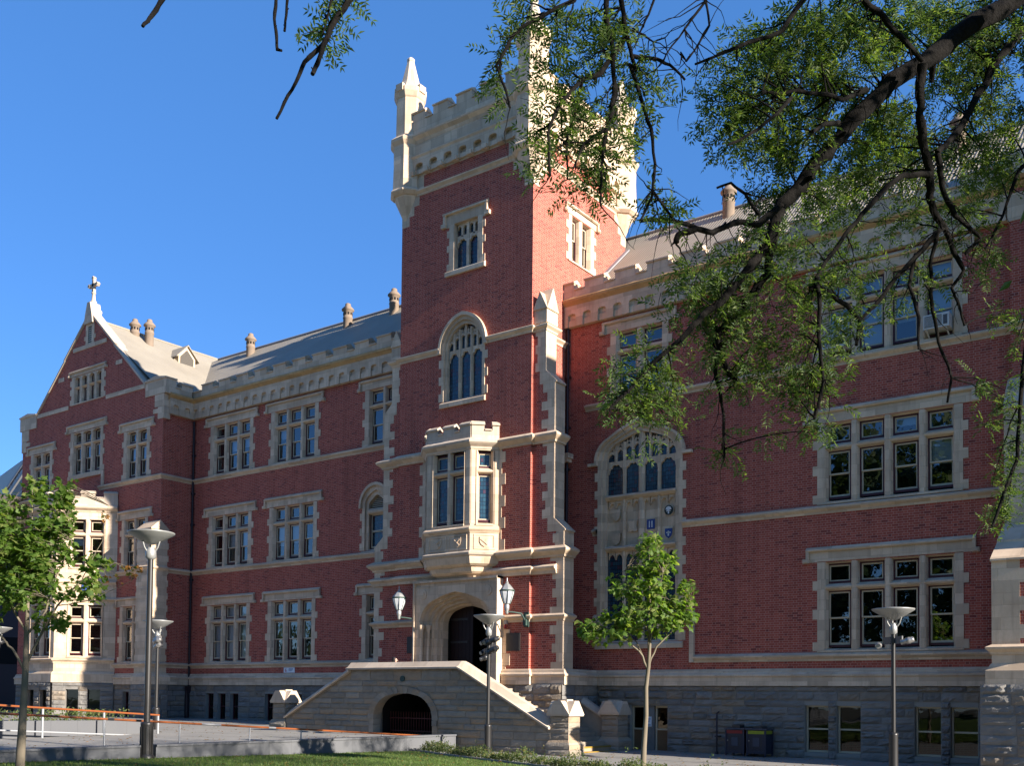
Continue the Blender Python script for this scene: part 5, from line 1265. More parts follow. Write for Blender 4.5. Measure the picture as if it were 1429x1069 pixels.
def binbox(x0, x1, mat, label, hood):
    r = empty("recycling_bin", ((x0+x1)/2, 2.0, .55), label, "bin", "bins against the basement wall")
    y0, y1, z0, z1 = 1.62, 2.34, .56, 1.53
    m = MB(); m.box(x0+.05, x1-.05, y0+.03, y1-.03, z0+.1, z1-.02)
    for x in (x0, x1-.06):
        for y in (y0, y1-.06): m.box(x, x+.06, y, y+.06, z0, z1)
    m.box(x0+.06, x1-.06, y0+.01, y0+.05, z0+.10, z0+.18); m.build("cabinet", "bin_blue", r)
    m = MB(); m.box(x0-.03, x1+.03, y0-.03, y1+.03, z1, z1+.05); m.build("top", "bin_panel", r)
    m = MB(); m.box(x0+.07, x1-.07, y0+.0, y0+.025, z1-.15, z1-.03); m.box(x1-.045, x1-.012, y0+.08, y1-.08, z1-.15, z1-.03); m.build("label_band", mat, r)
    m = MB()
    n = int((x1-x0-.24)/.05)
    for i in range(n):
        for j in range(12):
            xx, zz = x0+.13+.05*i, z0+.22+.045*j
            if not (.3 < (xx-x0)/(x1-x0) < .68 and z0+.32 < zz < z0+.66): m.box(xx, xx+.03, y0+.022, y0+.027, zz, zz+.026)
    m.build("perforated_door", "dark_metal", r); m = MB(); m.box(x0+.25, x1-.25, y0+.015, y0+.029, z0+.36, z0+.68); m.build("notice_panel", "bin_panel", r)
    m = MB(); m.lathe(x0+.11, y0+.0, [(.025, z0+.55), (.025, z0+.58)], 8); m.build("lock", "spotlight_steel", r)
    m = MB()
    if hood: m.prism_x([(y0+.12, z1+.05), (y0+.12, z1+.16), (y0+.5, z1+.18), (y0+.55, z1+.05)], x0+.22, x1-.22)
    else: m.prism_y([(x0+.18, z1+.05), (x0+.22, z1+.12), ((x0+x1)/2, z1+.16), (x1-.22, z1+.12), (x1-.18, z1+.05)], y0+.1, y1-.1)
    m.build("chute", "dark_metal", r)
binbox(7.86, 8.62, "red_label", "dark blue steel bin cabinet with a red band", True); binbox(8.70, 9.46, "yellow_label", "dark blue steel bin cabinet with a yellow band", False)
# air conditioners in the top right windows
def aircon(x, label):
    r = empty("air_conditioner", (x, YW-.1, 15.35), label, "air conditioner", "window air conditioners")
    m = MB(); m.box(x-.40, x+.44, YW-.42, YW+.2, 15.32, 15.80); m.build("case", "aircon_white", r)
    m = MB(); m.box(x-.36, x+.20, YW-.43, YW-.419, 15.37, 15.75); m.box(x+.25, x+.38, YW-.43, YW-.419, 15.40, 15.72); o = m.build("grille", "aircon_grille", r)
    sub("slat", "aircon_white", o, lambda mm: [mm.box(x-.36, x+.20, YW-.437, YW-.43, 15.39+.035*i, 15.402+.035*i) for i in range(10)])
    m = MB(); m.beam((x-.3, YW-.38, 15.3), (x-.3, YW+.0, 15.12), .04, .04); m.beam((x+.34, YW-.38, 15.3), (x+.34, YW+.0, 15.12), .04, .04); m.build("bracket", "aircon_white", r)
aircon(15.25, "white window air conditioner in the rightmost light of the top right window"); aircon(11.75, "white window air conditioner hidden behind leaves in the leftmost light of the top right window")
# ------------------------------------------------------------------ building beyond, far left
MBD = empty("modern_building", (-68, 14, 1), "dark round-walled modern building with a grey metal roof beyond the gabled wing", "building")
m = MB(); m.lathe(-70, 12, [(10.6, 0), (10.6, 18.9), (10.2, 19.1), (10.2, 18.9)], 48); m.build("drum_wall", "modern_cladding", MBD)
m = MB(); m.prism_y([(-100, 18), (-70, 18), (-70, 26.9), (-78, 26.3), (-82.3, 25.2), (-100, 21.5)], 20, 60); m.build("roof", "zinc_roof", MBD)
m = MB(); m.beam((-80.5, 19.6, 23.2), (-75, 19.6, 27.0), .25, .25); m.beam((-80.0, 19.6, 22.6), (-74.5, 19.6, 26.4), .2, .2)
for i in range(8): m.beam((-80.3+.75*i, 19.6, 23.3+.52*i), (-79.2+.75*i, 19.6, 23.2+.52*i), .09, .09)
m.build("roof_truss", "white_steel", MBD)
m = MB()
for z in (5, 10, 15): m.lathe(-70, 12, [(10.63, z), (10.63, z+2.2)], 48)
m.build("window_band", "dark_interior", MBD)
# ------------------------------------------------------------------ person on the porch
def person():
    V = {'pelvis': (0, 0, .50), 'belly': (0, -.02, .68), 'chest': (0, -.03, .90), 'neck': (0, -.01, 1.04), 'head0': (0, .01, 1.10), 'head': (.0, .03, 1.19), 'crown': (.0, .02, 1.27)}
    E1 = [('pelvis', 'belly'), ('belly', 'chest'), ('chest', 'neck'), ('neck', 'head0'), ('head0', 'head'), ('head', 'crown')]
    Rr = {'pelvis': .15, 'belly': .125, 'chest': .14, 'neck': .052, 'head0': .062, 'head': .088, 'crown': .06}
    for s, n in ((-1, 'L'), (1, 'R')):
        V.update({'sh'+n: (s*.17, -.02, .96), 'el'+n: (s*.22, .06, .72), 'wr'+n: (s*.12, .30, .62), 'pa'+n: (s*.10, .38, .60), 'hip'+n: (s*.09, .05, .48), 'kn'+n: (s*.11, .45, .48), 'an'+n: (s*.11, .46, .08), 'to'+n: (s*.12, .62, .04)})
        E1 += [('chest', 'sh'+n), ('sh'+n, 'el'+n), ('el'+n, 'wr'+n), ('wr'+n, 'pa'+n), ('pelvis', 'hip'+n), ('hip'+n, 'kn'+n), ('kn'+n, 'an'+n), ('an'+n, 'to'+n)]
        Rr.update({'sh'+n: .065, 'el'+n: .045, 'wr'+n: .03, 'pa'+n: .032, 'hip'+n: .095, 'kn'+n: .065, 'an'+n: .042, 'to'+n: .035})
        for k in range(4):
            a = 'f%d' % k+n; b = 'g%d' % k+n
            V[a] = (s*(.10+.028*(k-1.5)), .45+(.01 if k in (1, 2) else 0), .585); V[b] = (s*(.10+.03*(k-1.5)), .475+(.012 if k in (1, 2) else -.004), .555)
            E1 += [('pa'+n, a), (a, b)]; Rr[a] = .0095; Rr[b] = .008
        V['t'+n] = (s*.055, .40, .58); E1.append(('pa'+n, 't'+n)); Rr['t'+n] = .011
    ks = list(V); me = bpy.data.meshes.new("body"); me.from_pydata([V[k] for k in ks], [(ks.index(a), ks.index(b)) for a, b in E1], [])
    o = bpy.data.objects.new("body", me); COL.objects.link(o)
    md = o.modifiers.new("skin", 'SKIN'); sv = me.skin_vertices[0].data
    for i, k in enumerate(ks): sv[i].radius = (Rr[k], Rr[k]); sv[i].use_root = (k == 'pelvis')
    o.modifiers.new("sub", 'SUBSURF').levels = 1; o.modifiers["sub"].render_levels = 2
    bpy.context.view_layer.update(); dg = bpy.context.evaluated_depsgraph_get(); me2 = bpy.data.meshes.new_from_object(o.evaluated_get(dg)); bpy.data.objects.remove(o)
    me2.materials.clear(); me2.materials.append(MAT["cloth_blue"]); me2.materials.append(MAT["skin"])
    for p in me2.polygons:
        p.use_smooth = True; c = p.center
        if c.z > 1.03 or (c.y > .31 and c.z > .52 and abs(c.x) < .2): p.material_index = 1
    r = empty("person", (-4.82, YS+.75, 3.0), "dark-haired person seated behind the porch parapet, only the head showing", "person")
    b = bpy.data.objects.new("body", me2); COL.objects.link(b); b.parent = r
    m = MB(); m.lathe(0, 0, [(.001, 1.31), (.05, 1.305), (.085, 1.27), (.1, 1.21), (.095, 1.14), (.07, 1.08)], 14); h = m.build("hair", "hair_dark"); h.parent = r; h.location = (0, -.025, 0)
    m = MB(); m.lathe(0, 0, [(.001, 1.145), (.014, 1.15), (.018, 1.165), (.01, 1.19), (.001, 1.2)], 8); h = m.build("nose", "skin"); h.parent = r; h.location = (0, .118, 0)
    m = MB()
    for s in (-1, 1): m.at(s*.033, .1, 0); m.lathe(0, 0, [(.001, 1.19), (.012, 1.197), (.001, 1.205)], 8)
    h = m.build("eyes", "hair_dark"); h.parent = r
    r.rotation_euler = (0, 0, R_(-62)); r.location.z = 2.94
person()
LIMBS=[
[(22.915,-19.955,12.097,0.1152),(22.004,-20.689,11.160,0.1102),(21.329,-21.263,10.538,0.1052),(21.072,-21.541,10.226,0.1003),(20.750,-21.867,9.917,0.0954),(20.519,-22.122,9.512,0.0906),(20.286,-22.378,9.103,0.0858),(20.171,-22.556,8.891,0.0811),(20.003,-22.765,8.500,0.0765),(19.873,-22.953,8.269,0.0719),(19.815,-23.081,7.904,0.0674),(19.818,-23.171,7.665,0.0629)],
[(19.846,-23.158,7.867,0.0566),(19.713,-23.304,7.530,0.0513),(19.628,-23.422,7.355,0.0460),(19.440,-23.609,7.030,0.0407),(19.339,-23.740,6.906,0.0355),(19.239,-23.869,6.736,0.0304),(18.896,-24.166,6.289,0.0253),(18.798,-24.292,6.099,0.0202),(18.549,-24.522,5.745,0.0152)],
[(19.818,-23.171,7.665,0.0503),(19.785,-23.132,7.441,0.0464),(19.529,-23.252,7.075,0.0425),(19.298,-23.357,6.779,0.0386),(19.271,-23.318,6.671,0.0346),(19.297,-23.239,6.498,0.0307),(19.323,-23.159,6.348,0.0266),(19.377,-23.064,6.305,0.0226)],
[(19.215,-23.198,6.633,0.0248),(19.170,-23.196,6.399,0.0224),(19.199,-23.142,6.215,0.0199),(19.227,-23.083,5.906,0.0175),(19.215,-23.054,5.596,0.0150),(19.211,-23.024,5.417,0.0125)],
[(19.935,-23.107,8.191,0.0377),(19.752,-23.337,7.923,0.0352),(19.582,-23.569,7.904,0.0327),(19.413,-23.793,7.751,0.0303),(19.312,-23.975,7.750,0.0279),(19.269,-24.113,7.756,0.0255),(19.135,-24.319,7.768,0.0232),(18.941,-24.566,7.710,0.0209)],
[(19.337,-24.026,7.724,0.0350),(19.230,-24.103,7.683,0.0337),(19.180,-24.139,7.659,0.0324),(19.160,-24.150,7.566,0.0311)],
[(21.152,-21.912,9.981,0.0516),(21.098,-21.861,9.662,0.0503),(21.090,-21.776,9.365,0.0489),(21.110,-21.671,9.073,0.0475),(21.138,-21.564,8.888,0.0461),(21.126,-21.486,8.674,0.0447),(21.101,-21.423,8.586,0.0433),(21.124,-21.323,8.471,0.0418),(21.203,-21.181,8.321,0.0403)],
[(21.203,-21.181,8.321,0.0336),(21.228,-21.117,8.233,0.0303),(21.307,-21.006,7.973,0.0270),(21.360,-20.919,7.840,0.0237),(21.230,-20.965,7.644,0.0204),(21.277,-20.883,7.501,0.0170),(21.335,-20.786,7.217,0.0137)],
[(21.203,-21.181,8.321,0.0336),(21.141,-21.264,8.245,0.0313),(20.940,-21.441,7.936,0.0290),(20.746,-21.614,7.662,0.0267),(20.567,-21.774,7.331,0.0244),(20.424,-21.912,7.129,0.0221),(20.397,-21.960,6.820,0.0198)],
[(20.922,-21.374,7.990,0.0259),(20.892,-21.543,7.557,0.0216),(21.019,-21.596,7.125,0.0174),(21.045,-21.726,6.716,0.0133)],
[(21.133,-21.229,8.243,0.0259),(21.043,-21.206,7.897,0.0236),(21.042,-21.110,7.375,0.0212),(21.084,-20.987,7.005,0.0189),(21.191,-20.816,6.589,0.0165),(21.130,-20.774,6.299,0.0141)],
[(21.195,-21.468,9.092,0.0364),(21.207,-21.389,8.907,0.0338),(21.233,-21.298,8.677,0.0311),(21.321,-21.161,8.437,0.0285),(21.425,-21.018,8.350,0.0258),(21.544,-20.862,8.219,0.0231),(21.377,-20.916,8.049,0.0203)],
[(22.531,-19.355,11.800,0.0572),(21.877,-19.976,11.162,0.0531),(21.659,-20.284,10.713,0.0491),(21.452,-20.579,10.164,0.0451),(21.314,-20.826,9.678,0.0412),(21.210,-21.057,9.419,0.0374),(21.145,-21.263,9.216,0.0336)],
[(20.623,-22.290,9.668,0.0323),(20.527,-22.479,9.541,0.0293),(20.474,-22.638,9.433,0.0264),(20.358,-22.848,9.437,0.0236),(20.136,-23.136,9.414,0.0208),(19.987,-23.366,9.321,0.0180),(19.880,-23.568,9.276,0.0153)],
[(20.742,-23.362,10.621,0.0298),(20.387,-23.650,10.054,0.0261),(20.214,-23.812,9.698,0.0225),(19.929,-24.065,9.548,0.0189),(19.665,-24.303,9.368,0.0153),(19.524,-24.452,9.266,0.0117)],
[(20.514,-22.921,10.905,0.0374),(20.715,-22.655,10.483,0.0352),(20.857,-22.445,10.378,0.0329),(20.982,-22.246,10.197,0.0306),(21.089,-22.062,10.070,0.0282),(21.146,-21.918,10.014,0.0258)],
[(21.151,-21.613,8.803,0.0361),(20.935,-21.894,8.740,0.0331),(20.809,-22.104,8.563,0.0301),(20.597,-22.369,8.182,0.0272),(20.475,-22.572,7.921,0.0243),(20.242,-22.844,7.373,0.0215),(20.218,-22.979,7.187,0.0187)],
[(20.278,-22.941,7.332,0.0280),(20.317,-22.960,7.001,0.0249),(20.324,-23.002,6.650,0.0218),(20.374,-23.005,6.143,0.0187),(20.310,-23.095,5.703,0.0157)],
[(20.218,-22.980,7.227,0.0280),(20.276,-22.732,7.271,0.0270),(20.434,-22.403,7.152,0.0260),(20.498,-22.143,7.043,0.0250)],
[(20.392,-22.566,9.228,0.0328),(20.328,-22.856,9.106,0.0242),(20.294,-23.121,8.898,0.0158)],
[(20.144,-23.370,9.217,0.0236),(20.060,-23.546,8.985,0.0202),(19.929,-23.758,8.757,0.0170),(19.708,-24.036,8.530,0.0138)],
[(19.653,-23.065,8.161,0.0205),(19.497,-23.109,8.438,0.0179),(19.338,-23.151,8.594,0.0152),(19.175,-23.187,8.567,0.0125)],
[(18.960,-25.405,10.158,0.0282),(18.988,-25.362,9.652,0.0265),(18.991,-25.350,9.436,0.0248),(19.035,-25.307,9.176,0.0231),(19.038,-25.295,8.938,0.0214),(19.048,-25.281,8.786,0.0197)],
[(19.077,-25.322,10.231,0.0310),(19.085,-25.230,9.688,0.0276),(19.081,-25.163,9.503,0.0242),(19.106,-25.071,9.251,0.0207),(19.120,-24.991,9.062,0.0172)],
[(19.104,-25.009,9.217,0.0221),(19.284,-24.835,9.211,0.0187),(19.374,-24.725,9.173,0.0153),(19.483,-24.597,9.039,0.0119)],
[(19.005,-25.611,9.941,0.0227),(18.857,-25.754,9.484,0.0208),(18.692,-25.923,9.348,0.0189),(18.495,-26.115,9.169,0.0170),(18.417,-26.218,8.994,0.0151),(18.339,-26.318,8.736,0.0133),(18.428,-26.294,8.483,0.0115),(18.490,-26.292,8.272,0.0096)],
[(19.079,-25.157,9.328,0.0292),(19.002,-25.292,9.086,0.0267),(18.949,-25.411,8.882,0.0243),(18.847,-25.571,8.779,0.0219),(18.764,-25.713,8.586,0.0195),(18.733,-25.818,8.438,0.0171),(18.685,-25.929,8.122,0.0148),(18.736,-25.960,7.674,0.0125)],
[(19.048,-25.281,8.786,0.0282),(19.047,-25.319,8.503,0.0245),(19.014,-25.385,8.308,0.0208),(19.009,-25.429,8.107,0.0172),(19.016,-25.466,7.922,0.0135),(19.020,-25.493,7.483,0.0100)],
[(19.073,-25.028,9.128,0.0221),(19.185,-24.953,8.720,0.0197),(19.262,-24.909,8.446,0.0173),(19.297,-24.892,8.083,0.0149),(19.279,-24.915,7.729,0.0126),(19.192,-24.994,7.485,0.0102)],
[(19.289,-24.935,7.792,0.0146),(19.305,-24.734,7.720,0.0115),(19.293,-24.554,7.680,0.0083)],
[(18.840,-25.559,8.788,0.0179),(18.761,-25.602,8.436,0.0150),(18.700,-25.635,8.150,0.0122),(18.707,-25.614,7.792,0.0093)],
[(19.024,-25.402,8.297,0.0179),(18.897,-25.611,8.098,0.0131),(18.862,-25.748,7.797,0.0084)],
[(19.863,-24.493,10.243,0.0162),(19.768,-24.706,9.708,0.0131),(19.649,-24.943,9.328,0.0101),(19.563,-25.158,8.992,0.0071)],
[(19.623,-24.408,9.935,0.0135),(19.671,-24.422,9.640,0.0118),(19.601,-24.526,9.420,0.0100),(19.520,-24.639,9.202,0.0083),(19.496,-24.722,9.266,0.0066)],
[(19.387,-24.837,10.089,0.0133),(19.210,-24.889,9.679,0.0117),(19.112,-24.892,9.525,0.0100),(19.200,-24.762,9.462,0.0084),(19.274,-24.649,9.540,0.0068)],
[(18.139,-27.471,9.395,0.0299),(17.787,-27.767,8.781,0.0277),(17.718,-27.869,8.543,0.0254),(17.692,-27.943,8.353,0.0232),(17.642,-28.036,8.207,0.0210),(17.618,-28.111,8.107,0.0188),(17.614,-28.170,7.952,0.0166),(17.575,-28.252,7.761,0.0145),(17.532,-28.336,7.529,0.0124)],
[(17.729,-27.977,8.321,0.0219),(17.737,-28.009,8.256,0.0208),(17.720,-28.056,8.085,0.0197),(17.709,-28.101,7.972,0.0186)],
[(17.405,-28.247,9.048,0.0163),(17.401,-28.258,8.659,0.0152),(17.404,-28.273,8.484,0.0142),(17.433,-28.270,8.322,0.0132),(17.452,-28.275,8.191,0.0122),(17.497,-28.266,8.173,0.0111)],
[(17.486,-28.187,9.049,0.0138),(17.466,-28.186,8.674,0.0129),(17.454,-28.188,8.536,0.0121),(17.443,-28.191,8.405,0.0113)],
[(16.436,-28.477,9.326,0.0261),(16.285,-28.633,8.898,0.0234),(16.264,-28.704,8.747,0.0207),(16.270,-28.757,8.649,0.0180),(16.272,-28.814,8.565,0.0153)],
[(17.722,-27.881,8.872,0.0126),(17.679,-27.902,8.619,0.0095),(17.636,-27.926,8.428,0.0063)],
[(22.156,-19.738,8.495,0.0316),(21.939,-19.937,7.656,0.0279),(21.826,-20.039,6.379,0.0242),(21.794,-20.106,5.648,0.0205),(21.657,-20.262,5.189,0.0169),(21.558,-20.392,4.778,0.0132)],
[(22.132,-20.051,9.559,0.0267),(21.854,-20.322,9.165,0.0221),(21.719,-20.480,8.601,0.0176),(21.558,-20.663,8.174,0.0131)],
]
FEED=[
[(24.90,-18.40,0.40,0.420),(24.80,-18.50,2.50,0.360),(24.55,-18.70,5.00,0.320),(24.30,-18.90,7.20,0.300),(24.00,-19.40,9.00,0.270)],
[(24.000,-19.400,9.000,0.2000),(23.819,-19.493,9.666,0.1903),(23.638,-19.585,10.292,0.1807),(23.457,-19.678,10.848,0.1710),(23.276,-19.770,11.324,0.1613),(23.095,-19.863,11.731,0.1517),(22.915,-19.955,12.097,0.1420)],
[(24.300,-18.900,7.200,0.1400),(24.005,-18.976,8.067,0.1292),(23.710,-19.052,8.906,0.1183),(23.415,-19.128,9.700,0.1075),(23.120,-19.203,10.440,0.0967),(22.826,-19.279,11.133,0.0858),(22.531,-19.355,11.800,0.0750)],
[(24.000,-19.400,9.000,0.1800),(23.448,-20.033,9.737,0.1700),(22.896,-20.666,10.394,0.1600),(22.344,-21.299,10.911,0.1500),(21.791,-21.931,11.268,0.1400),(21.239,-22.564,11.485,0.1300),(20.687,-23.197,11.623,0.1200)],
[(20.687,-23.197,11.623,0.1200),(20.419,-23.577,11.585,0.1150),(20.151,-23.957,11.526,0.1100),(19.883,-24.336,11.433,0.1050),(19.615,-24.716,11.300,0.1000),(19.347,-25.096,11.132,0.0950),(19.079,-25.475,10.944,0.0900)],
[(19.079,-25.475,10.944,0.0900),(18.878,-25.825,10.834,0.0850),(18.676,-26.174,10.710,0.0800),(18.475,-26.523,10.563,0.0750),(18.273,-26.872,10.390,0.0700),(18.072,-27.222,10.193,0.0650),(17.870,-27.571,9.982,0.0600)],
[(17.870,-27.571,9.982,0.0600),(17.631,-27.727,10.032,0.0558),(17.391,-27.883,10.068,0.0517),(17.152,-28.039,10.081,0.0475),(16.912,-28.195,10.067,0.0433),(16.673,-28.351,10.029,0.0392),(16.433,-28.508,9.979,0.0350)],
[(20.687,-23.197,11.623,0.0550),(20.696,-23.225,11.481,0.0525),(20.705,-23.252,11.332,0.0500),(20.715,-23.280,11.172,0.0475),(20.724,-23.307,10.998,0.0450),(20.733,-23.335,10.813,0.0425),(20.742,-23.362,10.621,0.0400)],
[(20.687,-23.197,11.623,0.0605),(20.658,-23.151,11.528,0.0578),(20.629,-23.105,11.427,0.0550),(20.601,-23.059,11.314,0.0523),(20.572,-23.013,11.187,0.0495),(20.543,-22.967,11.049,0.0467),(20.514,-22.921,10.905,0.0440)],
[(19.079,-25.475,10.944,0.0495),(19.059,-25.464,10.838,0.0473),(19.039,-25.452,10.725,0.0450),(19.019,-25.440,10.601,0.0427),(18.999,-25.429,10.463,0.0405),(18.980,-25.417,10.314,0.0382),(18.960,-25.405,10.158,0.0360)],
[(19.079,-25.475,10.944,0.0495),(19.079,-25.450,10.850,0.0473),(19.078,-25.424,10.750,0.0450),(19.078,-25.399,10.638,0.0427),(19.078,-25.373,10.512,0.0405),(19.077,-25.347,10.375,0.0382),(19.077,-25.322,10.231,0.0360)],
[(19.079,-25.475,10.944,0.0330),(19.067,-25.498,10.802,0.0315),(19.054,-25.521,10.653,0.0300),(19.042,-25.543,10.492,0.0285),(19.030,-25.566,10.319,0.0270),(19.017,-25.589,10.133,0.0255),(19.005,-25.611,9.941,0.0240)],
[(19.079,-25.475,10.944,0.0220),(19.210,-25.312,10.852,0.0210),(19.341,-25.148,10.754,0.0200),(19.471,-24.984,10.643,0.0190),(19.602,-24.820,10.520,0.0180),(19.733,-24.656,10.384,0.0170),(19.863,-24.493,10.243,0.0160)],
[(19.079,-25.475,10.944,0.0220),(19.131,-25.369,10.827,0.0210),(19.182,-25.263,10.702,0.0200),(19.233,-25.156,10.567,0.0190),(19.285,-25.050,10.417,0.0180),(19.336,-24.944,10.257,0.0170),(19.387,-24.837,10.089,0.0160)],
[(17.870,-27.571,9.982,0.0550),(17.915,-27.554,9.909,0.0525),(17.960,-27.538,9.830,0.0500),(18.004,-27.521,9.739,0.0475),(18.049,-27.504,9.634,0.0450),(18.094,-27.488,9.518,0.0425),(18.139,-27.471,9.395,0.0400)],
[(17.870,-27.571,9.982,0.0275),(17.793,-27.684,9.852,0.0263),(17.715,-27.796,9.714,0.0250),(17.638,-27.909,9.565,0.0238),(17.560,-28.022,9.403,0.0225),(17.483,-28.134,9.229,0.0213),(17.405,-28.247,9.048,0.0200)],
[(17.870,-27.571,9.982,0.0220),(17.806,-27.674,9.852,0.0210),(17.742,-27.776,9.715,0.0200),(17.678,-27.879,9.566,0.0190),(17.614,-27.982,9.403,0.0180),(17.550,-28.085,9.230,0.0170),(17.486,-28.187,9.049,0.0160)],
[(16.433,-28.508,9.979,0.0330),(16.434,-28.503,9.895,0.0315),(16.434,-28.498,9.804,0.0300),(16.435,-28.493,9.702,0.0285),(16.435,-28.488,9.587,0.0270),(16.435,-28.483,9.460,0.0255),(16.436,-28.477,9.326,0.0240)],
[(22.531,-19.355,11.800,0.0500),(22.468,-19.419,11.349,0.0467),(22.406,-19.483,10.871,0.0433),(22.343,-19.547,10.347,0.0400),(22.281,-19.610,9.770,0.0367),(22.218,-19.674,9.146,0.0333),(22.156,-19.738,8.495,0.0300)],
[(22.531,-19.355,11.800,0.0400),(22.464,-19.471,11.526,0.0383),(22.398,-19.587,11.226,0.0367),(22.331,-19.703,10.879,0.0350),(22.265,-19.819,10.479,0.0333),(22.198,-19.935,10.033,0.0317),(22.132,-20.051,9.559,0.0300)],
]
CLUST=[
(19.44,-23.58,9.32,0.31,0.52,33),
(19.74,-23.38,9.81,0.36,0.40,33),
(19.96,-22.98,10.10,0.45,0.37,39),
(19.84,-22.68,9.54,0.50,0.50,44),
(19.62,-23.19,9.12,0.33,0.37,28),
(20.26,-22.65,10.42,0.49,0.29,33),
(20.15,-22.35,10.02,0.46,0.38,39),
(20.31,-21.82,9.43,0.52,0.39,39),
(20.53,-21.83,10.49,0.39,0.43,33),
(20.72,-21.46,10.93,0.52,0.26,33),
(21.06,-20.48,11.33,0.50,0.26,31),
(21.50,-19.92,11.52,0.42,0.23,26),
(20.50,-21.32,9.60,0.49,0.40,36),
(21.13,-20.40,10.56,0.46,0.41,31),
(21.57,-19.85,10.96,0.35,0.42,26),
(21.23,-20.10,11.15,0.46,0.37,28),
(21.59,-19.79,10.13,0.32,0.46,26),
(19.91,-22.85,8.89,0.37,0.29,26),
(19.66,-22.77,8.53,0.23,0.22,13),
(20.06,-22.10,8.64,0.47,0.33,31),
(20.42,-21.48,8.97,0.48,0.33,31),
(20.72,-21.03,9.48,0.36,0.36,26),
(21.19,-20.31,9.60,0.38,0.37,23),
(21.47,-19.85,9.48,0.35,0.35,20),
(20.70,-21.13,8.58,0.44,0.31,12),
(21.15,-20.55,8.82,0.27,0.23,11),
(21.47,-20.48,8.17,0.23,0.36,13),
(19.12,-23.80,7.33,0.36,0.28,12),
(19.32,-23.40,7.30,0.39,0.39,18),
(19.55,-23.22,6.97,0.41,0.39,18),
(19.14,-23.38,6.76,0.39,0.31,14),
(19.85,-23.01,7.39,0.42,0.39,18),
(19.98,-22.81,7.84,0.37,0.33,14),
(19.73,-23.24,7.70,0.32,0.24,10),
(20.17,-22.88,6.95,0.36,0.40,16),
(20.30,-22.43,7.39,0.33,0.37,13),
(19.80,-22.89,6.61,0.37,0.33,13),
(19.17,-22.97,6.37,0.24,0.32,8),
(19.59,-22.91,6.31,0.29,0.23,7),
(20.13,-22.87,6.02,0.34,0.28,13),
(20.33,-22.74,6.30,0.29,0.29,10),
(20.44,-22.09,7.64,0.34,0.34,10),
(20.36,-22.48,6.78,0.21,0.29,7),
(18.72,-24.05,6.29,0.38,0.26,19),
(18.51,-24.31,5.99,0.30,0.17,12),
(18.70,-23.91,5.72,0.21,0.23,9),
(18.86,-23.80,5.96,0.20,0.20,8),
(19.11,-22.86,5.65,0.12,0.14,3),
(19.26,-23.06,7.08,0.50,0.50,12),
(20.62,-21.45,7.64,0.30,0.30,8),
(20.88,-21.15,7.68,0.26,0.31,7),
(20.22,-22.79,5.66,0.19,0.10,4),
(21.76,-19.91,5.69,0.13,0.50,7),
(21.71,-19.98,6.59,0.18,0.32,4),
(21.52,-20.18,4.90,0.18,0.16,4),
(21.46,-20.15,6.14,0.16,0.11,2),
(21.70,-19.77,7.30,0.14,0.37,3),
(21.61,-20.00,5.24,0.18,0.18,3),
(18.24,-26.14,9.05,0.13,0.18,4),
(18.40,-25.91,9.38,0.27,0.20,9),
(18.60,-25.64,9.36,0.25,0.33,9),
(18.75,-25.41,9.54,0.26,0.26,8),
(18.57,-25.65,9.03,0.20,0.25,6),
(18.81,-25.35,9.17,0.22,0.31,9),
(18.91,-25.17,9.49,0.21,0.29,7),
(19.06,-24.91,9.00,0.19,0.25,8),
(19.10,-24.75,8.84,0.17,0.24,7),
(18.59,-25.72,8.29,0.30,0.26,11),
(18.58,-25.84,7.94,0.17,0.20,6),
(18.79,-25.45,8.31,0.27,0.32,12),
(18.91,-25.23,8.15,0.18,0.25,7),
(18.98,-25.06,8.35,0.15,0.25,6),
(18.84,-25.39,7.81,0.19,0.19,5),
(18.71,-25.52,8.64,0.23,0.20,7),
(18.95,-25.22,8.63,0.19,0.20,6),
(19.19,-24.63,7.79,0.14,0.09,3),
(19.25,-24.47,7.73,0.11,0.08,1),
(18.31,-26.19,8.63,0.08,0.11,1),
(18.92,-25.33,7.63,0.07,0.09,1),
(18.98,-25.00,9.71,0.22,0.19,5),
(17.60,-27.83,8.54,0.12,0.14,3),
(17.64,-27.69,8.80,0.16,0.09,3),
(17.68,-27.54,8.98,0.16,0.07,1),
]
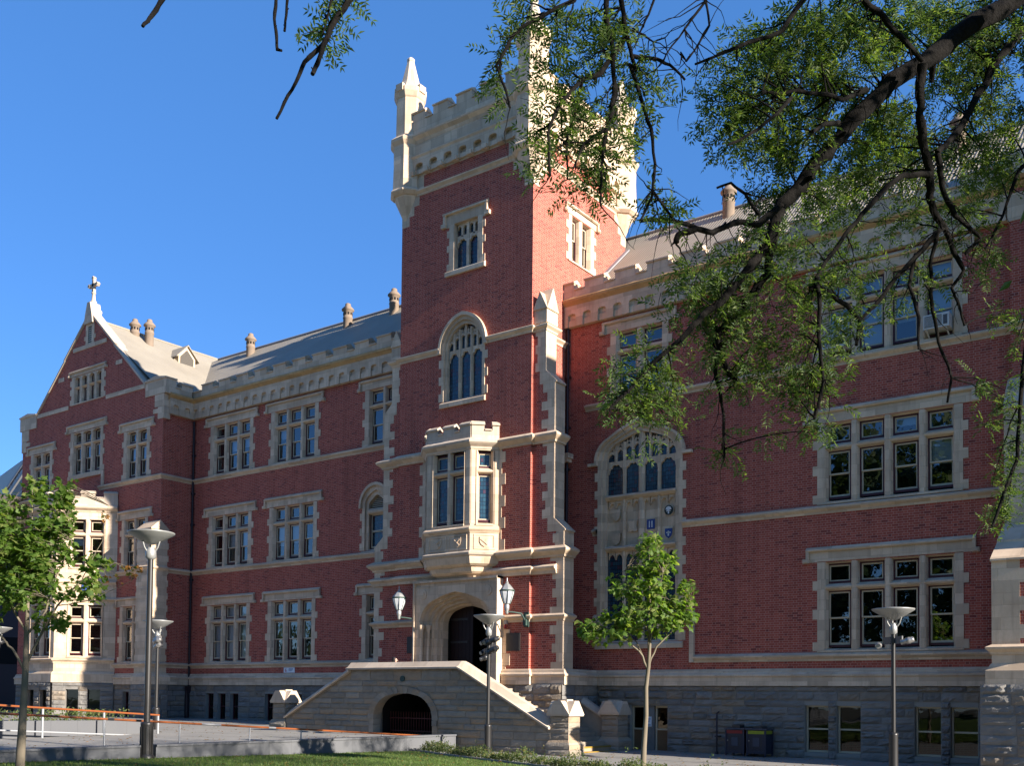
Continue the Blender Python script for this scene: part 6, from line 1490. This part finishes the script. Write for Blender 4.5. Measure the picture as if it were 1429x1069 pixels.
# ------------------------------------------------------------------ trees
def leaflet(vs, fs, p, d, nrm, L, W):
    """a folded lance-shaped leaflet"""
    s = d.cross(nrm); s = s.normalized()*W*.5 if s.length > 1e-5 else Vector((W*.5, 0, 0)); n = len(vs); nn = nrm*W*.22
    vs += [tuple(p), tuple(p+d*L*.45+s+nn), tuple(p+d*L-nn*.8), tuple(p+d*L*.45-s+nn)]
    fs += [(n, n+1, n+2, n+3)]
def rv(r, s=1): return Vector((r.uniform(-s, s), r.uniform(-s, s), r.uniform(-s, s)))
def big_tree():
    r = random.Random(3)
    T = empty("overhanging_tree", (24.9, -18.4, .4), "large dark-barked tree with feathery leaves, its boughs hanging across the top of the view", "tree")
    m = MB(); pts = []
    for fd in FEED:
        m.tube([q[:3] for q in fd], [q[3] for q in fd], 10)
    def jag(P, n=3):
        out = []
        for a, b in zip(P[:-1], P[1:]):
            va, vb = Vector(a[:3]), Vector(b[:3]); L = (vb-va).length
            for k in range(n):
                t = k/n; p = va.lerp(vb, t)+rv(r, .012*min(1, L)+a[3]*.22)*(1 if k else .4); out.append((p.x, p.y, p.z, (a[3]+(b[3]-a[3])*t)*r.uniform(.9, 1.14)))
        out.append(P[-1]); return out
    for lb in LIMBS:
        P = jag(lb); m.tube([q[:3] for q in P], [q[3] for q in P], 9)
        for q in P: pts.append(Vector(q[:3]))
        for q in P[2::3]:                                    # stubs and knots
            if r.random() < .5:
                d = rv(r).normalized(); a = Vector(q[:3]); L = q[3]*r.uniform(1.6, 3.2); m.tube([tuple(a), tuple(a+d*L)], [q[3]*.45, q[3]*.25], 5)
    tw = MB(); vs = []; fs = []
    def sprig(p, d, L):
        """compound leaf: rachis with paired leaflets, drooping"""
        q = p.copy(); k = int(L/.036); sd = Vector((0, 0, 1)).cross(d); sd = sd.normalized() if sd.length > .05 else Vector((1, 0, 0)); roll = r.uniform(-1, 1)
        upv = (sd.cross(d)*-1+sd*roll).normalized(); sd = d.cross(upv).normalized()
        for i in range(k):
            d = (d+Vector((0, 0, -.055))).normalized(); q = q+d*.036
            for sg in (-1, 1):
                if r.random() < .12: continue
                dd = (sd*sg+d*.65+rv(r, .22)).normalized(); leaflet(vs, fs, q, dd, (upv+rv(r, .35)).normalized(), r.uniform(.050, .092), r.uniform(.016, .026))
        leaflet(vs, fs, q, d, upv, .06, .017)
    for (cx, cy, cz, rx, rz_, n) in CLUST:
        c = Vector((cx, cy, cz)); near = sorted(pts, key=lambda p: (p-c).length)[:14]
        k = max(2, n//4)
        for i in range(k):
            st = r.choice(near[:10]); 
            ang = r.uniform(0, 2*math.pi); q = math.sqrt(r.uniform(.02, 1))
            e = c+rt2*(math.cos(ang)*q*rx)+Vector((0, 0, math.sin(ang)*q*rz_))+fw*r.uniform(-.5, .5)*max(.25, rx)
            mid = st.lerp(e, .5)+Vector((0, 0, .10*(e-st).length))+rv(r, .05)
            P = []; N = 7
            for j in range(N+1):
                t = j/N; P.append(st*(1-t)**2+mid*2*t*(1-t)+e*t*t+rv(r, .012))
            tw.tube([tuple(p) for p in P], [.0115*(1-j/N*.75) for j in range(N+1)], 5)
            L = (e-st).length; ns = max(6, int(min(L, 1.2)/.075))
            for s_ in range(ns):
                t = r.uniform(.32, 1); j = min(N-1, int(t*N)); p = P[j].lerp(P[j+1], t*N-j); d = (P[j+1]-P[j]).normalized()
                dd = (d*.5+rv(r, .9)+Vector((0, 0, -.15))).normalized(); sprig(p, dd, r.uniform(.14, .30))
        for i in range(n):                                   # tufts that fill the clump
            ang = r.uniform(0, 2*math.pi); q = math.sqrt(r.random())
            p = c+rt2*(math.cos(ang)*q*rx)+Vector((0, 0, math.sin(ang)*q*rz_))+fw*r.uniform(-.5, .5)*max(.25, rx)
            d = (rv(r)+Vector((0, 0, -.2))).normalized(); tw.tube([tuple(p), tuple(p+d*.10), tuple(p+d*.2+Vector((0, 0, -.03)))], [.004, .003, .002], 4)
            for s_ in range(r.randint(3, 5)): sprig(p+d*.06*s_, (d*.3+rv(r, .9)).normalized(), r.uniform(.13, .27))
    # the upper crown of the tree, above and behind the viewpoint
    r2 = random.Random(21); uv = []; uf = []; cnt = 0
    while cnt < 210:
        ww, la, z = r2.uniform(-9, 12), r2.uniform(-9, 15), r2.uniform(8.5, 17)
        if z < 4.4+.69*max(0, ww) and not (la > max(2.5, .6*ww+2.2) and z > 7): continue
        c = CAMP+fw*ww+rt2*la; c.z = z; cnt += 1
        for i in range(60):
            p = c+rv(r2, 1.1); d = rv(r2).normalized(); nr = rv(r2); nr = (nr-d*nr.dot(d)).normalized(); leaflet(vs, fs, p, d, nr, r2.uniform(.16, .30), r2.uniform(.06, .1))
    for i in range(100):                                     # unseen leaf clusters added right of the view to shade the retaining wall
        c = Vector((r2.uniform(22.5, 33), r2.uniform(-20.5, -12.9), 0)); c.z = .6+.36*(c.x+.8)+r2.uniform(-1.4, 1.4)
        if i > 78: c = Vector((r2.uniform(21.8, 28), r2.uniform(-8.6, -7.2), 0)); c.z = .8+.36*(c.x+.8)+r2.uniform(-1, 1)
        for i in range(60):
            p = c+rv(r2, 1.1); d = rv(r2).normalized(); nr = rv(r2); nr = (nr-d*nr.dot(d)).normalized(); leaflet(vs, fs, p, d, nr, r2.uniform(.16, .30), r2.uniform(.06, .1))
    # shading leaves out of view, then bare twigs
    for i in range(30):                                      # unseen leaf clusters added to keep the sun off the main bough
        c = Vector((r2.uniform(24.5, 33), r2.uniform(-25.5, -20.5), 0)); c.z = 9.2+.36*(c.x-20.5)+r2.uniform(-1.8, 1.8)
        for k in range(60):
            p = c+rv(r2, 1.1); d = rv(r2).normalized(); nr = rv(r2); nr = (nr-d*nr.dot(d)).normalized(); leaflet(vs, fs, p, d, nr, r2.uniform(.16, .30), r2.uniform(.06, .1))
    ptsr = [p for p in pts if (p-CAMP).dot(rt2)/(p-CAMP).dot(fw) > -.02]
    for i in range(190):
        st = r.choice(ptsr); d = (rv(r, .8)+Vector((0, 0, -.6))).normalized(); P = [st]; L = r.uniform(.2, .7)
        for j in range(6): d = (d+rv(r, .35)+Vector((0, 0, -.05))).normalized(); P.append(P[-1]+d*L/6)
        tw.tube([tuple(p) for p in P], [.007*(1-j/8) for j in range(7)], 4)
    for (px_, n_) in ((LIMBS[29], 9), (LIMBS[30], 6), (LIMBS[32], 12), (LIMBS[33], 9), (LIMBS[34], 9)):
        for i in range(n_):
            st = Vector(r.choice(px_)[:3]); d = (rv(r, .9)+Vector((0, 0, -.5))).normalized(); P = [st]; L = r.uniform(.3, .8)
            for j in range(7): d = (d+rv(r, .3)).normalized(); P.append(P[-1]+d*L/7)
            tw.tube([tuple(p) for p in P], [.0075*(1-j/9) for j in range(8)], 4)
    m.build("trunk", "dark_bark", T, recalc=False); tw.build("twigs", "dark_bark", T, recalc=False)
    q = MB(); q.v = vs; q.f = fs; q.sm = [False]*len(fs); q.build("crown", "pinnate_leaf", T, recalc=False)
    return len(fs)
NL_ = big_tree(); print("leaflets", NL_)
MAPLE = [(-.02, 0), (.16, -.02), (.42, .10), (.30, .22), (.56, .44), (.34, .50), (.20, .62), (.0, 1.0)]
MAPLE = [(x, y) for x, y in MAPLE]+[(-x, y) for x, y in MAPLE[-2:0:-1]]
def maple_leaf(vs, fs, p, d, nrm, L):
    s = d.cross(nrm).normalized(); nn = d.cross(s); n = len(vs)
    P = [p+d*(y*L)+s*(x*L)+nrm*(-.16*abs(x)*L-.10*y*y*L) for x, y in MAPLE]; c = p+d*(.42*L); vs.append(tuple(c)); vs += [tuple(q) for q in P]
    k = len(P); 
    for i in range(k): fs.append((n, n+1+i, n+1+(i+1) % k))
def maple(loc, label, seed, trunk, branches, blobs, nleaf, autumn=()):
    r = random.Random(seed); T = empty("young_tree", loc, label, "tree")
    m = MB(); m.tube([q[:3] for q in trunk], [q[3] for q in trunk], 10); tips = []
    for b in branches:
        P = []
        for a, c in zip(b[:-1], b[1:]):
            for k in range(3): t = k/3; P.append(tuple(Vector(a[:3]).lerp(Vector(c[:3]), t)+rv(r, .015))+(a[3]+(c[3]-a[3])*t,))
        P.append(b[-1]); m.tube([q[:3] for q in P], [q[3] for q in P], 6); tips += [Vector(q[:3]) for q in P[2:]]
    vs = []; fs = []; av = []; af = []
    tot = sum(b[6] for b in blobs)
    for (x, y, z, rx, ry, rz, wgt) in blobs:
        for i in range(int(nleaf*wgt/tot/5)+1):
            v = rv(r); 
            while v.length > 1: v = rv(r)
            p = Vector((x+v.x*rx, y+v.y*ry, z+v.z*rz)); st = min(tips, key=lambda t: (t-p).length)
            if r.random() < .75: m.tube([tuple(st), tuple(st.lerp(p, .5)+Vector((0, 0, .05))), tuple(p)], [.009, .006, .003], 4)
            dirn = (p-st); dirn = dirn.normalized() if dirn.length > .01 else Vector((0, 0, 1))
            for k in range(r.randint(4, 7)):
                q = p+rv(r, .13); d = (dirn*.5+rv(r, .8)+Vector((0, 0, -.35))).normalized(); nr = (Vector((0, 0, 1))+rv(r, .6)); nr = (nr-d*nr.dot(d)).normalized()
                maple_leaf(vs, fs, q, d, nr, r.uniform(.10, .19))
    for (x, y, z, rx, ry, rz, n) in autumn:
        for i in range(n):
            p = Vector((x+r.uniform(-rx, rx), y+r.uniform(-ry, ry), z+r.uniform(-rz, rz))); st = min(tips, key=lambda t: (t-p).length); m.tube([tuple(st), tuple(p)], [.006, .003], 4)
            for k in range(5):
                d = rv(r).normalized(); nr = (Vector((0, 0, 1))+rv(r, .6)); nr = (nr-d*nr.dot(d)).normalized(); maple_leaf(av, af, p+rv(r, .09), d, nr, r.uniform(.07, .12))
    m.build("trunk", "bark_young", T, recalc=False)
    q = MB(); q.v = vs; q.f = fs; q.sm = [False]*len(fs); q.build("crown", "maple_leaf", T, recalc=False)
    if av: q = MB(); q.v = av; q.f = af; q.sm = [False]*len(af); q.build("autumn_leaves", "autumn_leaf", T, recalc=False)
bx, by = 11.36, -10.75
maple((bx, by, .7), "slim young maple with a full green crown in front of the basement doors", 4,
      [(bx-.06, by, .55, .085), (bx-.03, by, 1.4, .07), (bx+.03, by, 2.2, .058), (bx+.02, by, 2.9, .055), (bx+.09, by, 3.45, .05), (bx+.13, by, 4.1, .035), (bx+.12, by, 5.2, .022), (bx+.11, by-.05, 6.5, .008)],
      [[(bx+.07, by, 3.4, .032), (bx-.1, by-.15, 3.85, .026), (bx-.45, by-.4, 4.2, .018), (bx-1.0, by-.8, 4.55, .008)],
       [(bx+.1, by, 3.5, .03), (bx+.25, by+.1, 3.95, .024), (bx+.6, by+.35, 4.4, .016), (bx+1.0, by+.6, 4.9, .007)],
       [(bx+.1, by, 3.7, .024), (bx-.05, by+.2, 4.4, .018), (bx-.35, by+.4, 5.3, .008)], [(bx+.12, by, 4.0, .02), (bx+.4, by-.2, 4.9, .014), (bx+.65, by-.3, 5.8, .006)],
       [(bx+.12, by, 4.3, .018), (bx-.2, by-.3, 5.0, .012), (bx-.4, by-.4, 5.9, .005)], [(bx+.09, by, 3.45, .02), (bx-.25, by-.05, 4.1, .014), (bx-.8, by-.2, 4.5, .006)]],
      [(bx-.75, by-.55, 4.45, .75, .55, .38, 3), (bx+.05, by, 4.75, .95, .8, .5, 5), (bx+.65, by+.4, 4.85, .55, .5, .42, 3), (bx-.1, by-.1, 5.5, .85, .7, .5, 5), (bx+.2, by, 6.1, .58, .55, .42, 3), (bx+.12, by-.05, 6.55, .32, .3, .26, 1.2), (bx-1.15, by-.85, 4.4, .3, .25, .2, .8), (bx+.85, by+.5, 5.35, .25, .25, .35, 1)], 2000)
bx, by = 1.38, -21.75
maple((bx, by, .8), "leafy young maple at the left edge with russet shoots on its right side", 9,
      [(bx-.08, by, .6, .11), (bx-.03, by, 1.5, .095), (bx+.02, by, 2.3, .08), (bx+.07, by, 3.2, .068), (bx+.06, by, 3.9, .05), (bx+.1, by, 5.0, .034), (bx+.2, by, 6.2, .018), (bx+.24, by-.05, 7.4, .006)],
      [[(bx+.05, by, 3.1, .034), (bx-.14, by-.15, 3.55, .03), (bx-.3, by-.28, 3.75, .024), (bx-.75, by-.5, 4.3, .012)],
       [(bx+.05, by, 3.2, .036), (bx+.3, by+.2, 3.9, .03), (bx+.65, by+.4, 4.6, .022), (bx+1.1, by+.7, 5.2, .014), (bx+1.7, by+1.15, 5.6, .006)],
       [(bx+.06, by, 3.9, .03), (bx+.4, by+.25, 4.5, .022), (bx+.6, by+.4, 5.3, .014), (bx+.9, by+.55, 6.1, .006)], [(bx+.06, by, 4.0, .028), (bx-.4, by-.25, 4.8, .02), (bx-.7, by-.45, 5.8, .008)],
       [(bx+.1, by, 4.8, .02), (bx-.2, by-.2, 5.8, .014), (bx-.35, by-.3, 6.8, .006)], [(bx+.65, by+.4, 4.6, .014), (bx+1.3, by+.85, 4.75, .01), (bx+2.0, by+1.4, 5.2, .005)], [(bx+1.1, by+.7, 5.2, .01), (bx+1.5, by+.95, 6.1, .006), (bx+1.62, by+1.0, 6.9, .003)]],
      [(bx-.35, by-.25, 5.9, .8, .6, .75, 6), (bx+.35, by+.2, 5.9, .75, .6, .7, 6), (bx+.0, by, 5.0, .95, .7, .42, 4), (bx-.5, by-.3, 6.7, .5, .45, .45, 2.4), (bx+.55, by+.35, 6.6, .42, .4, .5, 2), (bx+.75, by+.45, 7.2, .22, .2, .28, .8), (bx+.2, by, 7.2, .22, .2, .35, .7), (bx-.7, by-.45, 4.5, .45, .35, .3, 1), (bx+.5, by+.3, 4.3, .4, .3, .25, .7), (bx+1.15, by+.75, 5.0, .5, .45, .3, 1.2), (bx+1.35, by+.9, 5.5, .35, .3, .3, .7)], 3600,
      [(bx+1.75, by+1.2, 5.35, .35, .25, .2, 7), (bx+1.5, by+1.0, 6.6, .12, .12, .25, 3), (bx+2.0, by+1.4, 5.3, .2, .15, .3, 5)])
# ------------------------------------------------------------------ low planting and grass
def hedge():
    r = random.Random(8); vs = []; fs = []
    for i in range(2600):
        x = r.uniform(-.5, 15.5); y = edge_y(x)+.45+r.uniform(-.32, .32); g = gz_low(x, y); h = .26+.10*math.sin(x*2.3)+.08*math.sin(x*5.1+1)
        if r.random() < .015: h += .3
        zt = g+r.uniform(.02, h)
        for k in range(4):
            p = Vector((x, y, zt))+rv(r, .06); d = (rv(r)+Vector((0, 0, .7))).normalized(); nr = rv(r); nr = (nr-d*nr.dot(d)).normalized(); leaflet(vs, fs, p, d, nr, r.uniform(.055, .095), r.uniform(.028, .042))
    q = MB(); q.v = vs; q.f = fs; q.sm = [False]*len(fs); o = q.build("low_hedge", "hedge_leaf", None, recalc=False); tag(o, "low clipped green hedge running along the lawn edge towards the path", "hedge")
    m = MB(); P = [(x, edge_y(x)-.02) for x in frange(-.5, 15.5, 12)]
    m.rings([[(x, y, gz_low(x, y)-.05), (x, y, gz_low(x, y)+.05), (x+.05, y+.07, gz_low(x, y)+.05), (x+.05, y+.07, gz_low(x, y)-.05)] for x, y in P]); tag(m.build("kerb", "concrete_paving"), kind="structure")
    vs = []; fs = []
    for i in range(1500):
        t = r.random(); p0 = A_+(A1-A_)*t+nrm*r.uniform(.9, 3.2); g = 1.35
        for k in range(4):
            p = Vector((p0.x, p0.y, g+r.uniform(.15, .62)))+rv(r, .08); d = (rv(r)+Vector((0, 0, .6))).normalized(); nr = rv(r); nr = (nr-d*nr.dot(d)).normalized(); leaflet(vs, fs, p, d, nr, .12, .06)
    q = MB(); q.v = vs; q.f = fs; q.sm = [False]*len(fs); tag(q.build("low_hedge", "hedge_leaf", None, recalc=False), "low green planting behind the grey panel wall at the left", "hedge")
hedge()
def grass():
    r = random.Random(12); vs = []; fs = []
    for i in range(42000):
        x = r.uniform(-.75, 12.0) if r.random() < .8 else r.uniform(0, 22); u_ = r.random()**.8; y0 = edge_y(x)-.06; y = y0-(y0+25)*u_
        if y > y0: continue
        g = gz_low(x, y); h = r.uniform(.03, .075); a = r.uniform(0, 6.28); c, s = math.cos(a)*.008, math.sin(a)*.008; lx, ly = r.uniform(-.03, .03), r.uniform(-.03, .03)
        n = len(vs); vs += [(x-c, y-s, g-.005), (x+c, y+s, g-.005), (x+lx, y+ly, g+h)]; fs.append((n, n+1, n+2))
    q = MB(); q.v = vs; q.f = fs; q.sm = [False]*len(fs); tag(q.build("grass", "grass_blade", None, recalc=False), kind="stuff")
grass()

def distant():
    r = random.Random(31); vs = []; fs = []
    for k in range(34):
        x = -42+k*3.1+r.uniform(-2, 2); y = r.uniform(-80, -60); H = r.uniform(27, 37); R = r.uniform(6, 9)
        for i in range(620):
            v = rv(r)
            while v.length > 1 or v.length < .45: v = rv(r)
            p = Vector((x+v.x*R, y+v.y*R, H*.58+v.z*H*.42)); d = rv(r).normalized(); nr = rv(r); nr = (nr-d*nr.dot(d)).normalized(); leaflet(vs, fs, p, d, nr, r.uniform(1.0, 1.9), r.uniform(.7, 1.2))
    for k in range(22):
        x = -132+k*4.2+r.uniform(-2, 2); y = r.uniform(-78, -60); H = r.uniform(13, 17); R = r.uniform(4, 6)
        for i in range(300):
            v = rv(r)
            while v.length > 1: v = rv(r)
            p = Vector((x+v.x*R, y+v.y*R, H*.5+v.z*H*.5)); d = rv(r).normalized(); nr = rv(r); nr = (nr-d*nr.dot(d)).normalized(); leaflet(vs, fs, p, d, nr, r.uniform(1.0, 1.8), r.uniform(.7, 1.1))
    q = MB(); q.v = vs; q.f = fs; q.sm = [False]*len(fs); tag(q.build("distant_trees", "far_leaf", None, recalc=False), kind="stuff")
distant()

def litter():
    r = random.Random(77); vs = []; fs = []
    for i in range(1500):
        if r.random() < .55: x, y = r.uniform(-22, -1.3), r.uniform(-20, 1.5); z = gz_up(x, y)
        elif r.random() < .5: x, y = r.uniform(-.6, 16), r.uniform(-6, 2.2); z = gz_low(x, y)-.01
        else: x, y = r.uniform(-.6, 10), r.uniform(-22, -6); z = gz_low(x, y)+.02
        a = r.uniform(0, 6.28); d = Vector((math.cos(a), math.sin(a), r.uniform(-.1, .3))).normalized(); nr = Vector((r.uniform(-.3, .3), r.uniform(-.3, .3), 1)); nr = (nr-d*nr.dot(d)).normalized()
        leaflet(vs, fs, Vector((x, y, z+.018)), d, nr, r.uniform(.06, .13), r.uniform(.03, .06))
    q = MB(); q.v = vs; q.f = fs; q.sm = [False]*len(fs); tag(q.build("fallen_leaves", "autumn_leaf", None, recalc=False), kind="stuff")
litter()
